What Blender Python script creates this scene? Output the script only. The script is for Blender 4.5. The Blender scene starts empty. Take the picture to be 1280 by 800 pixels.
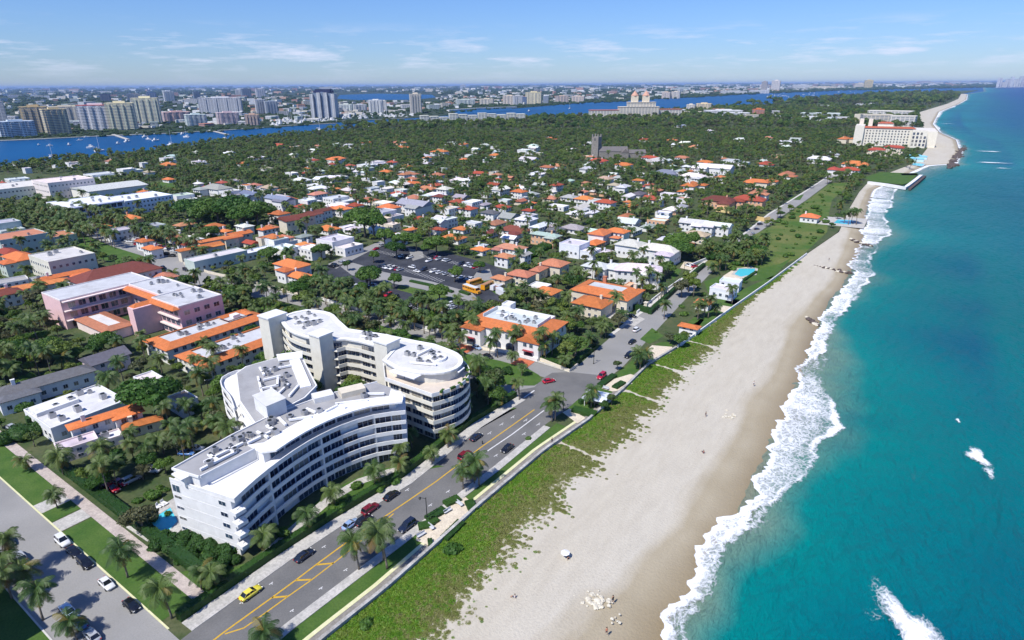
import bpy, math, random
import numpy as np
from mathutils import Matrix, Vector
R_ = math.radians
rnd = random.Random(7)
C = bpy.context.scene.collection
HAZE, EXPO = 3.0e-5, .15
# ------------------------------------------------------------------ camera survey: photo pixel -> place on the ground (metres; x east, y north)
F, H, HC = 770., 95., 106.
ROLL = math.atan2(7., 1280.)
PITCH = math.atan((400 - HC) / F)
YAW = R_(35)
def warp(px, py):
    hp = 101 + (13.5 * ((640 - px) / 640) ** 1.3 if px < 640 else 3.2 * ((px - 640) / 640) ** 2)
    hm = HC - (px - 640) * math.tan(ROLL)
    return py + (hm - hp) * max(0, min(1, (230 - py) / 130.))
def G(px, py, z=0.):
    py = warp(px, py)
    x, y = px - 640, 400 - py
    c, s = math.cos(ROLL), math.sin(ROLL)
    x, y = x * c + y * s, y * c - x * s
    d = (x, F * math.cos(PITCH) + y * math.sin(PITCH), -F * math.sin(PITCH) + y * math.cos(PITCH))
    dz = min(d[2], -0.6)
    t = (z - H) / dz
    x, y = d[0] * t, d[1] * t
    return (x * math.cos(YAW) - y * math.sin(YAW), x * math.sin(YAW) + y * math.cos(YAW))
def mpp(px, py, z=0.):
    e, n = G(px, py, z)
    return math.sqrt(e * e + n * n + (H - z) ** 2) / F
def L(*pts, z=0.):
    return [G(p[0], p[1], z) for p in pts]
def lin(*c):
    return tuple(((v / 255) / 12.92 if v <= 10 else (((v / 255) + .055) / 1.055) ** 2.4) for v in c)
# ------------------------------------------------------------------ mesh builder
class MB:
    def __init__(s): s.v = []; s.f = []; s.m = []
    def face(s, pts, m=0):
        b = len(s.v); s.v += [tuple(p) for p in pts]; s.f.append(tuple(range(b, b + len(pts)))); s.m.append(m)
    def box(s, x0, x1, y0, y1, z0, z1, m=0, rot=0, bottom=True):
        cx, cy = (x0 + x1) / 2, (y0 + y1) / 2
        c, n = math.cos(rot), math.sin(rot)
        P = []
        for (x, y) in ((x0, y0), (x1, y0), (x1, y1), (x0, y1)):
            dx, dy = x - cx, y - cy
            P.append((cx + dx * c - dy * n, cy + dx * n + dy * c))
        s.prism(P, z0, z1, m, bottom)
    def prism(s, P, z0, z1, m=0, bottom=True, mt=None):
        n = len(P); b = len(s.v)
        if area(P) < 0: P = P[::-1]
        s.v += [(p[0], p[1], z0) for p in P] + [(p[0], p[1], z1) for p in P]
        s.f.append(tuple(range(b + n, b + 2 * n))); s.m.append(m if mt is None else mt)
        if bottom: s.f.append(tuple(range(b + n - 1, b - 1, -1))); s.m.append(m)
        for i in range(n):
            j = (i + 1) % n
            s.f.append((b + i, b + j, b + n + j, b + n + i)); s.m.append(m)
    def tube(s, pts, rad, n=6, m=0, cap=True):
        rings = []
        for i, p in enumerate(pts):
            p = Vector(p)
            d = Vector(pts[min(i + 1, len(pts) - 1)]) - Vector(pts[max(i - 1, 0)])
            d.normalize()
            a = d.cross(Vector((0, 0, 1))) if abs(d.z) < .95 else d.cross(Vector((1, 0, 0)))
            a.normalize(); bb = d.cross(a)
            r = rad[i] if isinstance(rad, (list, tuple)) else rad
            b = len(s.v)
            for k in range(n):
                t = 2 * math.pi * k / n
                s.v.append(tuple(p + a * (r * math.cos(t)) + bb * (r * math.sin(t))))
            rings.append(b)
        for q in range(len(rings) - 1):
            for k in range(n):
                k2 = (k + 1) % n
                s.f.append((rings[q] + k, rings[q] + k2, rings[q + 1] + k2, rings[q + 1] + k)); s.m.append(m)
        if cap:
            s.f.append(tuple(rings[-1] + k for k in range(n))); s.m.append(m)
            s.f.append(tuple(rings[0] + n - 1 - k for k in range(n))); s.m.append(m)
    def blob(s, c, r, sub=1, m=0, jit=0., rg=rnd):
        vs, fs = ICO[sub]
        b = len(s.v)
        if not isinstance(r, (tuple, list)): r = (r, r, r)
        for v in vs:
            k = 1 + rg.uniform(-jit, jit)
            s.v.append((c[0] + v[0] * r[0] * k, c[1] + v[1] * r[1] * k, c[2] + v[2] * r[2] * k))
        for f in fs: s.f.append(tuple(b + i for i in f)); s.m.append(m)
    def mesh(s, name, mats, smooth=False):
        me = bpy.data.meshes.new(name); me.from_pydata(s.v, [], s.f)
        for m in (mats if isinstance(mats, (list, tuple)) else [mats]): me.materials.append(m)
        if any(s.m): me.polygons.foreach_set('material_index', s.m)
        if smooth: me.polygons.foreach_set('use_smooth', [True] * len(s.f))
        me.update(); return me
    def build(s, name, mats, parent=None, smooth=False, color=None, loc=None):
        o = bpy.data.objects.new(name, s.mesh(name, mats, smooth)); C.objects.link(o)
        if parent: o.parent = parent
        if color: o.color = (*color, 1)
        if loc: o.location = loc
        return o
def ico(sub):
    t = (1 + 5 ** .5) / 2
    v = [Vector(p).normalized() for p in ((-1, t, 0), (1, t, 0), (-1, -t, 0), (1, -t, 0), (0, -1, t), (0, 1, t), (0, -1, -t), (0, 1, -t), (t, 0, -1), (t, 0, 1), (-t, 0, -1), (-t, 0, 1))]
    f = [(0, 11, 5), (0, 5, 1), (0, 1, 7), (0, 7, 10), (0, 10, 11), (1, 5, 9), (5, 11, 4), (11, 10, 2), (10, 7, 6), (7, 1, 8), (3, 9, 4), (3, 4, 2), (3, 2, 6), (3, 6, 8), (3, 8, 9), (4, 9, 5), (2, 4, 11), (6, 2, 10), (8, 6, 7), (9, 8, 1)]
    for _ in range(sub):
        mid = {}; nf = []
        def md(a, b):
            k = (min(a, b), max(a, b))
            if k not in mid: v.append(((v[a] + v[b]) / 2).normalized()); mid[k] = len(v) - 1
            return mid[k]
        for a, b, c in f:
            x, y, z = md(a, b), md(b, c), md(c, a); nf += [(a, x, z), (b, y, x), (c, z, y), (x, y, z)]
        f = nf
    return [tuple(p) for p in v], f
ICO = [ico(0), ico(1), ico(2)]
def area(P):
    return sum(P[i][0] * P[(i + 1) % len(P)][1] - P[(i + 1) % len(P)][0] * P[i][1] for i in range(len(P))) / 2
def tag(o, label=None, cat=None, group=None, kind=None):
    if label: o['label'] = label
    if cat: o['category'] = cat
    if group: o['group'] = group
    if kind: o['kind'] = kind
    return o
def empty(name, loc=(0, 0, 0), rz=0, **k):
    o = bpy.data.objects.new(name, None); C.objects.link(o); o.location = loc; o.rotation_euler = (0, 0, rz); o.empty_display_size = .5
    return tag(o, **k)
def inst(name, me, parent=None, loc=(0, 0, 0), rz=0, sc=(1, 1, 1), color=None):
    o = bpy.data.objects.new(name, me); C.objects.link(o)
    if parent: o.parent = parent
    o.location = loc; o.rotation_euler = (0, 0, rz); o.scale = sc
    if color: o.color = (*color, 1)
    return o
def offset_poly(P, d):
    """inset a counter-clockwise polygon, one distance per edge"""
    n = len(P)
    if not isinstance(d, (list, tuple)): d = [d] * n
    lines = []
    for i in range(n):
        a, b = P[i], P[(i + 1) % n]
        l = math.hypot(b[0] - a[0], b[1] - a[1]); nx, ny = -(b[1] - a[1]) / l, (b[0] - a[0]) / l
        lines.append(((a[0] + nx * d[i], a[1] + ny * d[i]), ((b[0] - a[0]) / l, (b[1] - a[1]) / l)))
    out = []
    for i in range(n):
        (p, u), (q, w) = lines[i - 1], lines[i]
        den = u[0] * w[1] - u[1] * w[0]
        if abs(den) < .03: out.append(q)
        else:
            t = ((q[0] - p[0]) * w[1] - (q[1] - p[1]) * w[0]) / den
            out.append((p[0] + u[0] * t, p[1] + u[1] * t))
    return out
def ccw(P): return P if area(P) > 0 else P[::-1]
def resample(P, step):
    out = [P[0]]
    for a, b in zip(P[:-1], P[1:]):
        l = math.dist(a, b); n = max(1, int(round(l / step)))
        out += [(a[0] + (b[0] - a[0]) * k / n, a[1] + (b[1] - a[1]) * k / n) for k in range(1, n + 1)]
    return out
def side(P, d):
    """polyline shifted sideways (positive: to the left of its direction)"""
    out = []
    for i in range(len(P)):
        a, b = P[max(i - 1, 0)], P[min(i + 1, len(P) - 1)]
        l = math.dist(a, b) or 1
        out.append((P[i][0] - (b[1] - a[1]) / l * d, P[i][1] + (b[0] - a[0]) / l * d))
    return out
# ------------------------------------------------------------------ materials
class NT:
    def __init__(s, name):
        s.m = bpy.data.materials.new(name); s.m.use_nodes = True; s.t = s.m.node_tree; s.b = s.t.nodes['Principled BSDF']
        s.out = s.t.nodes['Material Output']
    def n(s, k, **p):
        nd = s.t.nodes.new('ShaderNode' + k)
        for a, v in p.items():
            if isinstance(getattr(nd, a, None), (int, float, str, bool)) or hasattr(nd, a): setattr(nd, a, v)
        return nd
    def l(s, a, b): s.t.links.new(a, b)
    def noise(s, scale, detail=4, rough=.55, co=None, dist=0):
        nd = s.n('TexNoise'); nd.inputs['Scale'].default_value = scale; nd.inputs['Detail'].default_value = detail
        nd.inputs['Roughness'].default_value = rough; nd.inputs['Distortion'].default_value = dist
        s.l(co or s.pos(), nd.inputs['Vector']); return nd.outputs['Fac']
    def pos(s):
        if not hasattr(s, '_g'): s._g = s.n('NewGeometry')
        return s._g.outputs['Position']
    def objco(s):
        if not hasattr(s, '_o'): s._o = s.n('TexCoord')
        return s._o.outputs['Object']
    def mp(s, v, lo, hi, a=0., b=1.):
        nd = s.n('MapRange'); s.l(v, nd.inputs[0])
        for i, x in enumerate((lo, hi, a, b)): nd.inputs[i + 1].default_value = x
        return nd.outputs[0]
    def mix(s, f, a, b, bt='MIX'):
        nd = s.n('Mix', data_type='RGBA', blend_type=bt)
        for sock, v in ((nd.inputs[0], f), (nd.inputs[6], a), (nd.inputs[7], b)):
            if isinstance(v, (int, float)): sock.default_value = v
            elif isinstance(v, tuple): sock.default_value = (*v[:3], 1)
            else: s.l(v, sock)
        return nd.outputs[2]
    def math(s, op, a, b=None, c=None):
        nd = s.n('Math', operation=op)
        for i, v in enumerate((a, b, c)):
            if v is None: continue
            if isinstance(v, (int, float)): nd.inputs[i].default_value = v
            else: s.l(v, nd.inputs[i])
        return nd.outputs[0]
    def ramp(s, v, stops):
        nd = s.n('ValToRGB'); e = nd.color_ramp.elements
        while len(e) < len(stops): e.new(.5)
        for i, (p, c) in enumerate(stops): e[i].position = p; e[i].color = (*c, 1)
        s.l(v, nd.inputs[0]); return nd.outputs[0]
    def attr(s, name):
        return s.n('Attribute', attribute_name=name)
    def bump(s, h, strength=.3, dist=.1):
        nd = s.n('Bump'); nd.inputs['Strength'].default_value = strength; nd.inputs['Distance'].default_value = dist
        s.l(h, nd.inputs['Height']); s.l(nd.outputs[0], s.b.inputs['Normal'])
    def color(s, c):
        if isinstance(c, tuple): s.b.inputs['Base Color'].default_value = (*c, 1)
        else: s.l(c, s.b.inputs['Base Color'])
    def fin(s, rough=.8, spec=.3, **k):
        s.b.inputs['Roughness'].default_value = rough; s.b.inputs['Specular IOR Level'].default_value = spec
        for a, v in k.items(): s.b.inputs[a.replace('_', ' ')].default_value = v
        return s.m
def mat_noise(name, c1, c2, scale=.5, rough=.9, spec=.2, fine=None, bump=0, co='pos', fs=.5):
    t = NT(name); P = t.pos() if co == 'pos' else t.objco()
    n = t.mp(t.noise(scale, 5, .6, co=P), .35, .65)
    c = t.mix(n, c1, c2)
    if fine:
        c = t.mix(t.math('MULTIPLY', t.mp(t.noise(fine, 3, .6, co=P), .4, .7), fs), c, tuple(v * .55 for v in c1))
    t.color(c)
    if bump: t.bump(t.noise((fine or scale) * 1.3, 3, co=P), .5, bump)
    return t.fin(rough, spec)
def mat_obj(name, rough=.8, spec=.3, var=.12, scale=.4, bump=None, dirt=.25):
    """colour comes from the object, with mottling"""
    t = NT(name); oi = t.n('ObjectInfo')
    n = t.mp(t.noise(scale, 5, .65), .3, .7, 1 - var, 1 + var)
    nd = t.n('VectorMath', operation='SCALE'); t.l(oi.outputs['Color'], nd.inputs[0]); t.l(n, nd.inputs['Scale'])
    d = t.mp(t.noise(scale * .35, 6, .7, dist=.6), .55, .75, 0, dirt)
    c = t.mix(d, nd.outputs[0], (.18, .16, .14))
    t.color(c)
    if bump == 'tile':
        w = t.n('TexWave', wave_type='BANDS', bands_direction='DIAGONAL'); w.inputs['Scale'].default_value = 2.2; w.inputs['Distortion'].default_value = 0
        t.l(t.pos(), w.inputs['Vector'])
        n2 = t.noise(3, 3)
        c2 = t.mix(t.mp(n2, .35, .75, 0, .45), c, t.mix(.5, c, (.10, .03, .015)))
        t.l(c2, t.b.inputs['Base Color'])
        t.bump(w.outputs['Fac'], .5, .08)
    return t.fin(rough, spec)
def mat_leaf(name, cols, rough=.55, spec=.3, scale=.6):
    t = NT(name); oi = t.n('ObjectInfo')
    r = t.math('ADD', t.math('MULTIPLY', oi.outputs['Random'], .75), t.math('MULTIPLY', t.mp(t.noise(scale, 4, .6), .3, .7), .25))
    c = t.ramp(r, [(i / (len(cols) - 1), tuple(v * 1.18 for v in k)) for i, k in enumerate(cols)])
    t.color(c)
    m = t.fin(rough, spec)
    tr = t.n('BsdfTranslucent'); t.l(c, tr.inputs[0]); mx = t.n('MixShader'); mx.inputs[0].default_value = .28
    t.l(t.b.outputs[0], mx.inputs[1]); t.l(tr.outputs[0], mx.inputs[2]); t.l(mx.outputs[0], t.out.inputs['Surface'])
    return m
M = {}
M['leaf'] = mat_leaf('leaf', [(.024, .058, .014), (.045, .100, .020), (.078, .140, .026), (.140, .195, .040), (.052, .088, .028), (.120, .115, .050)])
M['leaf_light'] = mat_leaf('leaf_light', [(.085, .140, .022), (.120, .180, .030), (.160, .200, .045), (.095, .150, .030)])
M['leaf_olive'] = mat_leaf('leaf_olive', [(.080, .090, .040), (.110, .115, .055), (.070, .095, .045), (.140, .125, .060)])
M['leaf_near'] = mat_leaf('leaf_near', [(.026, .070, .014), (.050, .122, .020), (.098, .175, .030), (.042, .100, .022)])
M['palm'] = mat_leaf('palm_leaf', [(.035, .078, .020), (.058, .110, .026), (.105, .150, .036), (.048, .090, .026)], spec=.4)
M['palm_old'] = mat_leaf('palm_old_leaf', [(.20, .16, .04), (.14, .13, .03), (.16, .10, .04)])
M['hedge'] = mat_leaf('hedge_leaf', [(.020, .060, .014), (.030, .080, .016), (.042, .100, .018)])
M['dune'] = mat_leaf('dune_leaf', [(.07, .17, .012), (.10, .22, .016), (.14, .23, .025), (.15, .19, .04)], scale=.12)
M['dune_dry'] = mat_leaf('dune_dry_leaf', [(.13, .18, .03), (.17, .20, .05), (.21, .21, .08), (.15, .20, .035)], scale=.12)
M['trunk'] = mat_noise('trunk', (.16, .13, .10), (.24, .20, .16), 2)
M['ground'] = mat_noise('ground', (.045, .080, .026), (.105, .115, .055), .12, fine=1.1)
M['far_ground'] = mat_noise('far_ground', (.020, .045, .022), (.050, .065, .035), .004, fine=.05)
M['lawn'] = mat_noise('lawn', (.050, .115, .020), (.085, .150, .032), .18, fine=2.5, bump=.05)
M['lawn_dry'] = mat_noise('lawn_dry', (.060, .130, .020), (.165, .175, .055), .045, fine=.9)
M['asphalt'] = mat_noise('asphalt', (.135, .135, .134), (.190, .188, .184), .08, fine=2.6, fs=.3)
M['asphalt_old'] = mat_noise('asphalt_old', (.25, .248, .24), (.31, .305, .295), .05, fine=3., fs=.22)
M['asphalt_dark'] = mat_noise('asphalt_dark', (.034, .038, .050), (.066, .071, .085), .1, fine=1.2)
M['concrete'] = mat_noise('concrete', (.42, .41, .38), (.56, .54, .50), .35, fine=2)
M['kerb'] = mat_noise('kerb', (.5, .49, .46), (.6, .58, .54), .5)
M['cream_path'] = mat_noise('cream_path', (.62, .54, .42), (.72, .64, .50), .5, fine=3)
M['yellow_kerb'] = mat_noise('yellow_coping', (.60, .60, .33), (.68, .66, .42), .8)
M['paint_white'] = mat_noise('road_paint_white', (.7, .7, .7), (.55, .55, .55), 1.5)
M['paint_yellow'] = mat_noise('road_paint_yellow', (.62, .38, .03), (.50, .30, .04), 1.5)
M['gravel'] = mat_noise('gravel', (.34, .28, .22), (.45, .40, .33), 1, fine=3)
M['stone'] = mat_noise('stone', (.22, .205, .185), (.32, .30, .27), .6, fine=2, bump=.1)
M['rock'] = mat_noise('rock', (.55, .50, .40), (.72, .68, .56), 1.2, bump=.1, fine=3)
M['rock_dark'] = mat_noise('rock_dark', (.08, .065, .06), (.14, .11, .10), .6, bump=.1, fine=3)
M['stucco'] = mat_obj('stucco', .85, .2, .08, .5, dirt=.10)
M['tile'] = mat_obj('roof_tile', .8, .2, .16, .8, bump='tile', dirt=.22)
M['membrane'] = mat_obj('roof_membrane', .8, .25, .12, .25, dirt=.45)
M['paint'] = mat_obj('car_paint', .25, .6, .02, .5, dirt=0)
M['paint'].node_tree.nodes['Principled BSDF'].inputs['Coat Weight'].default_value = .6
M['cloth'] = mat_obj('cloth', .9, .1, .05, 3, dirt=0)
t = NT('glass'); t.color(t.ramp(t.n('ObjectInfo').outputs['Random'], [(0, (.008, .014, .035)), (.45, (.02, .04, .09)), (.7, (.05, .085, .13)), (.82, (.02, .03, .05)), (.93, (.22, .21, .19)), (1, (.34, .32, .28))])); M['glass'] = t.fin(.08, .8)
t = NT('car_glass'); t.color((.012, .015, .02)); M['car_glass'] = t.fin(.06, .9)
t = NT('rubber'); t.color((.02, .02, .02)); M['rubber'] = t.fin(.7, .2)
t = NT('metal'); t.color(t.mix(t.noise(2), (.35, .36, .37), (.5, .5, .51))); M['metal'] = t.fin(.4, .5, Metallic=.5)
t = NT('dark_metal'); t.color((.02, .025, .025)); M['dark_metal'] = t.fin(.5, .4)
t = NT('lamp_glass'); t.color((.8, .8, .75)); M['lamp_glass'] = t.fin(.2, .5)
t = NT('red_lens'); t.color((.4, .01, .01)); M['red_lens'] = t.fin(.2, .6)
t = NT('pool_water'); t.color(t.mix(t.noise(.6, 3), (.05, .50, .62), (.12, .62, .72))); t.bump(t.noise(3, 2), .3, .1); M['pool'] = t.fin(.06, .5)
def mat_facade(name, wall, glass, fh=3.4, bw=9.0):
    t = NT(name); sep = t.n('SeparateXYZ'); t.l(t.objco(), sep.inputs[0])
    hz = t.math('ADD', sep.outputs[0], sep.outputs[1])
    a = t.math('LESS_THAN', t.math('PINGPONG', t.math('DIVIDE', hz, bw), .5), .41)
    b = t.math('LESS_THAN', t.math('FRACT', t.math('DIVIDE', sep.outputs[2], fh)), .52)
    nz = t.n('SeparateXYZ'); t.l(t._g.outputs['Normal'] if hasattr(t, '_g') else t.n('NewGeometry').outputs['Normal'], nz.inputs[0])
    w = t.math('LESS_THAN', t.math('ABSOLUTE', nz.outputs[2]), .3)
    f = t.math('MULTIPLY', t.math('MULTIPLY', a, b), w)
    oi = t.n('ObjectInfo')
    c = t.mix(f, t.mix(t.mp(t.noise(.05, 4), .3, .7, 0, .25), oi.outputs['Color'], (.3, .3, .32)), glass)
    t.color(c); return t.fin(.6, .3)
M['facade'] = mat_facade('facade', None, (.16, .19, .24))
# foliage of the far shore reads as one mass
M['far_leaf'] = mat_leaf('far_leaf', [(.022, .055, .020), (.036, .074, .026), (.056, .090, .032)], scale=.02)
# ------------------------------------------------------------------ the shore, each line as east(north)
def coast(pts, z=0., ext=(-400, 60000)):
    q = sorted(((G(x, y, z)[1], G(x, y, z)[0]) for x, y in pts))
    n = np.array([a for a, _ in q]); e = np.array([b for _, b in q])
    s0 = (e[3] - e[0]) / (n[3] - n[0])
    n = np.concatenate([[n[0] - 600], n]); e = np.concatenate([[e[0] - 600 * s0], e])
    return n, e
def at(cv, n): return np.interp(n, cv[0], cv[1])
WALL = coast([(405, 800), (480, 740), (542, 685), (595, 637), (680, 565), (735, 527), (780, 487), (810, 457), (855, 430), (917, 385), (960, 355), (1005, 321), (1050, 290), (1062, 262), (1075, 240), (1085, 229),
              (1112, 216), (1146, 203), (1160, 185), (1162, 168), (1150, 152), (1150, 140), (1184, 130), (1198, 124), (1202, 117), (1215, 114.5)])
VEG = coast([(572, 760), (600, 730), (640, 682), (692, 632), (715, 602), (745, 578), (772, 556), (790, 532), (812, 512), (822, 500), (837, 482), (862, 457), (890, 438), (907, 412), (922, 393), (945, 368)])
VEG2 = coast([(960, 360), (1004, 322), (1034, 290), (1038, 268), (1042, 250), (1057, 234), (1066, 229)])
SHORE = coast([(820, 800), (832, 767), (865, 740), (872, 704), (876, 689), (890, 683), (896, 668), (922, 647), (931, 623), (934, 612), (952, 578), (965, 550), (981, 520), (983, 501), (996, 475), (1003, 452), (1010, 428), (1022, 400),
               (1037, 374), (1054, 359), (1060, 344), (1062, 332), (1076, 308), (1080, 284), (1087, 250), (1092, 238), (1112, 228), (1158, 207), (1192, 205), (1200, 190), (1195, 175), (1175, 166), (1166, 155), (1174, 140), (1197, 131), (1208, 125), (1209, 118), (1236, 114.5)], -1.)
WET = coast([(690, 800), (709, 788), (745, 745), (769, 735), (800, 690), (846, 655), (856, 625), (890, 580), (920, 539), (926, 499), (960, 475), (972, 449), (984, 410), (1005, 385), (1039, 351), (1046, 325), (1063, 284), (1080, 241), (1100, 226), (1150, 205)], -.4)
FOAM = coast([(860, 800), (880, 772), (903, 730), (912, 716), (950, 700), (1003, 680), (990, 650), (1009, 623), (1024, 599), (1044, 572), (1074, 524), (1068, 501), (1062, 475), (1068, 456), (1057, 430), (1052, 400),
              (1084, 378), (1082, 365), (1108, 347), (1092, 325), (1104, 310), (1132, 291), (1117, 272), (1138, 252), (1131, 240), (1160, 222), (1200, 212), (1215, 190), (1205, 176), (1184, 166), (1170, 155), (1180, 140), (1202, 131), (1212, 125), (1213, 118), (1240, 114.5)], -1.)
BRK = coast([(852, 800), (868, 768), (880, 735), (895, 700), (905, 680), (925, 655), (945, 640), (1000, 600), (1017, 565), (1050, 531), (1045, 509), (1027, 482), (1019, 464), (1027, 437), (1040, 400),
             (1060, 380), (1075, 362), (1090, 345), (1088, 325), (1096, 303), (1112, 290), (1105, 272), (1114, 252), (1118, 240)], -1.)
rng = np.random.default_rng(5)
def grid_mesh(name, X, Y, Z, mat, attrs=None, smooth=True, kind='structure', label=None):
    nu, nv = X.shape
    co = np.stack([X, Y, Z], -1).reshape(-1, 3)
    i = np.arange(nu * nv).reshape(nu, nv)
    q = np.stack([i[:-1, :-1], i[:-1, 1:], i[1:, 1:], i[1:, :-1]], -1).reshape(-1, 4)
    me = bpy.data.meshes.new(name); me.vertices.add(len(co)); me.vertices.foreach_set('co', co.astype('f').ravel())
    me.loops.add(q.size); me.loops.foreach_set('vertex_index', q.astype('i').ravel()); me.polygons.add(len(q))
    me.polygons.foreach_set('loop_start', np.arange(0, q.size, 4, dtype='i'))
    me.polygons.foreach_set('use_smooth', np.full(len(q), smooth)); me.materials.append(mat)
    for k, a in (attrs or {}).items():
        me.attributes.new(k, 'FLOAT', 'POINT').data.foreach_set('value', a.astype('f').ravel())
    me.update(calc_edges=True)
    # face up
    if me.polygons[0].normal.z < 0: me.flip_normals()
    o = bpy.data.objects.new(name, me); C.objects.link(o); return tag(o, kind=kind, label=label)
NS = np.concatenate([np.arange(-150, 700, 3.), np.arange(700, 1600, 8.), np.arange(1600, 7000, 60.), [7000, 9000, 14000, 22000, 36000, 60000, 90000]])
# ---- water
t = NT('sea'); a = t.attr('dist'); nz = t.noise(.012, 4, .6); nz2 = t.noise(.0022, 3, .5)
d = t.math('ADD', a.outputs['Fac'], t.math('MULTIPLY', t.math('SUBTRACT', nz, .5), 46.))
lg = t.math('DIVIDE', t.math('LOGARITHM', t.math('ADD', t.math('MAXIMUM', d, 0.), 10.), 10.), 4.)
c = t.ramp(lg, [(.25, (.19, .215, .155)), (.345, (.11, .23, .185)), (.40, (.0, .190, .182)), (.49, (.0, .140, .165)), (.56, (.0, .078, .145)), (.64, (.0, .036, .140)), (.80, (.0, .020, .140)), (1., (.0, .018, .12))])
c = t.mix(t.math('MULTIPLY', t.mp(nz2, .42, .62, 0, .6), t.mp(a.outputs['Fac'], 60., 260., 1., 0.)), c, (.0, .085, .085))
c = t.mix(t.mp(t.noise(.006, 5, .6, dist=1.), .55, .7, 0, .4), c, (.0, .05, .11))
t.color(c)
mpn = t.n('Mapping'); mpn.inputs['Rotation'].default_value = (0, 0, R_(20)); mpn.inputs['Scale'].default_value = (1, .35, 1); t.l(t.pos(), mpn.inputs[0])
h = t.math('ADD', t.noise(.45, 5, .65, co=mpn.outputs[0]), t.math('MULTIPLY', t.noise(.06, 3, .5, co=mpn.outputs[0]), 2.5))
wv_ = t.n('TexWave', wave_type='BANDS', bands_direction='X'); wv_.inputs['Scale'].default_value = .055; wv_.inputs['Distortion'].default_value = 7.; wv_.inputs['Detail'].default_value = 4.; wv_.inputs['Detail Scale'].default_value = 1.6; t.l(mpn.outputs[0], wv_.inputs['Vector'])
h = t.math('ADD', h, t.math('MULTIPLY', wv_.outputs['Fac'], .30))
t.bump(h, 1., 1.7); M['sea'] = t.fin(.32, .07)
t = NT('lagoon_water'); t.color(t.mix(t.mp(t.noise(.004, 4), .35, .65), (.000, .055, .165), (.000, .075, .21)))
t.bump(t.noise(.3, 3, .6), .4, .4); M['lagoon'] = t.fin(.4, .08)
DS = np.array([-9, -4, 0, 3, 6, 10, 14, 18, 23, 28, 34, 40, 48, 56, 66, 78, 92, 110, 130, 155, 185, 220, 270, 340, 430, 560, 750, 1000, 1500, 2400, 4000, 8000, 16000, 30000, 60000, 90000.])
sm = lambda a, k: np.convolve(np.pad(a, k, 'edge'), np.ones(2 * k + 1) / (2 * k + 1), 'valid')
sh = at(SHORE, NS); shs = sh
wid = np.clip(at(FOAM, NS) - sh, 8, 40); wid = sm(wid, 3)
X = sh[:, None] + DS[None, :]; Y = np.repeat(NS[:, None], len(DS), 1)
dist = np.where(DS[None, :] <= 0, 0, DS[None, :]) * (25 / wid[:, None]) ** np.where(DS[None, :] < 60, 1., 0.)
grid_mesh('ocean', X, Y, np.full(X.shape, -1.), M['sea'], {'dist': dist})
WE = np.array([-9, -400, -3000, -90000.])
X = np.where(WE[None, :] == -9, sh[:, None] - 9, WE[None, :] + 0 * sh[:, None]); X[:, 1] = np.minimum(X[:, 1], X[:, 0] - 20)
grid_mesh('lagoon', X[:, ::-1], Y[:, :4], np.full(X.shape, -1.), M['lagoon'])
# ---- beach
t = NT('sand'); a = t.attr('wet').outputs['Fac']
mpn = t.n('Mapping'); mpn.inputs['Scale'].default_value = (1, .22, 1); mpn.inputs['Rotation'].default_value = (0, 0, R_(-6)); t.l(t.pos(), mpn.inputs[0])
w = t.math('ADD', a, t.math('MULTIPLY', t.math('SUBTRACT', t.noise(.10, 5, .6, co=mpn.outputs[0]), .5), .9))
dry = t.mix(t.mp(t.noise(.5, 5, .65, co=mpn.outputs[0]), .35, .7), (.515, .475, .39), (.45, .41, .332))
dry = t.mix(t.mp(t.noise(.07, 3, .5, co=mpn.outputs[0]), .4, .7, 0, .5), dry, (.54, .51, .44))
foot = t.mp(t.math('ADD', t.noise(2.2, 3, .7), t.math('MULTIPLY', t.math('SUBTRACT', t.noise(.04, 3), .5), .35)), .56, .68, 0, .22); dry = t.mix(foot, dry, (.28, .24, .19))
wet = t.mix(t.mp(t.noise(.06, 4), .3, .7), (.335, .285, .195), (.40, .35, .255))
wet = t.mix(t.mp(a, 1.05, 1.9), wet, (.26, .205, .12))
f = t.mp(w, .36, .74); t.color(t.mix(f, dry, wet)); t.l(t.mp(w, .9, 1.7, .85, .45), t.b.inputs['Roughness'])
t.bump(t.math('ADD', t.noise(1.6, 4, .7), t.math('MULTIPLY', t.noise(.3, 4, .6, co=mpn.outputs[0]), 2.)), .9, .2); t.b.inputs['Specular IOR Level'].default_value = .2; M['sand'] = t.m
NB = NS[NS < 7200]; k = 34
u = np.linspace(0, 1, k)
w0 = at(WALL, NB) - .6; s1 = at(SHORE, NB) + 7
X = w0[:, None] + (s1 - w0)[:, None] * u; Y = np.repeat(NB[:, None], k, 1)
shb = at(SHORE, NB)[:, None]; we = at(WET, NB)[:, None]; we = np.where(NB[:, None] > 620, shb - 6, we)
wetv = np.clip(1 + (X - we) / np.maximum(shb - we, 3) , 0, 2.2) * .5 + np.where(X > we, .5, 0) * 0
wetv = np.where(X < we, np.clip(1 + (X - we) / 8, 0, 1) * .5, .5 + np.clip((X - we) / np.maximum(shb - we, 2), 0, 1.3) * 1.3)
Z = np.where(X < shb - 18, .02, .02 - (X - (shb - 18)) / 18 * 1.0)
Z += np.sin(X * .35 + Y * .05) * .05 + rng.normal(0, .03, X.shape); Z[:, 0] = -.05
grid_mesh('beach', X, Y, Z, M['sand'], {'wet': wetv})
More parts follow.
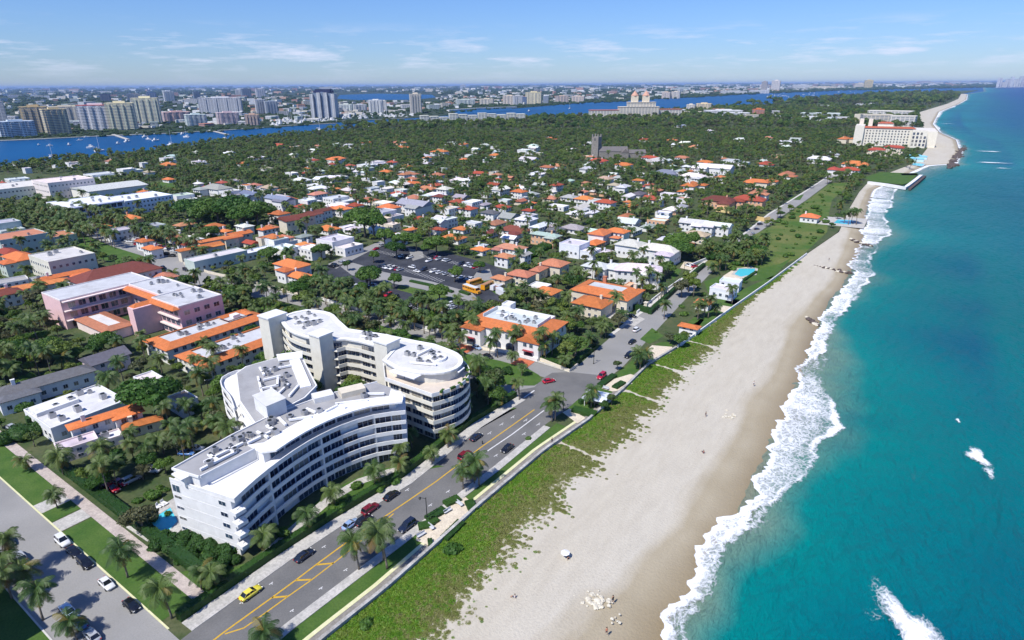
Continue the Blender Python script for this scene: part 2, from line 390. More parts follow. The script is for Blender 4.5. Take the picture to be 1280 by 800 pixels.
# ---- surf foam: sheets lying on the water
def foam_mat(name, scale=1.0, thick=1.):
    t = NT(name); f = t.attr('foam').outputs['Fac']
    mpn = t.n('Mapping'); mpn.inputs['Scale'].default_value = (1, .75, 1); t.l(t.pos(), mpn.inputs[0])
    vo = t.n('TexVoronoi', feature='DISTANCE_TO_EDGE'); vo.inputs['Scale'].default_value = .75 * scale
    nn = t.n('TexNoise'); nn.inputs['Scale'].default_value = .35 * scale; nn.inputs['Detail'].default_value = 4; t.l(mpn.outputs[0], nn.inputs['Vector'])
    ad = t.n('VectorMath', operation='MULTIPLY_ADD'); t.l(nn.outputs['Color'], ad.inputs[0]); ad.inputs[1].default_value = (6., 6., 0); t.l(mpn.outputs[0], ad.inputs[2]); t.l(ad.outputs[0], vo.inputs['Vector'])
    lace = t.math('SUBTRACT', 1., t.mp(vo.outputs['Distance'], 0., .22))
    fine = t.noise(1.5 * scale, 5, .7); big = t.noise(.09 * scale, 4, .6)
    s = t.math('ADD', t.math('MULTIPLY', lace, .30), t.math('ADD', t.math('MULTIPLY', fine, .85), t.math('MULTIPLY', big, .55)))
    s = t.math('ADD', s, t.math('MULTIPLY', f, 1.5))
    al = t.mp(s, 1.44, 2.10, 0, .96)
    al = t.math('MULTIPLY', al, t.mp(f, .0, .12))
    t.color((.80, .83, .86)); t.bump(fine, .6, .3); t.l(al, t.b.inputs['Alpha'])
    return t.fin(.8, .1)
M['foam'] = foam_mat('foam')
NF = np.arange(-60, 640, 1.); NF2 = np.arange(640, 6900, 12.)
for NN in (NF, NF2):
    near = NN[0] < 600; k = 52
    i0 = at(SHORE, NN); i1 = at(FOAM, NN); i1 = np.maximum(i1, i0 + 6); br = np.clip(at(BRK, NN), i0 + 3, i1 + 1)
    wv = sm(rng.normal(0, 1, len(NN)), 2) * 1.3 + sm(rng.normal(0, 1, len(NN)), 6) * 3.6 + sm(rng.normal(0, 1, len(NN)), 14) * 4.5
    i0 = i0 + wv * (1 if near else 0); br = br + (sm(rng.normal(0, 1, len(NN)), 5) * 3.) * (1 if near else 0)
    u = np.linspace(-.03, 1.12, k); X = i0[:, None] + (i1 - i0)[:, None] * u; Y = np.repeat(NN[:, None], k, 1)
    d0 = X - i0[:, None]; db = np.abs(X - br[:, None])
    f = np.exp(-((d0 - .7) / .7) ** 2) * .48 + np.where(d0 > 0, .56 - .46 * np.clip(u[None, :] - .30, 0, 1), 0)
    bw = 1.1 + 1.3 * np.sin(NN * .043) ** 2 + .5 * np.sin(NN * .31)
    f = np.maximum(f, np.exp(-(db / bw[:, None]) ** 2) * (.68 + .16 * np.sin(NN * .11)[:, None]))
    f = np.where(X > br[:, None] + 1, f * .62, f)
    f = np.where((X < br[:, None]) & (d0 > 0), f + .12, f)
    l2 = i0 + (i1 - i0) * .42 + sm(rng.normal(0, 1, len(NN)), 6) * 4; f = np.maximum(f, np.exp(-((X - l2[:, None]) / 1.3) ** 2) * (.62 + .1 * np.sin(NN * .07))[:, None] * (1 if near else 0))
    pt = sm(rng.normal(0, 1, len(NN)), 9) * 3.; f = f * np.where(NN > 190, np.clip(.98 + .25 * pt, .62, 1.15), 1.)[:, None]
    f *= np.clip((1.12 - u) / .25, 0, 1)[None, :]; f *= np.clip(d0 / .5 + .3, 0, 1)
    if not near: f = np.maximum(f, .6 * np.exp(-(d0 / 8.) ** 2)) * np.clip((1.12 - u) / .3, 0, 1)[None, :]
    Z = np.full(X.shape, -.93) + .35 * np.exp(-(db / 1.6) ** 2) * (1 if near else 0)
    Z += np.where(d0 < 7, .10 * np.clip((7 - d0) / 7, 0, 1), 0) + .0 + np.where(X < i0[:, None] + 1, .12, 0) 
    # keep the swash edge just above the sand
    zs = .02 - (X - (at(SHORE, NN)[:, None] - 18)) / 18 * 1.0 + .22
    Z = np.maximum(Z, np.minimum(zs, .5) * np.where(X < at(SHORE, NN)[:, None] + 8, 1, 0) + np.where(X < at(SHORE, NN)[:, None] + 8, 0, -5))
    grid_mesh('surf', X, Y, Z, M['foam'], {'foam': f}, kind='stuff', label='white lacy surf washing up along the sandy shore')
NPATCH = [0]
def patch(px, py, a, b, rot, f0=1.0, n=36):
    NPATCH[0] += 1; z0 = -.93 + .03 * NPATCH[0]
    e, nn = G(px, py, -1); th = np.linspace(0, 2 * np.pi, n); r = np.linspace(0, 1, 14)
    wob = 1 + .25 * np.sin(th * 3 + px) + .15 * np.sin(th * 5 + py)
    Xl = np.outer(r, np.cos(th) * a * wob); Yl = np.outer(r, np.sin(th) * b * wob); c, s = math.cos(R_(rot)), math.sin(R_(rot))
    f = np.repeat(((1 - r ** 1.5) * f0)[:, None], n, 1)
    grid_mesh('whitecap', e + Xl * c - Yl * s, nn + Xl * s + Yl * c, z0 + .5 * (1 - np.repeat(r[:, None], n, 1)) ** .5, M['foam'], {'foam': f}, kind='stuff', label='white foam of a wave breaking offshore')
for a in ((1222, 572, 7, 3.0, 108, 1.1), (1236, 592, 5, 1.8, 100, .7), (1197, 527, 2.4, .9, 100, .8), (1138, 788, 14, 5.5, 124, 1.0), (1095, 770, 5, 3, 60, .45),
          (1237, 190, 22, 8, 10, 1.), (1240, 204, 24, 8, 10, 1.), (1253, 211, 12, 5, 10, .8), (1184, 155, 22, 7, 0, .8), (1228, 189, 24, 4, 0, .45), (1145, 600, 7, 5, 110, .30), (1228, 203, 10, 4, 0, .4)):
    patch(*a)
# ------------------------------------------------------------------ land sheets
def sheet(name, P, z, mat, kind='structure', skirt=0, label=None):
    m = MB(); P = ccw(list(P)); m.face([(p[0], p[1], z) for p in P])
    if skirt:
        for i in range(len(P)):
            a, b = P[i], P[(i + 1) % len(P)]; m.face([(a[0], a[1], z - skirt), (b[0], b[1], z - skirt), (b[0], b[1], z), (a[0], a[1], z)])
    o = m.build(name, mat); return tag(o, kind=kind, label=label)
east = [(float(at(WALL, n)) - .9, float(n)) for n in np.concatenate([np.arange(-150, 1500, 12.), np.arange(1500, 6900, 80.)])]
west_px = [(1224, 113.5), (1200, 113.8), (1150, 114.8), (1110, 117.5), (1060, 120.5), (1010, 123.5), (960, 128), (900, 133), (860, 135), (800, 141), (740, 143), (640, 146), (600, 149), (540, 151), (470, 153), (400, 164), (340, 170), (280, 176), (200, 187), (130, 196), (60, 201), (0, 208)]
west = L(*west_px)
island = east + west + [(-1300, 250), (-1300, -150)]
sheet('ground', island, 0., M['ground'], skirt=1.6)
main_px = [(-160, 195), (0, 178), (60, 175), (130, 171), (210, 167), (290, 162), (330, 159), (400, 153.5), (440, 149), (500, 146), (560, 141), (600, 137), (640, 132), (700, 127), (760, 122.5), (830, 120), (900, 117), (950, 114.5), (1000, 112.5), (1060, 111), (1130, 110), (1200, 109.2), (1290, 109)]
mp_ = L(*main_px)
sheet('mainland', mp_ + [(6000, 90000), (-90000, 90000), (-90000, -2000), (mp_[0][0] - 500, -2000)], -.2, M['far_ground'], skirt=1.2)
sheet('far_lake', L((420, 121), (450, 122.5), (520, 121), (545, 118), (540, 114.5), (470, 113.8), (425, 116)), -.1, M['lagoon'])
sheet('far_inlet', L((566, 139.5), (600, 138.5), (640, 134.5), (640, 131.5), (600, 133), (570, 135)), -.1, M['lagoon'])
# ---- keep-out raster (trees stay off it)
GE0, GN0, GC = -1500., -50., 2.
KO = np.zeros((1150, 900), bool)      # rows = north, cols = east
KL = np.zeros_like(KO)                # lawn: free of forest
def mark(P, grid=None, d=0.):
    grid = KO if grid is None else grid
    P = ccw([tuple(p[:2]) for p in P])
    if d: P = offset_poly(P, -d)
    xs = [p[0] for p in P]; ys = [p[1] for p in P]
    j0, j1 = int((min(xs) - GE0) / GC) - 1, int((max(xs) - GE0) / GC) + 2; i0, i1 = int((min(ys) - GN0) / GC) - 1, int((max(ys) - GN0) / GC) + 2
    j0, i0 = max(j0, 0), max(i0, 0); j1, i1 = min(j1, KO.shape[1]), min(i1, KO.shape[0])
    if j1 <= j0 or i1 <= i0: return
    gx, gy = np.meshgrid(GE0 + (np.arange(j0, j1) + .5) * GC, GN0 + (np.arange(i0, i1) + .5) * GC)
    ins = np.zeros(gx.shape, bool)
    for k in range(len(P)):
        (x1, y1), (x2, y2) = P[k], P[(k + 1) % len(P)]
        if y1 == y2: continue
        ins ^= ((y1 > gy) != (y2 > gy)) & (gx < (x2 - x1) * (gy - y1) / (y2 - y1) + x1)
    grid[i0:i1, j0:j1] |= ins
def blocked(x, y, grid=None):
    grid = KO if grid is None else grid
    i, j = int((y - GN0) / GC), int((x - GE0) / GC)
    return 0 <= i < grid.shape[0] and 0 <= j < grid.shape[1] and grid[i, j]
def area_sheet(name, px, z, mat, ko=True, world=False, d=0, **k):
    P = px if world else L(*px)
    if ko: mark(P, d=d)
    return sheet(name, P, z, mat, **k)
def ribbon(name, left, right, z, mat, ko=True, thick=0, **k):
    """a strip between two world polylines"""
    m = MB(); n = max(len(left), len(right))
    def rs(P, n):
        l = np.array(P); s = np.concatenate([[0], np.cumsum(np.hypot(*(l[1:] - l[:-1]).T))]); q = np.linspace(0, s[-1], n)
        return [(float(np.interp(t, s, l[:, 0])), float(np.interp(t, s, l[:, 1]))) for t in q]
    if len(left) != len(right): left, right = rs(left, n * 2), rs(right, n * 2)
    for i in range(len(left) - 1):
        q = [left[i], left[i + 1], right[i + 1], right[i]]
        if area(q) < 0: q = q[::-1]
        if thick: m.prism(q, z - thick, z, 0, False)
        else: m.face([(p[0], p[1], z) for p in q])
        if ko: mark(q)
    o = m.build(name, mat); return tag(o, kind='structure', **k)
def road_line(P, d0, d1): return side(P, d0), side(P, d1)
# ---- coastal road (polyline of its west and east edges)
RW = L((200, 820), (240, 789), (365, 699), (425, 659), (515, 604), (602, 534), (657, 500), (712, 466), (765, 420), (810, 386), (852, 351), (905, 310), (935, 290), (962, 268), (1005, 241), (1030, 224.5), (1046, 214))
RE = L((308, 820), (357, 780), (447, 712), (535, 646), (615, 585), (680, 532), (715, 506), (755, 477), (780, 457), (815, 419), (855, 376), (912, 317), (942, 295), (966, 278), (1008, 250), (1036, 229), (1052, 217))
ribbon('coastal_road', RW[:8], RE[:8], .012, M['asphalt'])
ribbon('coastal_road', RW[7:], RE[7:], .012, M['asphalt_old'])
j = [RW[6], RW[7], (RW[8][0], RW[8][1]), RE[8], RE[7], RE[6]]
ribbon('pavement', side(RW[:7], 3.4)[1:], RW[1:7], .12, M['concrete'], thick=.12)
ribbon('pavement', RE[:6], side(RE[:6], -2.2), .12, M['concrete'], thick=.12)
ribbon('pavement', side(RW[8:], 1.6), side(RW[8:], .0), .12, M['kerb'], thick=.12)
# cross street in the foreground (runs west along north = 34 .. 22)
SN, SS = 34.3, 21.0
area_sheet('cross_street', [(-300, SN), (RW[1][0] + 1, SN), (RW[1][0] - 3, SS), (-300, SS)], .008, M['asphalt_old'], world=True)
for (e0, e1) in ((-235, -166), (-162, -156), (-150, -106)):
    area_sheet('verge', [(e0, SN + .3), (e1, SN + .3), (e1, SN + 6.5), (e0, SN + 6.5)], .05, M['lawn'], world=True)
area_sheet('pavement', [(-300, SN + 6.5), (-101.5, SN + 6.5), (-101.5, SN + 9.0), (-300, SN + 9.0)], .10, mat_noise('path_pink', (.42, .36, .33), (.56, .49, .44), .6, fine=3), world=True)
for e in (-164, -153): area_sheet('driveway', [(e - 2.5, SN), (e + 2.5, SN), (e + 2.5, SN + 6.5), (e - 2.5, SN + 6.5)], .07, M['concrete'], world=True)
m = MB(); m.box(-300, -103, SN - .02, SN + .3, 0, .14); tag(m.build('kerb', M['yellow_kerb']), kind='structure')
area_sheet('verge', [(-300, SS - .3), (-112, SS - .3), (-112, SS - 8), (-300, SS - 8)], .05, M['lawn'], world=True)
m = MB(); m.box(-300, -104, SS - .3, SS, 0, .14); tag(m.build('kerb', M['kerb']), kind='structure')
# avenue north of the round building: two carriageways round a planted median
AN = L((300, 352), (345, 364), (397, 377), (460, 395), (520, 411), (582, 428), (640, 443), (712, 466))
ribbon('avenue_wall_strip', side(AN, 1.4), AN, .10, M['concrete'])
ribbon('avenue_north_carriageway', AN, side(AN, -8.5), .010, M['asphalt_old'])
AM = side(AN, -8.5)
med = L((395, 388), (460, 402), (540, 426), (577, 441), (625, 451), (660, 461), (674, 469), (677, 476), (668, 482), (640, 482), (600, 474), (575, 462), (520, 440), (440, 410), (385, 396))
area_sheet('median_lawn', med, .06, M['lawn'], world=True)
area_sheet('avenue_south_carriageway', [(560, 445), (585, 462), (600, 474), (640, 482), (668, 482), (678, 476), (720, 478), (700, 503), (657, 502), (640, 492), (600, 484), (575, 478), (560, 466)], .009, M['asphalt_old'])
area_sheet('junction', [(677, 474), (690, 466), (712, 465), (760, 470), (715, 507), (657, 501), (640, 489), (668, 484)], .016, M['asphalt'])
# far avenue lined with palms, left
area_sheet('palm_avenue', [(60, 268), (90, 264), (128, 285), (190, 306), (240, 322), (262, 338), (300, 352), (345, 364), (330, 374), (275, 365), (225, 350), (190, 338), (150, 312), (100, 290)], .007, M['asphalt_old'])
for e, nn_ in ((0, 0),):
    area_sheet('avenue_lawn', [(100, 303), (140, 316), (170, 326), (155, 331), (120, 322), (96, 311)], .05, M['lawn'])
    area_sheet('avenue_lawn', [(95, 291), (140, 308), (185, 322), (172, 326), (130, 313), (90, 299)], .05, M['lawn'])
area_sheet('verge', [(322, 372), (360, 380), (395, 396), (372, 400), (335, 391), (312, 382)], .05, M['lawn'])
# car park
area_sheet('car_park', [(412, 330), (440, 316), (478, 302), (520, 309), (560, 316), (606, 328), (632, 338), (640, 352), (640, 374), (600, 392), (566, 396), (530, 394), (480, 382), (440, 368), (400, 352), (396, 340)], .008, M['asphalt_dark'])
area_sheet('car_park_lane', [(424, 332), (440, 328), (480, 340), (540, 352), (590, 366), (598, 374), (580, 378), (530, 362), (480, 352), (440, 344)], .014, M['asphalt_old'])
area_sheet('car_park_lane', [(410, 330), (445, 314), (476, 301), (482, 304), (446, 322), (420, 336)], .014, M['asphalt_old'])
area_sheet('car_park_lane', [(596, 340), (612, 336), (618, 352), (592, 364), (580, 362)], .014, M['asphalt_old'])
area_sheet('car_park_lane', [(510, 310), (528, 314), (530, 322), (516, 326)], .014, M['asphalt_old'])
area_sheet('car_park_verge', [(500, 356), (545, 366), (585, 378), (575, 382), (540, 374), (496, 362)], .05, M['lawn_dry'])
area_sheet('villa_forecourt', [(568, 434), (580, 425), (640, 437), (700, 455), (712, 464), (640, 442)], .03, M['cream_path'])
# east side: lawn, cream coping path, plaza by the sea wall
def wall_off(n, d): return (float(at(WALL, n)) + d, float(n))
nsA = np.arange(-40, 215, 5.)
def re_at(n):
    e = np.interp(n, [p[1] for p in RE], [p[0] for p in RE]); return float(e) + 2.3
ribbon('seaside_lawn', [(re_at(n), float(n)) for n in np.arange(20, 142, 4.)], [wall_off(n, -2.6) for n in np.arange(20, 142, 4.)], .05, M['lawn'])
ribbon('cream_path', [wall_off(n, -3.2) for n in np.arange(20, 150, 4.)], [wall_off(n, -2.3) for n in np.arange(20, 150, 4.)], .13, M['yellow_kerb'], thick=.12)
ribbon('wall_footing', [wall_off(n, -2.3) for n in np.arange(20, 210, 4.)], [wall_off(n, -.35) for n in np.arange(20, 210, 4.)], .04, M['stone'])
area_sheet('plaza', [(522, 668), (536, 657), (553, 640), (566, 629), (582, 622), (596, 634), (590, 641), (540, 684), (520, 676)], .16, M['cream_path'])
area_sheet('plaza', [(752, 486), (768, 474), (788, 468), (800, 472), (782, 487), (766, 490)], .16, M['cream_path'])
area_sheet('plaza', [(703, 516), (712, 511), (732, 523), (722, 530)], .16, M['cream_path'])
area_sheet('plaza', [(805, 441), (815, 432), (840, 434), (842, 440), (820, 452), (806, 452)], .16, M['cream_path'])
area_sheet('verge_north', [(708, 512), (722, 500), (750, 483), (770, 468), (805, 438), (825, 428), (846, 427), (800, 462), (765, 491), (730, 520)], .045, M['lawn'])
for P in ([(846, 418), (872, 402), (900, 372), (925, 376), (905, 392), (878, 408), (868, 416)],
          [(850, 350 + 62), (868, 396), (880, 400), (872, 410), (850, 425)], [(905, 378), (920, 366), (950, 352), (968, 344), (940, 372), (920, 382)], [(880, 352), (900, 345), (905, 352), (885, 366)],
          [(925, 345), (948, 336), (975, 330), (990, 322), (965, 348), (940, 352)], [(800, 416 + 8), (815, 410), (830, 420), (812, 430)],
          [(1080, 222), (1100, 215), (1148, 217), (1138, 228), (1128, 231), (1090, 227)], [(1125, 217), (1146, 216), (1148, 219), (1128, 219)]):
    area_sheet('garden_lawn', P, .05, M['lawn'])
for P in ([(668, 442), (690, 425), (726, 420), (744, 427), (716, 443), (690, 447)], [(756, 388), (790, 378), (830, 372), (818, 382), (800, 380), (790, 392)], [(838, 345), (846, 335), (852, 338), (842, 350)],
          [(650, 322), (690, 300), (700, 305), (660, 330)], [(600, 352), (640, 345), (656, 360), (620, 368)], [(100, 238 + 44), (20, 292), (60, 285)], [(25, 248), (75, 246), (80, 252), (30, 258)], [(182, 229), (215, 227), (240, 240), (200, 241)],
          [(370, 258), (395, 255), (390, 263), (372, 264)], [(780, 270 + 30), (812, 300), (825, 306), (790, 318)], [(980, 249), (1005, 243), (1000, 250)], [(625, 163), (680, 162), (680, 166), (625, 167)]):
    area_sheet('garden_lawn', P, .045, M['lawn'])
area_sheet('scrub', [(866, 330), (964, 283), (1000, 257), (1038, 229), (1062, 228), (1056, 236), (1040, 250), (1036, 268), (1034, 290), (1000, 322), (975, 332), (940, 340)], .02, M['lawn_dry'], ko=False)
for P in ([(850, 335), (856, 326), (870, 330), (864, 338)], [(904, 345), (918, 336), (940, 333), (944, 339), (925, 350), (906, 358)], [(890, 385), (904, 382), (916, 384), (905, 391)]):
    area_sheet('driveway', P, .07, M['cream_path'])
area_sheet('driveway', [(756, 396), (764, 386), (800, 396), (806, 399), (793, 408), (780, 404)], .065, M['concrete'])
# ---- road paint
m = MB(); w = MB()
def dash(P, Q, wd, mb, z=.022):
    (a, b), (c, d) = G(*P), G(*Q); l = math.dist((a, b), (c, d)); nx, ny = -(d - b) / l * wd / 2, (c - a) / l * wd / 2
    mb.face([(a + nx, b + ny, z), (a - nx, b - ny, z), (c - nx, d - ny, z), (c + nx, d + ny, z)])
def pl(pts, wd, mb):
    for a, b in zip(pts[:-1], pts[1:]): dash(a, b, wd, mb)
pl([(266, 801), (279, 791), (340, 747), (370, 725), (395, 706), (440, 673), (482, 645), (510, 626), (545, 602), (600, 560), (640, 532), (668, 512)], .35, m)
pl([(281, 792.5), (305, 785), (332, 766), (360, 745.5), (390, 724.5), (422, 700), (460, 669), (492, 642)], .30, m)
for a, b in (((340, 747), (359, 745.5)), ((370, 725.5), (389, 724.5)), ((396, 706), (417, 704))): dash(a, b, .45, m)
pl([(609, 564), (640, 543), (680, 513)], .35, w); dash((655, 497), (668, 488), .5, w)
for x, y in ((339, 729), (405, 683), (446, 658), (365, 763), (401, 735), (432, 712), (612, 541), (627, 530), (641, 521), (655, 542), (673, 530), (620, 569), (538, 631), (560, 614), (558, 625), (509, 612), (302, 753), (657, 525)):
    dash((x - 2.6, y + 1.8), (x + 2.2, y - 1.5), .20, w); dash((x, y), (x + 1.6, y + 1.4), .18, w)
tag(m.build('lane_marking', M['paint_yellow']), kind='structure'); tag(w.build('lane_marking', M['paint_white']), kind='structure')
# car park bays
m = MB()
for (x0, y0, x1, y1, n) in ((430, 352, 470, 368, 14), (470, 312, 516, 322, 16), (540, 336, 600, 350, 22), (490, 330, 556, 350, 22), (530, 318, 600, 334, 24), (480, 372, 540, 388, 18), (540, 386, 590, 388, 12)):
    for k in range(n):
        f = k / (n - 1); e, nn_ = G(x0 + (x1 - x0) * f, y0 + (y1 - y0) * f)
        m.face([(e, nn_ - 4.6, .020), (e + .25, nn_ - 4.6, .020), (e + .25, nn_, .020), (e, nn_, .020)])
tag(m.build('bay_marking', M['paint_white']), kind='structure')

# gardens in front of the apartment blocks
def strip_world(name, P, z, mat): return area_sheet(name, P, z, mat, ko=False, world=True)
g1 = side(RW[1:6], 6.2)
strip_world('front_lawn', [(-104.5, 47.5)] + [(x, y) for x, y in g1 if 50 < y < 103] + [(-95, 104), (-103.5, 100), (-109.0, 92), (-111.0, 84), (-111.5, 77), (-109.5, 66), (-106, 54), (-108, 49.5)], .04, M['lawn'])
ribbon('terrace_paving', [(-106.4, 56), (-108.6, 66), (-110.6, 77), (-109.8, 87), (-106.2, 95), (-101.8, 100.5)], [(-103.6, 57), (-105.8, 66), (-107.8, 77), (-107, 87), (-103.8, 94), (-99.8, 99)], .07, M['concrete'], ko=False)
strip_world('front_lawn', [(-101, 108)] + [(x, y) for x, y in side(RW[4:8], 6.2) if 108 < y < 140] + [(-97, 141), (-106, 138), (-100, 130), (-99, 120)], .04, M['lawn'])
strip_world('south_lawn', [(-125, 47.2), (-104.6, 47.2), (-107.5, 50.5), (-125, 48.6)], .045, M['lawn'])
area_sheet('corner_lawn', [(222, 716), (262, 708), (292, 714), (322, 700), (338, 712), (300, 735), (252, 764), (236, 748)], .055, M['lawn'], ko=True)
# ------------------------------------------------------------------ building kit
def q(me_name, fn, mats, **k):
    m = MB(); fn(m); return m.mesh(me_name, mats, **k)
def _win(m):
    m.box(-.5, .5, -.05, .02, 0, 1, 0); m.box(-.44, .44, -.07, -.051, .06, .94, 1); m.box(-.015, .015, -.085, -.071, .06, .94, 0)
WIN = q('window', _win, [M['stucco'], M['glass']])
def _win_band(m):
    m.box(-.5, .5, -.05, .02, 0, 1, 1)
    for k in (-.5, -.17, .16, .48): m.box(k, k + .02, -.09, -.051, 0, 1, 0)
    m.box(-.5, .5, -.09, -.051, .96, 1, 0)
WINB = q('glazing', _win_band, [M['stucco'], M['glass']])
def _ac(m):
    m.box(-.5, .5, -.4, .4, 0, .9, 0); m.tube([(0, 0, .9), (0, 0, 1.0)], .32, 8, 1)
ACM = q('air_conditioner', _ac, [M['metal'], M['dark_metal']])
def _chim(m):
    m.box(-.5, .5, -.4, .4, -1.6, 1.2, 0); m.box(-.6, .6, -.5, .5, 1.2, 1.4, 0)
CHIM = q('chimney', _chim, [M['stucco']])
def windows_on(root, a, b, z0, nfl, fh, w=1.4, h=1.5, gap=3.0, col=(.7, .7, .7), me=None, name='window', off=.0, sill=.9, cap=100, marg=1.):
    """windows along the outer face a->b (building on the left of a->b)"""
    me = me or WIN
    l = math.dist(a, b); n = int((l - 2 * marg + gap - w) // gap)
    if n < 1: return
    ang = math.atan2(b[1] - a[1], b[0] - a[0]); st = (l - (n - 1) * gap) / 2
    ux, uy = (b[0] - a[0]) / l, (b[1] - a[1]) / l
    for f in range(nfl):
        for k in range(n):
            if root.get('_n', 0) >= cap: return
            d = st + k * gap
            inst(name, me, root, (a[0] + ux * d + uy * off, a[1] + uy * d - ux * off, z0 + f * fh + sill), ang, (w, 1, h), col); root['_n'] = root.get('_n', 0) + 1
def roof_hip(m, x0, x1, y0, y1, z, rise, ov=.5, gable=False, x_ridge=None):
    x0 -= ov; x1 += ov; y0 -= ov; y1 += ov
    w, d = x1 - x0, y1 - y0
    if w >= d:
        i = 0.02 if gable else d / 2
        r0, r1 = (x0 + i, (y0 + y1) / 2, z + rise), (x1 - i, (y0 + y1) / 2, z + rise)
        if w - d < .3 and not gable: r1 = r0 = ((x0 + x1) / 2, (y0 + y1) / 2, z + rise); r1 = (r0[0] + .05, r0[1], r0[2])
        A, B, Cc, D = (x0, y0, z), (x1, y0, z), (x1, y1, z), (x0, y1, z)
        m.face([A, B, r1, r0]); m.face([Cc, D, r0, r1]); m.face([D, A, r0]); m.face([B, Cc, r1])
    else:
        i = 0.02 if gable else w / 2
        r0, r1 = ((x0 + x1) / 2, y0 + i, z + rise), ((x0 + x1) / 2, y1 - i, z + rise)
        A, B, Cc, D = (x0, y0, z), (x1, y0, z), (x1, y1, z), (x0, y1, z)
        m.face([B, Cc, r1, r0]); m.face([D, A, r0, r1]); m.face([A, B, r0]); m.face([Cc, D, r1])
    m.box(x0 + .02, x1 - .02, y0 + .02, y1 - .02, z - .18, z - .004)
ORANGE, TERRA, RED, MAROON, PINKT = (.60, .19, .065), (.46, .19, .11), (.36, .075, .045), (.20, .062, .050), (.50, .22, .15)
WHITE, CREAM, GREY, DGREY, PALEG, TAN, PEACH, BLUEG = (.70, .70, .70), (.66, .60, .48), (.36, .37, .38), (.13, .135, .15), (.50, .58, .54), (.45, .36, .27), (.66, .40, .25), (.22, .27, .35)
WW = (.73, .73, .72)
THINGS = []       # (object, description words, position, kind) - labels are finished at the end
def later(o, desc, cat, e, n, group=None):
    THINGS.append((o, desc, cat, e, n, group)); return o
def block(root, x0, x1, y0, y1, h, kind, rcol, wcol, nfl=2, wins=True, z0=0, rise=None, cap=60, ac=0):
    m = MB(); m.box(x0, x1, y0, y1, z0 - .3, h, 0)
    m.build('wall', M['stucco'], root, color=wcol)
    w, d = x1 - x0, y1 - y0
    if kind in ('hip', 'gable'):
        r = MB(); rs = rise or min(w, d) * .24; roof_hip(r, x0, x1, y0, y1, h, rs, .8, kind == 'gable')
        ro = r.build('roof', M['tile'] if rcol not in (WHITE, WW, GREY, DGREY, BLUEG, PALEG) else M['membrane'], root, color=rcol)
        if kind == 'gable':
            g = MB()
            if w >= d:
                for x in (x0, x1): g.face([(x, y0, h), (x, y1, h), (x, (y0 + y1) / 2, h + rs * .9)])
            else:
                for y in (y0, y1): g.face([(x0, y, h), (x1, y, h), ((x0 + x1) / 2, y, h + rs * .9)])
            g.build('gable', M['stucco'], root, color=wcol)
    else:
        r = MB(); p = .25; r.box(x0 + p, x1 - p, y0 + p, y1 - p, h - .02, h + .10)
        ro = r.build('roof', M['membrane'], root, color=rcol)
        pr = MB()
        pr.box(x0 - .06, x1 + .06, y0 - .06, y0 + p, h - .1, h + .55); pr.box(x0 - .06, x1 + .06, y1 - p, y1 + .06, h - .1, h + .55)
        pr.box(x0 - .06, x0 + p, y0 + p, y1 - p, h - .1, h + .55); pr.box(x1 - p, x1 + .06, y0 + p, y1 - p, h - .1, h + .55)
        pr.build('parapet', M['stucco'], root, color=wcol)
        for k in range(ac):
            inst('air_conditioner', ACM, root, (rnd.uniform(x0 + 2, x1 - 2), rnd.uniform(y0 + 2, y1 - 2), h + .1), rnd.choice((0, 1.57)), (rnd.uniform(1.2, 2.2),) * 3)
    if wins:
        fh = (h - z0) / nfl
        for a, b in (((x0, y0), (x1, y0)), ((x1, y0), (x1, y1))): windows_on(root, a, b, z0, nfl, fh, col=(.75, .75, .73), cap=cap, h=min(1.5, fh * .5), sill=fh * .3)
    return ro
BLD = []    # footprints
def clear(e, n, w, d, rz=0, pad=1.5, front=4.5):
    c, s = math.cos(rz), math.sin(rz)
    P = [(-w / 2 - pad, -d / 2 - front), (w / 2 + front, -d / 2 - front), (w / 2 + front, d / 2 + pad), (-w / 2 - pad, d / 2 + pad)]
    mark([(e + x * c - y * s, n + x * s + y * c) for x, y in P]); BLD.append((e, n, max(w, d) / 2))
NAMES = {ORANGE: 'orange tiled', TERRA: 'terracotta', RED: 'red tiled', MAROON: 'maroon', PINKT: 'pale pink tiled', WHITE: 'white', WW: 'white', CREAM: 'cream', GREY: 'grey', DGREY: 'dark grey', PALEG: 'pale green', TAN: 'tan', PEACH: 'peach', BLUEG: 'blue grey'}
def jit(c, a=.12):
    k = 1 + rnd.uniform(-a, a); return tuple(min(.85, v * k * (1 + rnd.uniform(-a * .4, a * .4))) for v in c)
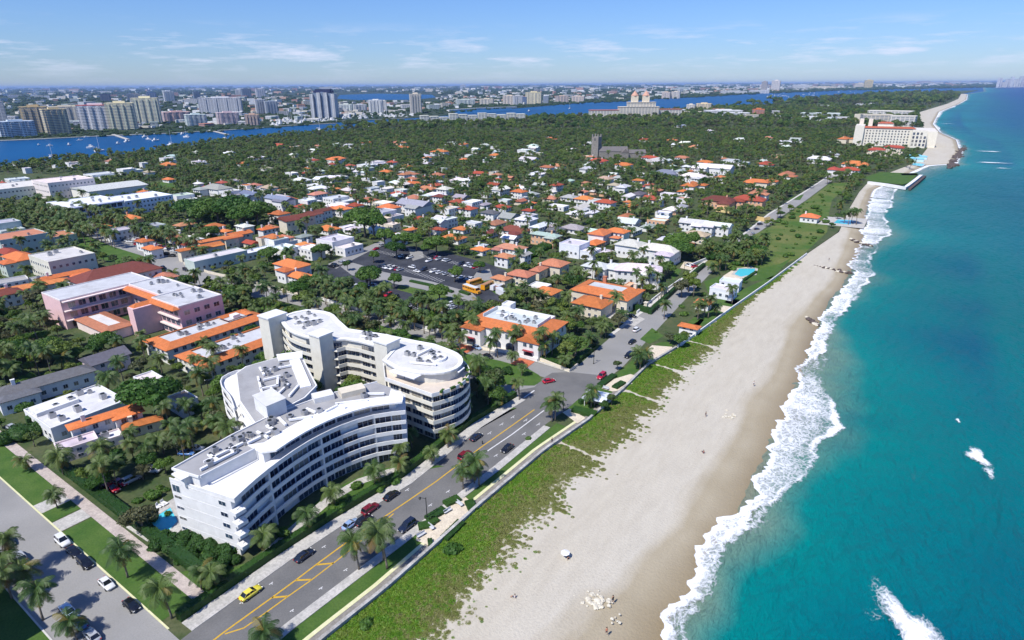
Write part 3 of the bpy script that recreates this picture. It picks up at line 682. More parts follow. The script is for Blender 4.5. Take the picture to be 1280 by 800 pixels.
def house(px, py, w, rcol, kind='hip', wcol=WW, h=None, ratio=None, rz=None, desc=None, nfl=None, far=False, cat='house'):
    """roof centre in the photograph, overall width in photo pixels"""
    nfl = nfl or (2 if rnd.random() < .45 else 1)
    h = h or (2.7 * nfl + .5)
    e, n = G(px, py, h + .8); s = mpp(px, py, h)
    W = w * s * (1.02 if not far else .95); D = W * (ratio or rnd.uniform(.6, .85))
    D = min(D, 22 if kind != 'flat' else 26)
    if rz is None: rz = R_(rnd.choice((0, 0, 90)) + rnd.uniform(-3, 3)); 
    if abs(math.sin(rz)) > .7: W, D = W, D * .9
    root = empty('house', (e, n, 0), rz)
    big = W > 15 and not far
    if big and kind != 'flat':
        a = W * rnd.uniform(.36, .46); left = rnd.random() < .5
        block(root, -W / 2, W / 2, -D * .22, D * .5, h, kind, jit(rcol, .22), wcol, nfl, True, cap=14)
        if left: block(root, -W / 2, -W / 2 + a, -D * .62, -D * .22 + .0, h - .35, kind, jit(rcol, .22), wcol, nfl, True, cap=20)
        else: block(root, W / 2 - a, W / 2, -D * .62, -D * .22, h - .35, kind, jit(rcol, .22), wcol, nfl, True, cap=20)
    elif big:
        block(root, -W / 2, W * .12, -D / 2, D / 2, h, 'flat', jit(rcol, .22), wcol, nfl, True, cap=14, ac=1)
        block(root, W * .12, W / 2, -D * .42, D * .42, h * .62, 'flat', jit(rcol, .22), wcol, max(1, nfl - 1), True, cap=20, ac=1)
    else:
        block(root, -W / 2, W / 2, -D / 2, D / 2, h, kind, jit(rcol, .22), wcol, nfl, not far and s < 1.1, cap=8)
    ch = [c for c in root.children if c.name.startswith('roof')][0]
    if kind != 'flat' and rnd.random() < .7:
        inst('chimney', CHIM, ch, (W * rnd.choice((-.3, .25)), D * .1, h + min(W, D) * .12 + .7), 0, (1, 1, 1), wcol)
    if '_n' in root: del root['_n']
    clear(e, n, W, D, rz, .8, 4.2 if s < .9 else 8)
    tall = {'flat': 'flat-roofed', 'hip': 'hipped', 'gable': 'gabled'}[kind]
    size = 'small ' if w * s < 12 else 'large ' if w * s > 24 else ''
    r_ = NAMES[rcol]; wn = NAMES.get(wcol, 'white')
    d = desc or (f"{size}{wn} {tall} house" if kind == 'flat' else f"{size}{wn} house with {r_} {tall} roof")
    return later(root, d, cat, e, n)
# ------------------------------------------------------------------ front condominium (curved, white)
def band_parapet(root, pts, z, h=1.05, th=.22, col=WW, name='balcony_parapet'):
    """low solid wall along a world polyline"""
    inner = side(pts, th); m = MB()
    for i in range(len(pts) - 1):
        m.prism(ccw([pts[i], pts[i + 1], inner[i + 1], inner[i]]), z, z + h)
    return m.build(name, M['stucco'], root, color=col)
def slab(root, P, z0, z1, col=WW, name='floor_slab', mat='stucco'):
    m = MB(); m.prism(ccw(P), z0, z1); return m.build(name, M[mat], root, color=col)
def ducts(root, runs, z, col=(.8, .8, .8)):
    for pts in runs:
        m = MB()
        for a, b in zip(pts[:-1], pts[1:]):
            l = math.dist(a, b); m.box((a[0] + b[0]) / 2 - l / 2 - .25, (a[0] + b[0]) / 2 + l / 2 + .25, (a[1] + b[1]) / 2 - .28, (a[1] + b[1]) / 2 + .28, z + .25, z + .8, 0, math.atan2(b[1] - a[1], b[0] - a[0]))
        m.build('duct', M['stucco'], root, color=col)
def scatter_ac(root, P, z, n, rz=0):
    xs = [p[0] for p in P]; ys = [p[1] for p in P]; k = 0
    while k < n:
        x, y = rnd.uniform(min(xs), max(xs)), rnd.uniform(min(ys), max(ys)); ins = False
        for i in range(len(P)):
            (x1, y1), (x2, y2) = P[i], P[(i + 1) % len(P)]
            if (y1 > y) != (y2 > y) and x < (x2 - x1) * (y - y1) / (y2 - y1) + x1: ins = not ins
        if ins: inst('air_conditioner', ACM, root, (x, y, z), rz + rnd.choice((0, 1.57)), (rnd.uniform(.9, 1.7),) * 3); k += 1
def smooth_arc(P, step=3.):
    """Catmull-Rom through the points"""
    out = []
    Q = [P[0]] + list(P) + [P[-1]]
    for i in range(1, len(Q) - 2):
        p0, p1, p2, p3 = Q[i - 1], Q[i], Q[i + 1], Q[i + 2]; n = max(1, int(math.dist(p1, p2) / step))
        for k in range(n):
            t = k / n
            out.append(tuple(.5 * (2 * p1[j] + (p2[j] - p0[j]) * t + (2 * p0[j] - 5 * p1[j] + 4 * p2[j] - p3[j]) * t * t + (3 * p1[j] - p0[j] - 3 * p2[j] + p3[j]) * t ** 3) for j in (0, 1)))
    return out + [P[-1]]
FH = 2.86
A_arc = smooth_arc([(-108.2, 53.8), (-110.6, 60.5), (-112.5, 68), (-113.7, 77), (-113.0, 86.5), (-110.2, 94.5), (-105.0, 100.8)], 3.1)
A_back = [(-112.5, 108.5), (-121, 107), (-126.3, 93), (-129.2, 78), (-128.6, 66), (-126.8, 50.0)]
A_out = A_arc + A_back
root = empty('apartment_building', (0, 0, 0)); CONDO_A = root
tag(root, 'white curved five storey apartment block with blue glazed balconies facing the coastal road', 'apartment building')
mark(A_out, d=2.5); mark([(x + 5, y - 3) for x, y in A_out])
nA = len(A_arc)
ins = [1.15] * (nA - 1) + [2.0, 1.0, .3, .3, .3, .3, .3]; ins = ins[:len(A_out)]; ins[-1] = .0; ins[nA - 1] = 1.2
for i in range(nA, len(A_out) - 1): ins[i] = .4
core = offset_poly(A_out, ins)
# keep the end wall solid: the south end of the core reaches the corner
core[0] = (A_out[0][0] - 1.1, A_out[0][1] - .3); core[-1] = A_out[-1]
slab(root, core, -.3, 14.02, WW, 'wall')
for f in range(6):
    z = f * FH
    if f: slab(root, A_out, z - .22, z, WW)
    if f < 5:
        # windows between core face
        seg = core[:nA]
        for i in range(nA - 1):
            a, b = seg[i], seg[i + 1]; l = math.dist(a, b); ang = math.atan2(b[1] - a[1], b[0] - a[0])
            if i == 0: continue
            if (i + f) % 9 == 4: continue
            inst('window', WINB, root, ((a[0] + b[0]) / 2, (a[1] + b[1]) / 2, z + .12), ang, (l * .94, 1, 2.4), (.55, .6, .7))
        if f: band_parapet(root, A_arc, z + .001, .85)
    if f == 0: pass
for k in range(3, nA - 1, 4):        # party walls between the flats
    if k < nA:
        a, b = A_arc[k], core[k]; m = MB(); m.prism(ccw([a, (a[0] + .1, a[1] + .35), (b[0] + .1, b[1] + .35), b]), 0, 14.05); m.build('partition_wall', M['stucco'], root, color=WW)
# small balconies jutting from the south corner and windows in the end wall
for f in range(5):
    z = f * FH
    if f: 
        m = MB(); m.box(-109.4, -107.3, 53.0, 55.4, z - .12, z + .72); m.build('corner_balcony', M['stucco'], root, color=WW)
ew_a, ew_b = A_out[-1], core[0]
ang = math.atan2(ew_b[1] - ew_a[1], ew_b[0] - ew_a[0]); ux, uy = math.cos(ang), math.sin(ang); EL_ = math.dist(ew_a, ew_b)
for f in range(5):
    d = EL_ - 2.6; inst('window', WIN, root, (ew_a[0] + ux * d, ew_a[1] + uy * d, f * FH + 1.0), ang, (2.2, 1, 1.1), (.7, .7, .7))
    d = 1.6; inst('window', WIN, root, (ew_a[0] + ux * d, ew_a[1] + uy * d, f * FH + (1.6 if f < 4 else .4)), ang, (2.4, 1, .7 if f < 4 else 1.9), (.7, .7, .7))
    m = MB(); m.box(-EL_ / 2, EL_ / 2, -.06, 0.01, 0, .05)
    o = m.build('course', M['stucco'], root, color=(.6, .6, .6)); o.location = ((ew_a[0] + ew_b[0]) / 2, (ew_a[1] + ew_b[1]) / 2, f * FH + FH - .15); o.rotation_euler = (0, 0, ang)
# top: parapet of the terrace, penthouse and its overhanging white roof
ring = A_out + [A_out[0]]
band_parapet(root, A_arc, 14.301, .9); band_parapet(root, [A_out[-1], A_out[0]], 14.301, .8)
pent = offset_poly(A_out, [3.2] * (nA - 1) + [2.5] + [.6] * (len(A_out) - nA))
south = 66.0
P1 = [p for p in pent[:nA] if p[1] > south + 1]
P1 = [(-118.5, south), (P1[0][0], south)] + P1 + [(-110.5, 105.5), (-120.3, 105.5), (-125.8, 92.6), (-128.6, 78), (-128.1, 66), (-126.2, 51.0), (-118.9, 52.6)]
slab(root, P1, 14.302, 17.0, WW, 'penthouse')
for i, (a, b) in enumerate(zip(P1[1:nA - 3], P1[2:nA - 2])):
    l = math.dist(a, b)
    if l > 1.5: inst('window', WINB, root, ((a[0] + b[0]) / 2, (a[1] + b[1]) / 2, 14.5), math.atan2(b[1] - a[1], b[0] - a[0]), (l * .9, 1, 2.2), (.5, .45, .5))
arcN = [p for p in A_arc if p[1] > south]
OV = [(-115.6, south - .4)] + [(p[0] - .9, p[1]) for p in arcN] + [(-108.6, 104.2)]
inner = [(p[0] - 5.2, p[1] + (.4 if i else 0)) for i, p in enumerate(OV)]
m = MB()
for i in range(len(OV) - 1): m.prism(ccw([OV[i], OV[i + 1], inner[i + 1], inner[i]]), 17.01, 17.45)
m.build('roof_overhang', M['stucco'], root, color=(.82, .82, .82))
roofP = [(-118.9, 52.6), (-118.6, south), (inner[0][0] - .0, inner[0][1])] + inner[1:] + [(-112, 105.3), (-120.2, 105.3), (-125.7, 92.6), (-128.5, 78), (-128.0, 66), (-126.1, 51.1)]
slab(root, roofP, 17.002, 17.2, (.33, .33, .335), 'roof', 'membrane')
for pts in ([(-126.2, 51.0), (-128.1, 66), (-128.6, 78), (-125.8, 92.6), (-120.3, 105.5)], [(-118.3, 52.6), (-118.3, 66)], [(-126.2, 50.9), (-118.3, 52.5)]):
    band_parapet(root, [p for p in pts[::-1]], 17.0, .55, .3, WW, 'roof_parapet')
m = MB(); m.box(-124.6, -121.4, 50.6, 53.4, 14.3, 16.6); m.box(-125.0, -121.0, 49.9, 53.8, 16.6, 16.9); m.build('terrace_shelter', M['stucco'], root, color=WW)
ducts(root, ([(-120, 54), (-120, 62), (-122.5, 62)], [(-122, 56), (-122, 66)], [(-120.5, 58), (-124, 58)], [(-121, 66), (-121, 73), (-124, 73)], [(-119.5, 70), (-123.5, 70)], [(-122, 78), (-119, 82)], [(-121, 76), (-125, 77)],
             [(-119, 90), (-114, 96)], [(-118, 86), (-118, 90), (-115.5, 90)], [(-117, 98), (-113, 101)], [(-123, 84), (-120, 84)]), 17.2)
scatter_ac(root, [(-126, 54), (-119.5, 54), (-119.8, 80), (-114, 98), (-120, 104), (-126.5, 80)], 17.2, 24)
m = MB(); m.box(-3.3, 3.3, -1.8, 1.8, 0, 1.6); o = m.build('plant_room', M['stucco'], root, color=CREAM); o.location = (-120.8, 97, 17.2); o.rotation_euler = (0, 0, R_(65))
m = MB(); m.box(-2.6, 2.6, -1.8, 1.8, 0, 1.5); o = m.build('plant_room', M['stucco'], root, color=(.7, .7, .68)); o.location = (-124.8, 90.5, 17.2); o.rotation_euler = (0, 0, R_(65))
# stair tower
m = MB(); m.prism(ccw([(-134.8, 77), (-134.2, 82), (-126.6, 80.6), (-127, 75.4)]), 0, 21); m.build('stair_tower', M['stucco'], root, color=WW)
m = MB(); m.prism(ccw([(-135, 76.8), (-134.4, 82.2), (-126.4, 80.8), (-126.8, 75.2)]), 21.003, 21.25); m.build('roof', M['membrane'], root, color=(.62, .62, .62))
# west wing with curved balconies
Wg = [(-128.6, 72.4), (-129.8, 88.5), (-133, 95), (-154.8, 106.2), (-158, 103.2), (-160.8, 91), (-158.8, 86.4), (-142.8, 77.2)]; Wg = ccw(Wg); mark(Wg, d=3)
slab(root, offset_poly(Wg, .8), -.3, 16.3, WW, 'wall')
for f in range(1, 6):
    slab(root, Wg, f * FH - .22, f * FH + .0, WW)
    bl = smooth_arc([(-161.0, 93), (-164.0, 90), (-163.4, 85.0), (-158.5, 81.8), (-151, 79.6), (-143.4, 76.2)], 2.)
    slab(root, bl + [(-158, 92)], f * FH - .3, f * FH - .02, WW, 'balcony_slab'); band_parapet(root, bl[::-1], f * FH, .95, .3, WW)
    windows_on(root, (-142.9, 78.2), (-158, 87.0)[::1] if 0 else (-142.9, 78.2), f * FH, 1, FH) if 0 else None
for f in range(5): windows_on(root, (-158.2, 87.0), (-143.0, 78.2), f * FH, 1, FH, w=2.4, h=2.0, gap=3.4, sill=.2, me=WINB, off=.12, cap=999)
slab(root, Wg, 16.3, 17.0, WW, 'roof_edge'); slab(root, offset_poly(Wg, .5), 17.003, 17.1, (.33, .33, .335), 'roof', 'membrane')
slab(root, [(-141, 99.8), (-154.6, 106.8), (-156.5, 103.0), (-145, 96)][::-1], 17.2, 17.5, (.82, .82, .82), 'roof_overhang') if 0 else None
slab(root, [(-150.5, 103.6), (-154.4, 106.6), (-159, 100.5), (-154.5, 98)], 17.5, 17.9, (.82, .82, .82), 'roof_overhang')
slab(root, [(-133.5, 93.5), (-151, 103.0), (-152.6, 100.4), (-134.8, 90.8)], 17.11, 17.5, (.82, .82, .82), 'roof_overhang')
ducts(root, ([(-139, 82), (-150, 88)], [(-143, 84), (-141, 88), (-145, 91)], [(-147, 88), (-145.5, 92)], [(-136, 84), (-139, 90)], [(-152, 92), (-149, 98)], [(-133, 86), (-136, 91)], [(-150, 90), (-155, 92)], [(-141, 86), (-137, 84)]), 17.1)
scatter_ac(root, [(-133, 80), (-154, 90), (-153, 98), (-136, 90)], 17.1, 16)
# ------------------------------------------------------------------ rear condominium (cream, round east end)
root = empty('apartment_building', (0, 0, 0)); CONDO_B = root
tag(root, 'cream banded apartment block with a round east end and three tall stair towers', 'apartment building')
CB = (.70, .68, .60)
end = smooth_arc([(-105.2, 111.4), (-102.8, 117.5), (-103.0, 124), (-106.5, 129.8), (-113.5, 134.0), (-124, 134.8)], 2.6)
front = smooth_arc([(-181.5, 118.2), (-174.5, 115.2), (-168, 114.0), (-161, 114.2), (-155.2, 116.2)], 3.) + [(-151.4, 117.4), (-150.6, 120.2), (-146, 121.4), (-131, 122.4), (-131, 118), (-123.4, 111.3)]; nW = len(front) - 6
back = [(-131, 133), (-143.6, 131.2), (-157, 127.6), (-166, 131.5), (-175, 134.6), (-184.5, 132.4), (-187.2, 124)]
B_out = front + end + back; B_out = B_out if area(B_out) > 0 else B_out[::-1]; mark(B_out, d=2.5); mark([(x + 4, y - 3) for x, y in B_out])
nf, ne = len(front), len(end)
insB = [1.2] * (nf + ne - 1) + [.3] * (len(back) + 1); insB = insB[:len(B_out)]
coreB = offset_poly(B_out, insB)
slab(root, coreB, -.3, 14.3, (.62, .60, .54), 'wall')
FB = 2.9
low = [p for p in (front[-1:] + end)]           # the round east end with the roof terrace
for f in range(6):
    z = f * FB
    if f: slab(root, B_out, z - .22, z, CB)
    if f and f < 6:
        band_parapet(root, front[:nW], z, 1.0, .22, CB); band_parapet(root, front[nW:nW + 4], z, 1.0, .22, CB); band_parapet(root, front[nW + 4:] + end, z, 1.0, .22, CB if f < 5 else WW)
    if f < 5:
        for i in range(nf + ne - 1):
            a, b = coreB[i], coreB[i + 1]; l = math.dist(a, b)
            if l < 1.2: continue
            if i < nf and l > 5:
                k = int(l // 3.4)
                for c_ in range(k):
                    t_ = (c_ + .5) / k; inst('window', WINB, root, (a[0] + (b[0] - a[0]) * t_, a[1] + (b[1] - a[1]) * t_, z + .35), math.atan2(b[1] - a[1], b[0] - a[0]), (l / k * .8, 1, 1.9), (.5, .5, .45))
            else: inst('window', WINB, root, ((a[0] + b[0]) / 2, (a[1] + b[1]) / 2, z + .12), math.atan2(b[1] - a[1], b[0] - a[0]), (l * .94, 1, 2.45), (.45, .5, .6))
# top storey, set back from the terrace at the round end
topB = ccw(smooth_arc([(-181, 119.2), (-174.5, 116.4), (-168, 115.2), (-161, 115.6), (-155.2, 117.6)], 2.5) + [(-151.2, 121.4), (-146, 122.6), (-131, 123.6), (-128, 116.5)] + smooth_arc([(-121, 114.8), (-112, 117.2), (-107.6, 122), (-108.4, 127.6), (-113.5, 131.6), (-124, 133)], 1.8) + [(-131, 131.6), (-143.6, 129.8)] + smooth_arc([(-157, 126.4), (-166, 130), (-175, 133.4), (-184, 131), (-185.6, 124)], 2.5))
slab(root, topB, 14.502, 17.4, (.66, .64, .57), 'penthouse')
rB = offset_poly(topB, -.9); slab(root, rB, 17.403, 17.75, (.60, .60, .59), 'roof', 'membrane')
band_parapet(root, (rB + [rB[0]]), 17.7, .35, 1.3, (.80, .80, .78), 'roof_parapet')
for (a, b) in (((-174.3, 116.1), (-161.2, 115.1)), ((-146, 122.3), (-132, 123.3)), ((-121, 114.7), (-112.2, 117.4)), ((-155, 117.2), (-151.4, 121.3)), ((-111.8, 117.7), (-108.2, 121.3))):
    windows_on(root, a, b, 14.5, 1, 3, w=2.8, h=1.9, gap=3.2, me=WINB, sill=.3, marg=.3, off=.02, cap=999)
slab(root, [(-122.6, 112.6), (-113, 112.8), (-113, 116.4), (-122.2, 114.6)], 17.0, 17.3, (.82, .82, .82), 'terrace_canopy')
slab(root, [(-110.2, 125), (-105.8, 124), (-106.4, 127.4), (-109.8, 128.2)], 16.6, 16.85, (.82, .82, .82), 'terrace_canopy')
slab(root, offset_poly(ccw(front[nW + 4:] + end + [(-124, 120)]), .5), 14.503, 14.53, (.60, .53, .45), 'terrace_paving')
for k in range(7):
    a = end[min(k + 1, ne - 1)]; m = MB(); m.box(-1., 1., -.4, .4, 0, .5, 0); m.box(-.9, .9, -.35, .35, .5, 1.1, 1)
    o = m.build('planter', [M['stucco'], M['leaf_near']], root, color=(.5, .4, .3)); o.location = (a[0] * .985 - 114 * .015, a[1] * .93 + 121 * .07, 14.52); o.rotation_euler = (0, 0, rnd.uniform(0, 3))
# rooftop dish and plant
for (x, y, r) in ((-116, 126, 3.0),):
    m = MB(); m.tube([(x, y, 17.76), (x, y, 18.5)], r, 20); m.build('roof_drum', M['membrane'], root, color=(.8, .8, .8))
scatter_ac(root, [(-126, 121), (-114, 121), (-112, 129), (-126, 131)], 17.75, 12); scatter_ac(root, [(-150, 124), (-136, 125), (-136, 130), (-150, 128)], 17.75, 10); scatter_ac(root, [(-183, 120), (-170, 118), (-168, 128), (-182, 130)], 17.75, 12)
ducts(root, ([(-120, 119), (-113, 122)], [(-122, 124), (-122, 130)], [(-148, 125), (-140, 126)], [(-176, 120), (-172, 128)]), 17.7)
for (x0, x1, y0, y1, h) in ((-187.4, -181.6, 113.8, 121, 20.2), (-158.6, -153.4, 112.6, 117.8, 20.4), (-137.2, -131.4, 120.4, 126, 20.4)):
    m = MB(); m.box(x0, x1, y0, y1, -.2, h); t_ = m.build('stair_tower', M['stucco'], root, color=CB)
    m = MB(); m.box(x0 - .3, x1 + .3, y0 - .3, y1 + .3, h + .003, h + .5); m.build('cap', M['stucco'], t_, color=WW)
# ------------------------------------------------------------------ roofs with a sloping tiled border round a flat deck
def ring_roof(root, x0, x1, y0, y1, eave, rise, wd, rcol, deck=(.5, .52, .53), hip_in=True, deckz=None):
    o = (x0 - .7, x1 + .7, y0 - .7, y1 + .7); i = (x0 + wd, x1 - wd, y0 + wd, y1 - wd)
    m = MB(); zi = eave + rise
    O = [(o[0], o[2]), (o[1], o[2]), (o[1], o[3]), (o[0], o[3])]; I = [(i[0], i[2]), (i[1], i[2]), (i[1], i[3]), (i[0], i[3])]
    for k in range(4):
        a, b = O[k], O[(k + 1) % 4]; c, d = I[(k + 1) % 4], I[k]
        m.face([(*a, eave), (*b, eave), (*c, zi), (*d, zi)]); m.face([(*a, eave - .2), (*b, eave - .2), (*b, eave), (*a, eave)])
        m.face([(*d, zi), (*c, zi), (*c, eave), (*d, eave)])
    r = m.build('roof', M['tile'], root, color=rcol)
    m = MB(); z = deckz if deckz is not None else zi - .5; m.box(i[0] + .02, i[1] - .02, i[2] + .02, i[3] - .02, z - .4, z)
    m.build('deck', M['membrane'], r, color=deck); return r
# white villa with the orange tiled roof at the corner
root = empty('villa', (-128.5, 186.6, 0), R_(4)); VILLA = tag(root, 'white two storey villa with orange tiled roof and flat grey middle at the junction', 'villa')
w, d = 34, 20
m = MB(); m.box(-w / 2, w / 2, -d / 2, d / 2, -.3, 7.6); m.box(-w / 2 + 4, w / 2 - 5, -d / 2 + 4, d / 2, 7.6, 9.2); m.build('wall', M['stucco'], root, color=WW)
ring_roof(root, -w / 2, w / 2, -d / 2, d / 2, 7.62, 1.9, 4.6, ORANGE, (.50, .55, .56), deckz=9.3)
m = MB()
for a in ((-12.3, 12.3, 5.2, 5.5), (-12.3, -12, -5.2, 5.5), (12, 12.3, -5.2, 5.5)): m.box(*a, 9.3, 10.6)
m.build('parapet', M['stucco'], root, color=WW)
block(root, -10.5, -6.5, 6.2, 10.4, 11.2, 'flat', WW, WW, 1, False)
for x0, x1, y0, y1 in ((8.5, 17.2, -13.5, -10), (-17.2, -8.5, -13.2, -10)):
    m = MB(); m.box(x0, x1, y0, y1, -.3, 6.8); m.build('wing', M['stucco'], root, color=WW)
    r = MB(); roof_hip(r, x0, x1, y0, y1 + 7, 6.8, 2.3, .5, True); r.build('roof', M['tile'], root, color=ORANGE)
    g = MB(); g.face([(x0, y0, 6.75), (x1, y0, 6.75), ((x0 + x1) / 2, y0, 9.0)]); g.build('gable', M['stucco'], root, color=WW)
windows_on(root, (17, -9), (17, 9.6), 0, 2, 3.7, w=1.5, h=2.0, gap=4, sill=.9, off=.02)
windows_on(root, (8.6, -13.5), (17.1, -13.5), 3.7, 1, 3.7, w=1.6, h=1.6, gap=2.6, off=.02); windows_on(root, (-17.2, -13.2), (-8.5, -13.2), 3.7, 1, 3.7, w=1.4, h=1.6, gap=2.6, off=.02)
windows_on(root, (-8, -10), (8, -10), 3.7, 1, 3.7, w=1.6, h=2.2, gap=3.4, sill=.5, off=.02)
for x, y in ((13, -13.5), (-13, -13.2), (-3, -10), (3, -10)):       # arched doorways
    m = MB(); P = [(-1.9, 0), (1.9, 0), (1.9, 1.5)] + [(1.9 * math.cos(t_), 1.5 + 1.5 * math.sin(t_)) for t_ in np.linspace(.2, math.pi - .2, 8)] + [(-1.9, 1.5)]
    m.face([(x + a, y - .04, b) for a, b in P]); m.face([(x + a, y - .10, b) for a, b in ((-1.9, 1.3), (1.9, 1.3), (1.5, 1.45), (-1.5, 1.45))]); m.build('arched_door', M['glass'], root)
for x0 in (13, -13):
    m = MB(); m.box(x0 - 3.4, x0 + 3.4, -20.5, -14.5, .02, .12); m.build('forecourt', M['tile'], root, color=(.55, .16, .08))
    m = MB(); m.box(x0 - 2.2, x0 + 2.2, -14.6, -13.5, 3.3, 3.45); m.build('awning', M['cloth'], root, color=(.30, .05, .06))
scatter_ac(root, [(-9, -4), (9, -4), (9, 3), (-9, 3)], 9.3, 12)
ducts(root, ([(-9, 0), (-2, 1)], [(-4, -3), (-4, 3)]), 9.2)
mark([(-149, 162), (-108, 166), (-108, 201), (-149, 201)])
# long orange-bordered buildings west of the towers
for (e0, e1, n0, n1, hh, lb) in ((-236, -220, 96, 137.5, 5.8, 'long low building with orange tiled border roof beside the pink hotel'), (-213.5, -196, 96, 134.5, 5.4, 'long low building with orange tiled front roof just west of the cream towers')):
    root = empty('apartment_building', ((e0 + e1) / 2, (n0 + n1) / 2, 0)); tag(root, lb, 'apartment building')
    w, d = e1 - e0, n1 - n0
    m = MB(); m.box(-w / 2, w / 2, -d / 2, d / 2, -.3, hh); m.build('wall', M['stucco'], root, color=(.72, .71, .66))
    ring_roof(root, -w / 2, w / 2, -d / 2, d / 2, hh + .02, 1.4, 3.4, ORANGE, (.52, .53, .55))
    windows_on(root, (-w / 2, -d / 2), (w / 2, -d / 2), 0, 2, hh / 2, w=1.6, h=1.5, gap=3.2, off=.02); windows_on(root, (w / 2, -d / 2), (w / 2, d / 2), 0, 2, hh / 2, w=1.6, h=1.5, gap=3.2, off=.02)
    m = MB(); m.box(-1.4, 1.4, 10, 13, hh + 1, hh + 2.4); m.build('plant_room', M['stucco'], root, color=WW)
    if e0 < -230:
        r = MB(); x0, x1, y0, y1 = -4, 4, 6, 17
        for (a, b, c, d2) in (((x0, y0), (x1, y0), (x1 - 1.6, y0 + 1.6), (x0 + 1.6, y0 + 1.6)), ((x1, y0), (x1, y1), (x1 - 1.6, y1 - 1.6), (x1 - 1.6, y0 + 1.6)), ((x1, y1), (x0, y1), (x0 + 1.6, y1 - 1.6), (x1 - 1.6, y1 - 1.6)), ((x0, y1), (x0, y0), (x0 + 1.6, y0 + 1.6), (x0 + 1.6, y1 - 1.6))):
            r.face([(*a, hh + 2.0), (*b, hh + 2.0), (*c, hh + 1.05), (*d2, hh + 1.05)])
        r.build('courtyard_roof', M['tile'], root, color=ORANGE)
    scatter_ac(root, [(-4, -12), (3, -12), (3, 4), (-4, 4)], hh + .92, 9)
    clear((e0 + e1) / 2, (n0 + n1) / 2, w, d, 0, 1, 1.5)
# pink hotel: U of arcaded wings round a courtyard
root = empty('hotel', (0, 0, 0)); tag(root, 'pink three storey hotel with galleries round an open courtyard', 'hotel')
PK, PW = (.74, .50, .50), (.78, .66, .62)
def pblock(x0, x1, y0, y1, h, col=PK):
    m = MB(); m.box(x0, x1, y0, y1, -.3, h); m.build('wall', M['stucco'], root, color=col)
    m = MB(); m.box(x0 + .3, x1 - .3, y0 + .3, y1 - .3, h + .003, h + .15); m.build('roof', M['membrane'], root, color=(.50, .51, .53))
    m = MB()
    for a in ((x0, x1, y0, y0 + .3), (x0, x1, y1 - .3, y1), (x0, x0 + .3, y0 + .3, y1 - .3), (x1 - .3, x1, y0 + .3, y1 - .3)): m.box(*a, h + .004, h + .5)
    m.build('parapet', M['stucco'], root, color=(.75, .70, .68)); clear((x0 + x1) / 2, (y0 + y1) / 2, x1 - x0, y1 - y0, 0, 1, 2)
pblock(-309, -290.5, 90, 127, 12.6)              # west wing, galleries face the court (east)
pblock(-290.4, -262, 117, 131.5, 12.6)
pblock(-262, -241, 113, 131.5, 12.9)
for f in range(3):
    windows_on(root, (-290.5, 91), (-290.5, 116.5), f * 4.1, 1, 4.1, w=3.0, h=2.6, gap=4.0, sill=.6, me=WIN, off=.05, marg=.3, col=(.7, .5, .5), cap=999)
    m = MB(); m.box(-290.4, -288.6, 90.4, 116.8, f * 4.1 + 3.7, f * 4.1 + 4.1); m.build('gallery', M['stucco'], root, color=PW)
    windows_on(root, (-290, 117), (-262.4, 117), f * 4.1, 1, 4.1, w=2.4, h=2.2, gap=4.0, sill=.8, off=.05, col=PW, cap=999)
    windows_on(root, (-257, 113), (-241.4, 113), f * 4.1, 1, 4.1, w=2.8, h=2.2, gap=3.6, sill=.7, me=WINB, off=.05, marg=.5, col=PW, cap=999); windows_on(root, (-241, 113.5), (-241, 131), f * 4.1, 1, 4.1, w=2.6, h=2, gap=4.2, sill=.8, off=.05, col=PW, cap=999)
    m = MB(); m.box(-257, -241.2, 111.8, 112.95, f * 4.1 + 3.6, f * 4.1 + 4.1); m.build('gallery', M['stucco'], root, color=PW)
for (x0, x1, y0, y1, z) in ((-290, -262, 113.6, 117.4, 11.6), (-262, -241, 110.6, 113.4, 12.2), (-262, -258.6, 104, 112.6, 11.8)):
    r = MB(); roof_hip(r, x0, x1, y0, y1, z, 1.3, .3); r.build('tiled_canopy', M['tile'], root, color=ORANGE)
m = MB(); m.box(-262, -257.2, 103, 112.9, -.3, 11.8); m.build('stair_tower', M['stucco'], root, color=PK)
m = MB(); m.box(-288, -262, 93, 104, -.2, 4.2); m.build('court_building', M['stucco'], root, color=PW)
ring_roof(root, -288, -262, 93, 104, 4.22, 1.2, 3.0, TERRA, (.62, .60, .58)); clear(-275, 98, 30, 16)
scatter_ac(root, [(-285, 119), (-245, 117), (-245, 129), (-285, 129)], 12.9, 14)
# white flat house with pool, lower left
def flat_thing(name, cat, lb, e0, e1, n0, n1, h, wcol=WW, rcol=(.62, .62, .63), nfl=1, ac=6, kind='flat', rise=None, wins=True, cap=90, rz=0):
    root = empty(name, ((e0 + e1) / 2, (n0 + n1) / 2, 0), rz); tag(root, lb, cat); w, d = abs(e1 - e0), abs(n1 - n0)
    block(root, -w / 2, w / 2, -d / 2, d / 2, h, kind, rcol, wcol, nfl, wins, ac=ac, rise=rise, cap=cap)
    if '_n' in root: del root['_n']
    clear((e0 + e1) / 2, (n0 + n1) / 2, w, d, rz, 1.2, 3); return root
r0 = flat_thing('house', 'house', 'long low white flat-roofed house with a pool at its far end', -213, -193.8, 49.5, 70, 4.6, ac=9)
m = MB(); m.box(-7.6, -1.5, -9.6, 1.5, 4.6, 5.9); m.build('upper_roof', M['membrane'], r0, color=WW)
flat_thing('house', 'house', 'house with a dark grey hipped roof at the left edge beyond the low white house', *(lambda a, b: (a[0], b[0], a[1], b[1]))(G(26, 492, 5), G(88, 468, 5)), 4.6, rcol=DGREY, kind='hip', ac=0) if 0 else None
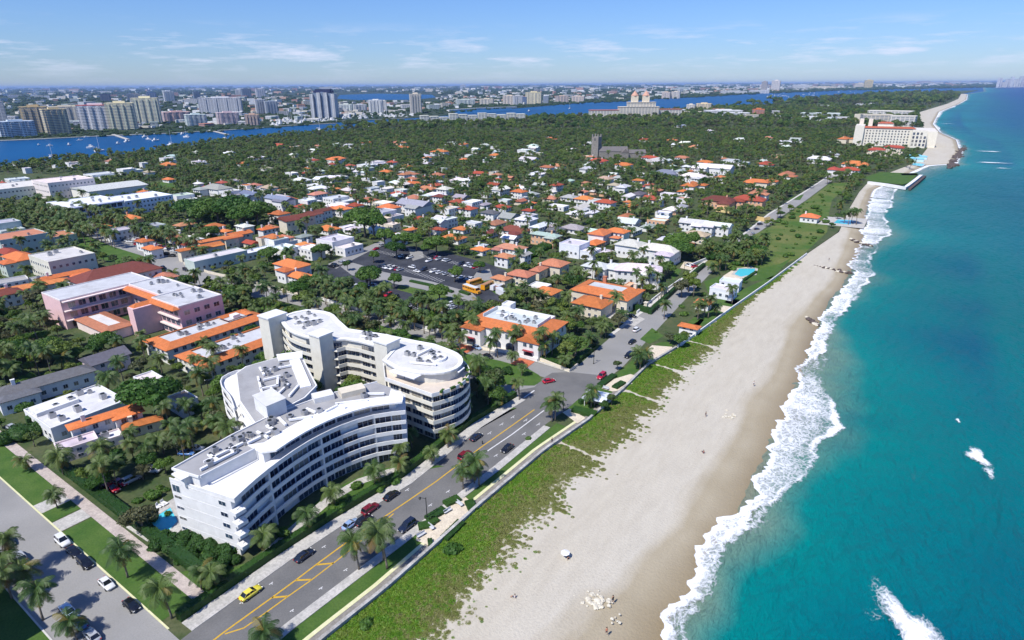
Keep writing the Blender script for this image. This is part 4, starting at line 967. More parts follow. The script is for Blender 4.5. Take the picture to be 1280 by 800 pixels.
flat_thing('apartment_building', 'apartment building', 'flat-roofed apartment block south of the cross street that shades the lower left corner', -166, -124, -14, 7.5, 20, WW, GREY, 6, 4)
# ------------------------------------------------------------------ named buildings
def rect_px(pxs, z):
    P = L(*pxs, z=z); xs = [p[0] for p in P]; ys = [p[1] for p in P]; return min(xs), max(xs), min(ys), max(ys)
def hpx(*a, **k): return house(*a, **k)
hpx(56, 474, 78, DGREY, 'hip', WW, h=5, ratio=.42, rz=R_(82), desc='white house with long dark grey hipped roof')
hpx(131, 443, 34, DGREY, 'gable', (.74, .6, .6), h=5.5, ratio=.8, rz=R_(90), desc='small pale pink house with half dark half white roof')
hpx(131, 518, 60, ORANGE, 'hip', WW, h=6, ratio=.3, rz=R_(80), desc='narrow white house with orange tiled roof beside the tall hedge')
hpx(110, 545, 54, WHITE, 'flat', (.78, .66, .64), h=3.6, ratio=.4, rz=R_(78), desc='low pale pink house with white flat roof')
hpx(185, 470, 26, WHITE, 'flat', WW, h=5.5, desc='white flat-roofed pool house')
hpx(177, 524, 32, ORANGE, 'hip', CREAM, h=3.4, ratio=.4, rz=R_(70), desc='low garden house with orange tiled roof')
hpx(228, 495, 28, TAN, 'flat', WW, h=4.5, desc='small white house with brown flat roof')
flat_thing('hotel', 'hotel', 'white and blue four storey hotel with balconies facing the palm avenue', -565, -524, 184, 222, 12.2, WW, (.72, .76, .82), 4, 8, wins=False)
root = bpy.data.objects['hotel.001']
for f in range(3):
    windows_on(root, (20.5, -18), (20.5, 18), f * 4, 1, 4, w=3.4, h=3.0, gap=4.4, sill=.5, me=WINB, col=(.5, .55, .8), off=.1, marg=.3, cap=99); windows_on(root, (-20, -19), (20, -19), f * 4, 1, 4, w=3., h=2.4, gap=5, sill=.8, col=(.8, .8, .85), off=.1, cap=99)
    m = MB(); m.box(20.52, 21.9, -18.4, 18.4, f * 4 + 3.6, f * 4 + 4.4); m.build('balcony', M['stucco'], root, color=(.72, .74, .86))
del root['_n']
flat_thing('hotel_annex', 'building', 'white annex joined to the north end of the blue and white hotel', -562, -528, 224, 262, 10.5, (.74, .77, .84), (.72, .76, .82), 3, 5)
x0, x1, y0, y1 = rect_px([(8, 239), (105, 231)], 10)
flat_thing('civic_building', 'building', 'long cream flat-roofed building beside the lagoon trees', -735, -690, 172, 262, 10, (.70, .69, .62), (.62, .60, .56), 2, 6, wins=True)
e, n = G(83, 226, 14); flat_thing('civic_building', 'building', 'pink trimmed taller block behind the long cream building', e - 22, e + 14, n - 20, n + 18, 15, (.74, .66, .64), (.72, .62, .60), 3, 4)
e, n = G(136, 233, 9); flat_thing('sports_hall', 'building', 'cream hall with a shallow pale roof north of the long cream building', e - 22, e + 18, n - 24, n + 26, 9, (.76, .74, .68), (.58, .60, .58), 1, 0, 'gable', 2.5, wins=False)
flat_thing('civic_building', 'building', 'beige windowless civic building beside the maroon roofed theatre', -398, -372, 115, 137, 10.5, (.66, .64, .54), (.56, .54, .52), 2, 4)
e, n = G(140, 336, 11); flat_thing('theatre', 'theatre', 'long theatre with a maroon hipped roof behind the pink hotel', e - 9, e + 9, n - 17, n + 19, 8.5, (.72, .70, .66), MAROON, 2, 0, 'hip', 4.2)
hpx(20, 320, 34, ORANGE, 'hip', PALEG, h=7.5, desc='pale green building with orange hipped roof'); hpx(6, 313, 26, RED, 'hip', CREAM, h=7.5)
hpx(40, 289, 62, TERRA, 'flat', PALEG, h=10, ratio=.6, desc='pale green building with terracotta edged flat roof', rz=R_(90)); hpx(6, 277, 34, GREY, 'flat', PALEG, h=10)
hpx(80, 342, 44, ORANGE, 'hip', WW, h=5, ratio=.35, rz=R_(88)); hpx(38, 356, 60, ORANGE, 'hip', WW, h=5, ratio=.3, rz=R_(80)); hpx(5, 364, 24, MAROON, 'hip', WW, h=6)
hpx(24, 347, 50, GREY, 'flat', WW, h=4, ratio=.4, rz=R_(80))
hpx(190, 308, 18, ORANGE, 'hip'); hpx(180, 299, 14, ORANGE, 'hip'); hpx(161, 271, 22, ORANGE, 'hip', PEACH, h=6.6); hpx(128, 281, 13, ORANGE); hpx(164, 283, 48, GREY, 'flat', WW, h=6, ratio=.4, rz=R_(90)); hpx(206, 343, 22, TERRA, 'hip', WW, h=5)
# long shopping row between the palm avenue and the car park
hpx(290, 313, 96, (WHITE), 'flat', PALEG, h=6, ratio=.24, rz=R_(88), desc='long pale green flat-roofed shop building'); hpx(250, 307, 44, ORANGE, 'gable', CREAM, h=6.5, ratio=.3, rz=R_(86), desc='long shop row with orange tiled roof'); hpx(272, 297, 40, ORANGE, 'gable', CREAM, h=7, ratio=.3, rz=R_(86), desc='long shop row with orange tiled roof')
hpx(299, 291, 26, ORANGE, 'gable', CREAM, h=6.6); hpx(231, 279, 18, TERRA); hpx(267, 281, 18, ORANGE); hpx(281, 287, 12, ORANGE); hpx(333, 284, 16, ORANGE, h=6.6); hpx(342, 294, 18, ORANGE, 'hip', h=7.5); hpx(194, 281, 30, GREY, 'flat', PALEG)
hpx(352, 296, 30, GREY, 'flat', WW, h=7); hpx(362, 306, 34, WHITE, 'flat', WW, h=6.5); hpx(388, 308, 26, WHITE, 'flat', WW, h=6); hpx(425, 298, 46, WHITE, 'flat', WW, h=7.5, ratio=.7, rz=0, desc='big plain white box building beside the car park')
hpx(347, 247, 38, BLUEG, 'gable', WW, h=7.5, ratio=.45, desc='white columned building with blue grey roof'); hpx(311, 241, 26, BLUEG, 'gable', WW, h=6.6); hpx(290, 238, 26, GREY, 'flat', WW, h=6.6); hpx(267, 234, 30, GREY, 'hip', WW, h=6.6); hpx(230, 243, 28, PALEG, 'flat', WW, h=7); hpx(313, 254, 20, RED); hpx(349, 265, 18, ORANGE, h=7)
hpx(209, 205, 18, ORANGE); hpx(211, 223, 12, ORANGE); hpx(278, 227, 11, RED); hpx(248, 228, 8, WHITE); hpx(336, 233, 15, TAN); hpx(352, 236, 12, ORANGE, 'flat', TAN); hpx(364, 215, 14, WHITE, 'flat'); hpx(319, 230, 13, PINKT); hpx(333, 209, 10, TAN); hpx(250, 201, 16, WHITE, 'flat')
hpx(186, 214, 9, TAN); hpx(181, 239, 14, ORANGE); hpx(162, 210, 20, WHITE, 'flat'); hpx(128, 217, 30, PALEG, 'flat'); hpx(179, 203, 7, WHITE, 'flat'); hpx(139, 201, 10, PINKT); hpx(92, 203, 14, TAN, 'flat'); hpx(77, 206, 14, WHITE, 'flat'); hpx(33, 210, 7, WHITE, 'flat'); hpx(23, 223, 22, PALEG, 'flat'); hpx(4, 229, 13, RED, 'hip', (.74, .5, .5))
# housing blocks in the middle distance
for a in ((379.5, 215, 9, RED), (415, 219.5, 32, WHITE, 'flat'), (394, 230, 16, WHITE, 'flat'), (397, 241, 18, PINKT), (424, 246, 30, WHITE, 'flat'), (440, 243, 10, ORANGE), (388, 248, 22, WHITE, 'flat'), (483, 213, 14, ORANGE), (510, 216, 20, TERRA), (463, 222, 17, WHITE, 'flat'), (473, 226, 12, WHITE, 'flat'),
          (466, 234, 17, GREY, 'flat'), (484.5, 234, 11, WHITE, 'gable'), (502, 236, 14, PALEG, 'flat'), (461, 249, 20, TERRA), (444, 255, 15, RED), (427, 259, 20, ORANGE), (414, 259, 13, ORANGE), (450, 266, 17, ORANGE, 'gable'), (410, 284, 22, ORANGE), (545, 257, 18, ORANGE), (525, 272, 17, RED), (461, 204, 22, WHITE, 'flat'), (490, 201, 10, RED),
          (547, 217, 14, TERRA), (550, 244, 15, MAROON), (446, 213, 7, WHITE, 'gable'), (455, 214, 6, WHITE, 'gable'), (435, 227, 6, TERRA), (582, 224, 14, WHITE), (598, 215, 20, RED, 'hip', (.7, .5, .48)), (577, 216, 10, PINKT), (577, 245, 16, GREY, 'gable'), (562, 259, 20, CREAM, 'flat'), (585, 259, 18, RED), (562, 272, 18, WHITE, 'flat'), (548, 275, 19, PALEG, 'gable'),
          (591, 277, 18, WHITE, 'flat'), (577, 284, 16, ORANGE), (567, 295, 26, ORANGE), (606, 241, 13, WHITE, 'flat'), (626, 235, 19, WHITE, 'gable'), (649, 238, 16, ORANGE), (665, 241, 14, GREY), (654, 246, 12, GREY, 'flat'), (668, 216, 22, WHITE, 'gable'), (696, 230, 15, RED), (697, 205, 16, TERRA), (684, 207, 15, TERRA), (734, 209, 16, WHITE, 'gable'),
          (712, 245, 17, GREY), (731, 247, 20, ORANGE), (613, 264, 19, DGREY), (634, 269, 24, GREY, 'gable'), (657, 272, 22, WHITE), (698, 256, 22, WHITE, 'flat'), (727, 258, 27, WHITE, 'gable'), (641, 286, 34, MAROON), (613, 288, 17, MAROON), (679, 280, 31, WHITE), (690, 284.5, 26, DGREY), (717, 283, 26, GREY), (637, 308, 34, PINKT), (631, 318, 20, TERRA),
          (656, 316, 15, GREY, 'gable'), (602, 305, 13, PALEG), (757, 251, 21, RED), (779, 204, 18, ORANGE), (756, 222, 17, TAN), (768, 230, 13, TAN), (767, 216, 9, WHITE, 'gable'), (779, 232, 18, PALEG), (798, 224, 12, ORANGE), (832, 215, 28, BLUEG, 'hip'), (850, 212, 14, GREY), (865, 219, 26, WHITE), (867, 230, 27, ORANGE), (855, 238, 12, ORANGE),
          (836, 241, 16, WHITE, 'flat'), (798, 241, 18, DGREY), (881, 201, 16, ORANGE), (851, 257, 19, GREY), (856, 246, 20, PINKT, 'flat'), (786, 251, 10, ORANGE, 'hip'), (829, 270, 13, WHITE, 'gable'), (842, 293, 11, WHITE, 'flat'), (811, 281, 17, GREY), (827, 248, 7, WHITE, 'gable'), (901, 220, 10, ORANGE), (958, 203, 20, RED), (921, 199, 26, PALEG, 'flat'),
          (1024, 197, 22, WHITE, 'hip'), (1038, 192, 22, GREY), (985, 217, 30, TERRA), (950, 239, 30, TERRA), (1044, 210, 18, RED), (1062, 211, 19, RED), (1069, 204, 24, ORANGE), (437, 179, 15, WHITE, 'flat'), (459, 176, 12, ORANGE), (502, 182, 15, ORANGE), (550, 187, 17, ORANGE), (534, 195, 9, ORANGE), (580, 197, 9, ORANGE), (421, 197, 20, ORANGE), (472, 201, 22, WHITE, 'flat'),
          (565, 176, 16, WHITE, 'flat'), (580, 177.5, 12, ORANGE), (605, 179, 10, WHITE, 'gable'), (595, 184, 8, WHITE, 'gable'), (620, 181, 14, WHITE, 'flat'), (329, 195, 16, WHITE, 'flat'), (392, 186, 8, WHITE, 'gable'), (505, 176, 8, TERRA), (210, 197, 14, WHITE, 'flat'), (287, 190, 12, WHITE, 'gable'), (246, 189, 7, WHITE, 'gable'),
          (659, 185, 20, WHITE, 'flat'), (667, 182, 12, WHITE, 'gable'), (660, 197, 20, WHITE, 'gable'), (747, 199, 20, RED), (812, 195, 18, RED), (822, 199, 30, WHITE, 'gable'), (852, 195, 14, TERRA), (845, 179, 8, WHITE, 'gable'), (850, 155, 16, BLUEG), (887, 161, 9, WHITE, 'gable')):
    hpx(*a)
hpx(399, 263, 32, MAROON, 'gable', WW, h=7.5, ratio=.5); hpx(372, 270, 38, MAROON, 'gable', CREAM, h=10, ratio=.5, rz=R_(80), desc='large cream hall with a maroon gabled roof'); hpx(516, 254, 42, GREY, 'gable', WW, h=7, desc='large white house with a many-gabled grey roof'); hpx(484, 263, 34, GREY, 'flat', WW, h=6.6)
hpx(480, 272, 40, CREAM, 'flat', CREAM, h=7.5, ratio=.4, desc='cream two storey building with white band by the trees'); hpx(681, 292, 36, PALEG, 'hip', PEACH, h=6.6, ratio=.45, rz=0, desc='peach mansion with grey green hipped roof')
hpx(726, 303, 44, WHITE, 'flat', (.76, .78, .82), h=7.5, ratio=.6, rz=0, desc='white modern house with stepped flat roofs'); hpx(892, 208, 40, WHITE, 'gable', WW, h=6.6, desc='large white mansion with pointed gables')
hpx(751, 289, 26, ORANGE, 'hip', WW, h=7); hpx(772, 287, 24, ORANGE, 'hip', WW, h=7); hpx(770, 295, 10, ORANGE, 'hip', WW, h=5)
hpx(789, 303, 30, WHITE, 'hip', WW, h=7.5, ratio=.8, rz=0); hpx(800, 310, 22, WHITE, 'hip', WW, h=4.5); hpx(823, 310, 44, WHITE, 'hip', WW, h=7.5, ratio=.75, rz=0, desc='large white two storey house with broad hipped roof'); hpx(759, 313, 15, WHITE, 'hip', WW, h=3.6)
hpx(747, 330, 30, WHITE, 'hip', WW, h=6, ratio=.7); hpx(770, 332, 26, WHITE, 'hip', WW, h=6, ratio=.8); hpx(798, 335, 52, WHITE, 'hip', WW, h=7, ratio=.7, rz=R_(20), desc='white house with wide many-hipped roof by the coastal road')
hpx(898, 249, 34, MAROON, 'hip', PEACH, h=6.6, desc='peach mansion with a dark red roof'); hpx(936, 248, 32, RED, 'hip', PEACH, h=6.6, desc='long peach mansion with a bright red roof'); hpx(946, 226, 24, ORANGE, 'hip', CREAM, h=6.6); hpx(964, 225, 13, ORANGE, 'hip', CREAM, h=7)
hpx(867, 277, 30, WHITE, 'gable', WW, h=6); hpx(897, 280, 28, WHITE, 'gable', WW, h=7); hpx(871, 291, 25, TAN, 'hip', CREAM, h=5, desc='house with a tan thatched hipped roof'); hpx(1013, 269, 17, ORANGE, 'hip', WW, h=4, desc='small beach pavilion with red orange roof')
hpx(627, 345, 20, TERRA, 'hip', CREAM, h=4.5); hpx(652, 340, 28, TERRA, 'hip', CREAM, h=5.5); hpx(674, 334, 21, TERRA, 'hip', CREAM, h=5); hpx(693, 327, 28, TERRA, 'hip', CREAM, h=6)
hpx(675, 355, 22, WHITE, 'flat', WW, h=4.5); hpx(684, 361, 26, ORANGE, 'hip', CREAM, h=4.5); hpx(787, 354, 14, PEACH, 'flat', PEACH, h=6); hpx(165, 268, 1, ORANGE) if 0 else None
hpx(741, 375, 38, ORANGE, 'hip', CREAM, h=5.5, ratio=.8, rz=0, desc='cream house with broad orange pyramid roof and awning')
# U-shaped orange roofed house
e, n = G(762, 361, 7); root = empty('house', (e, n, 0)); tag(root, 'cream house with wide orange tiled roof round a flat grey deck by the coastal road', 'house')
m = MB(); m.box(-15, 13, -9, 9, -.3, 6.4); m.build('wall', M['stucco'], root, color=CREAM); ring_roof(root, -15, 13, -9, 9, 6.42, 1.8, 5.2, ORANGE, (.5, .53, .54)); clear(e, n, 30, 20)
windows_on(root, (-15, -9), (13, -9), 0, 1, 4, w=1.8, h=2.2, gap=4, off=.02); windows_on(root, (13, -9), (13, 9), 0, 1, 4, w=1.6, h=2, gap=4, off=.02); inst('chimney', CHIM, root, (-6, 7, 8.5), 0, (1.6, 1.6, 1.3), TERRA); inst('chimney', CHIM, root, (10, 6, 8), 0, (1.4, 1.4, 1.3), CREAM); del root['_n']
# corner house and cottage on the car park avenue
hpx(361, 329, 38, ORANGE, 'hip', WW, h=7, ratio=.8, desc='white house with orange hipped roof beside the avenue verge'); hpx(374, 342, 27, ORANGE, 'hip', WW, h=4.5)
# seaside houses
hpx(880, 375, 15, ORANGE, 'hip', WW, h=3.4, desc='open garden pavilion with orange roof by the beach'); hpx(862, 405, 20, ORANGE, 'hip', WW, h=3.4, ratio=.5, rz=0, desc='little white beach house with flat orange roof')
hpx(905, 358, 26, WHITE, 'flat', (.74, .76, .8), h=4.5, desc='white modern seaside house in several low blocks'); hpx(914, 349, 22, PALEG, 'flat', (.74, .76, .8), h=4.5)
# gazebo on the lawn
e, n = G(745, 505, 0); root = empty('gazebo', (e, n, 0), R_(10)); tag(root, 'white roofed open gazebo between palms beside the sea wall', 'gazebo')
r = MB(); roof_hip(r, -3.4, 3.4, -3.0, 3.0, 3.0, 1.3, .4); r.build('roof', M['membrane'], root, color=(.75, .8, .85))
for x in (-3, 3):
    for y in (-2.6, 2.6): m = MB(); m.tube([(x, y, 0), (x, y, 3)], .12); m.build('post', M['stucco'], root, color=WW)
m = MB(); m.box(-2.6, 2.6, -.3, .3, .4, .5); m.box(-2.4, -2.2, -.25, .25, 0, .4); m.box(2.2, 2.4, -.25, .25, 0, .4); m.build('bench_seat', M['stucco'], root, color=TAN); mark([(e - 4, n - 5), (e + 5, n - 5), (e + 5, n + 4), (e - 4, n + 4)])
# random further houses hidden among the trees, seen only as small roofs
n_rand = 0
for k in range(2500):
    if n_rand >= 118: break
    px, py = (rnd.uniform(200, 1050), rnd.uniform(162, 205)) if n_rand < 40 else (rnd.uniform(360, 960), rnd.uniform(203, 315))
    if py < 172 + (640 - px) * .02 or (py > 215 and px < 380) or (px > 860 and py > 222) or (py > 290 and px < 560) or (px > 640 and py < 160): continue
    e, n = G(px, py, 5)
    if any(math.hypot(e - b[0], n - b[1]) < b[2] + 8 for b in BLD) or blocked(e, n): continue
    if e > at(WALL, n) - 30: continue
    kd = rnd.choice(('hip', 'gable', 'hip', 'hip', 'flat')); col = rnd.choice((ORANGE, TERRA, WHITE, WHITE, GREY, RED, PALEG)) if kd != 'flat' else rnd.choice((WHITE, GREY, PALEG))
    house(px, py, rnd.uniform(8, 14) * (1 + max(0, py - 215) / 90), col, kind=kd, wcol=rnd.choice((WW, WW, CREAM, PEACH)), far=py < 240, nfl=1); n_rand += 1
n2 = 0
for k in range(2500):
    if n2 >= 44: break
    px, py = rnd.uniform(190, 600), rnd.uniform(222, 322)
    if 400 < px and py > 296 or (px < 330 and 240 < py < 276): continue
    e, n = G(px, py, 5)
    if any(math.hypot(e - b[0], n - b[1]) < b[2] * .8 + 7 for b in BLD) or blocked(e, n): continue
    house(px, py, rnd.uniform(14, 24), rnd.choice((ORANGE, TERRA, WHITE, WHITE, RED, GREY)), kind=rnd.choice(('hip', 'gable', 'hip', 'flat')), wcol=rnd.choice((WW, WW, CREAM)), nfl=rnd.choice((1, 2))); n2 += 1
print('extra', n2)
# ------------------------------------------------------------------ church
e, n = G(745, 196, 0); root = empty('church', (e, n, 0), R_(0)); tag(root, 'grey stone church with a square tower and long slate roof among the trees', 'church')
s = mpp(745, 195)
m = MB(); T_ = 5.5 * s * .8; m.box(-T_, T_, -T_, T_, -.5, 24 * s); tw = m.build('tower', M['stone'], root)
m = MB()
for sx_ in (-1, 1):
    for sy_ in (-1, 1): m.box(sx_ * T_ - 1 * sx_ - .9, sx_ * T_ - 1 * sx_ + .9, sy_ * T_ - 1 * sy_ - .9, sy_ * T_ - 1 * sy_ + .9, 24 * s, 27 * s)
m.build('pinnacle', M['stone'], tw)
for z in (.55, .8):
    for a_, rot in (((0, -T_ - .02), 0), ((T_ + .02, 0), R_(90))): inst('window', WIN, tw, (a_[0], a_[1], 24 * s * z), rot, (2.2, 1, 4), (.3, .28, .25))
R1 = R_(-15)
def rot_box(nm, x0, x1, y0, y1, h, rise, col):
    g = MB(); g.box(x0, x1, y0, y1, -.5, h); a = g.build('nave', M['stone'], root); a.rotation_euler = (0, 0, R_(35))
    g = MB(); roof_hip(g, x0, x1, y0, y1, h, rise, .4, True); b = g.build('roof', M['membrane'], root, color=col); b.rotation_euler = (0, 0, R_(35))
    g = MB(); g.face([(x1, y0, h), (x1, y1, h), (x1, (y0 + y1) / 2, h + rise * .92)]); g.face([(x0, y0, h), (x0, y1, h), (x0, (y0 + y1) / 2, h + rise * .92)]); c = g.build('gable', M['stone'], root); c.rotation_euler = (0, 0, R_(35))
rot_box('nave', T_ * .6, T_ + 32 * s, -6, 8, 9, 6, (.15, .14, .14)); rot_box('hall', T_ + 28 * s, T_ + 54 * s, -2, 9, 6, 4.5, (.15, .14, .14)); rot_box('transept', T_ + 24 * s, T_ + 32 * s, -14, 8, 8, 5, (.18, .16, .15))
mark([(e - 10, n - 30), (e + 62, n - 10), (e + 62, n + 50), (e - 10, n + 20)])
# ------------------------------------------------------------------ big beach hotel
e0, n0 = G(1067, 181, 0); e1, n1 = G(1140, 184, 0); s = mpp(1100, 180)
ang = math.atan2(n1 - n0, e1 - e0); root = empty('hotel', (e0, n0, 0), ang); tag(root, 'huge cream beach hotel with red tiled roof edges and courtyard wings', 'hotel'); Lh = math.dist((e0, n0), (e1, n1))
HCR = (.74, .70, .60)
def hb(x0, x1, y0, y1, h, col=HCR, rc=(.68, .64, .58), pr=False):
    m = MB(); m.box(x0, x1, y0, y1, -.5, h); m.build('wall', M['stucco'], root, color=col)
    m = MB(); m.box(x0 + .5, x1 - .5, y0 + .5, y1 - .5, h + .01, h + .4); m.build('roof', M['membrane'], root, color=rc)
    if pr:
        r = MB(); roof_hip(r, x0, x1, y0 - .5, y0 + 9, h + .5, 2.6, .6); r.build('tiled_roof', M['tile'], root, color=(.42, .12, .07))
hb(0, Lh, 0, 24, 27, pr=True); hb(-2, 11, -8, 34, 31); hb(Lh - 4, Lh + 16, -10, 60, 26); hb(Lh + 16.2, Lh + 30, 6, 90, 24); hb(-2, 20, 34, 120, 20); hb(20, 90, 120, 150, 18); hb(26, 60, 60, 100, 22, pr=True)
hb(Lh * .35, Lh * .62, 26, 60, 33, pr=True)
for k in (2, 15): hb(k, k + 6, 24, 30, 40, (.70, .62, .52))
for f in range(6): windows_on(root, (12, 0), (Lh - 5, 0), 1 + f * 4.1, 1, 4.1, w=2.0, h=2.4, gap=4.4, sill=.6, off=.05, col=(.6, .55, .48), cap=84)
for f in range(4): windows_on(root, (Lh - 4, -10), (Lh + 16, -10), 2 + f * 5.5, 1, 5.5, w=3., h=4.2, gap=5, sill=.6, off=.05, col=(.6, .55, .48), cap=99)
del root['_n']; clear((e0 + e1) / 2 + 10, (n0 + n1) / 2 + 50, 130, 170, ang, 10, 20)
hpx(1057, 172, 18, ORANGE, 'hip', CREAM, h=7, desc='pavilion with bright orange roof west of the beach hotel'); hpx(1096, 186, 15, RED, 'hip', CREAM, h=7); hpx(1118, 183, 17, RED, 'hip', CREAM, h=7.5); hpx(1107, 190, 26, CREAM, 'flat', CREAM, h=4)
hpx(1030, 145, 50, WHITE, 'flat', (.7, .74, .72), h=12, ratio=.3, rz=R_(-35), desc='long pale flat-roofed club building behind the beach hotel'); hpx(972, 144, 30, WHITE, 'gable', WW, h=6.6); hpx(1105, 143, 60, CREAM, 'flat', CREAM, h=22, ratio=.5, desc='rear wing of cream flats behind the beach hotel', rz=R_(-35))
root = None
for k, (px, py) in enumerate(((1136, 198), (1142, 197.5), (1148, 198), (1154, 199), (1140, 201), (1150, 202))):
    e, n = G(px, py, 0); root = empty('cabana', (e, n, 0)); m = MB(); m.box(-4, 4, -3, 3, 0, 3.4); m.build('wall', M['cloth'], root, color=(.5, .7, .75)); r = MB(); roof_hip(r, -4, 4, -3, 3, 3.4, 1.6, .4); r.build('roof', M['cloth'], root, color=(.2, .5, .65))
    later(root, 'small turquoise beach cabana', 'cabana', e, n, 'beach cabanas')
# ------------------------------------------------------------------ twin towered grand hotel
e, n = G(797, 146, 0); s = mpp(797, 146); root = empty('grand_hotel', (e, n, 0), R_(35)); tag(root, 'cream grand hotel with twin belvedere towers on the lagoon shore', 'hotel')
def gb(x0, x1, y0, y1, h, col=(.78, .70, .54), nm='wall', rc=(.66, .60, .50)):
    m = MB(); m.box(x0 * s, x1 * s, y0 * s, y1 * s, -.5, h * s); m.build(nm, M['facade'], root, color=col)
    m = MB(); m.box(x0 * s - 1, x1 * s + 1, y0 * s - 1, y1 * s + 1, h * s + .02, h * s + 1.2); m.build('roof', M['stucco'], root, color=rc)
gb(-56, -20, 2, 12, 9.5, (.8, .74, .6), rc=(.5, .2, .13)); gb(-22, 24, -2, 12, 13); gb(-12, 20, 0, 10, 18); gb(24, 52, 4, 14, 10, (.78, .72, .6), rc=(.5, .2, .13))
for x in (-4, 9):
    m = MB(); m.box((x - 3.6) * s, (x + 3.6) * s, 1 * s, 8 * s, 18 * s, 25 * s); tw = m.build('tower', M['stucco'], root, color=(.78, .68, .52))
    m = MB(); P = [(x * s + 4.3 * s * math.cos(a), 4.5 * s + 4.3 * s * math.sin(a)) for a in np.linspace(0, 2 * np.pi, 9)[:-1]]; m.prism(P, 25 * s, 25.7 * s)
    for i in range(8): m.face([(*P[i], 25.7 * s), (*P[(i + 1) % 8], 25.7 * s), (x * s, 4.5 * s, 31 * s)])
    m.build('spire', M['tile'], tw, color=(.62, .36, .26))
mark([(e - 190, n - 90), (e + 160, n - 90), (e + 160, n + 90), (e - 190, n + 90)]) if 0 else None
def slab_building(x0, x1, yt, yb, col, depth=.6, nm='high_rise', cat='high-rise', desc='', roofc=None, mat='facade', rz=35, step=0, parts=True):
    """a far building by its left and right edge, top and foot in the photograph"""
    cx = (x0 + x1) / 2; e, n = G(cx, yb, 0); s = mpp(cx, yb)
    W = (x1 - x0) * s * .80; D = W * depth; D = max(10, min(D, 45)); hgt = (yb - yt) * s * .90
    az_ = math.degrees(math.atan2(e, n)); rz = -az_ + (rz - 35) + (12 if (int(cx) % 2) else -8)
    root = empty(nm, (e, n, 0), R_(rz) + math.atan2(0, 1)); fx, fy = 0, 1
    m = MB(); m.box(-W / 2, W / 2, 0, D, -1, hgt); m.build('wall', M[mat], root, color=col)
    m = MB(); m.box(-W / 2 - .4, W / 2 + .4, -.4, D + .4, hgt + .02, hgt + 1.4); m.build('roof', M['stucco'], root, color=roofc or tuple(v * .9 for v in col))
    if parts:
        m = MB(); m.box(-W * .2, W * .22, D * .3, D * .7, hgt + 1.42, hgt + 1.4 + max(3, hgt * .07)); m.build('plant_room', M['stucco'], root, color=tuple(v * .92 for v in col))
        if W > 30:
            for k in (-.36, -.12, .12, .36): m = MB(); m.box(W * k - W * .05, W * k + W * .05, -2.2, -.05, 0, hgt * .97); m.build('bay', M[mat], root, color=tuple(min(.8, v * 1.06) for v in col))
    return later(root, desc, cat, e, n)
GOLD, YEL, SK, BLU, GL = (.60, .47, .27), (.82, .74, .50), (.76, .77, .78), (.10, .18, .34), (.30, .38, .48)
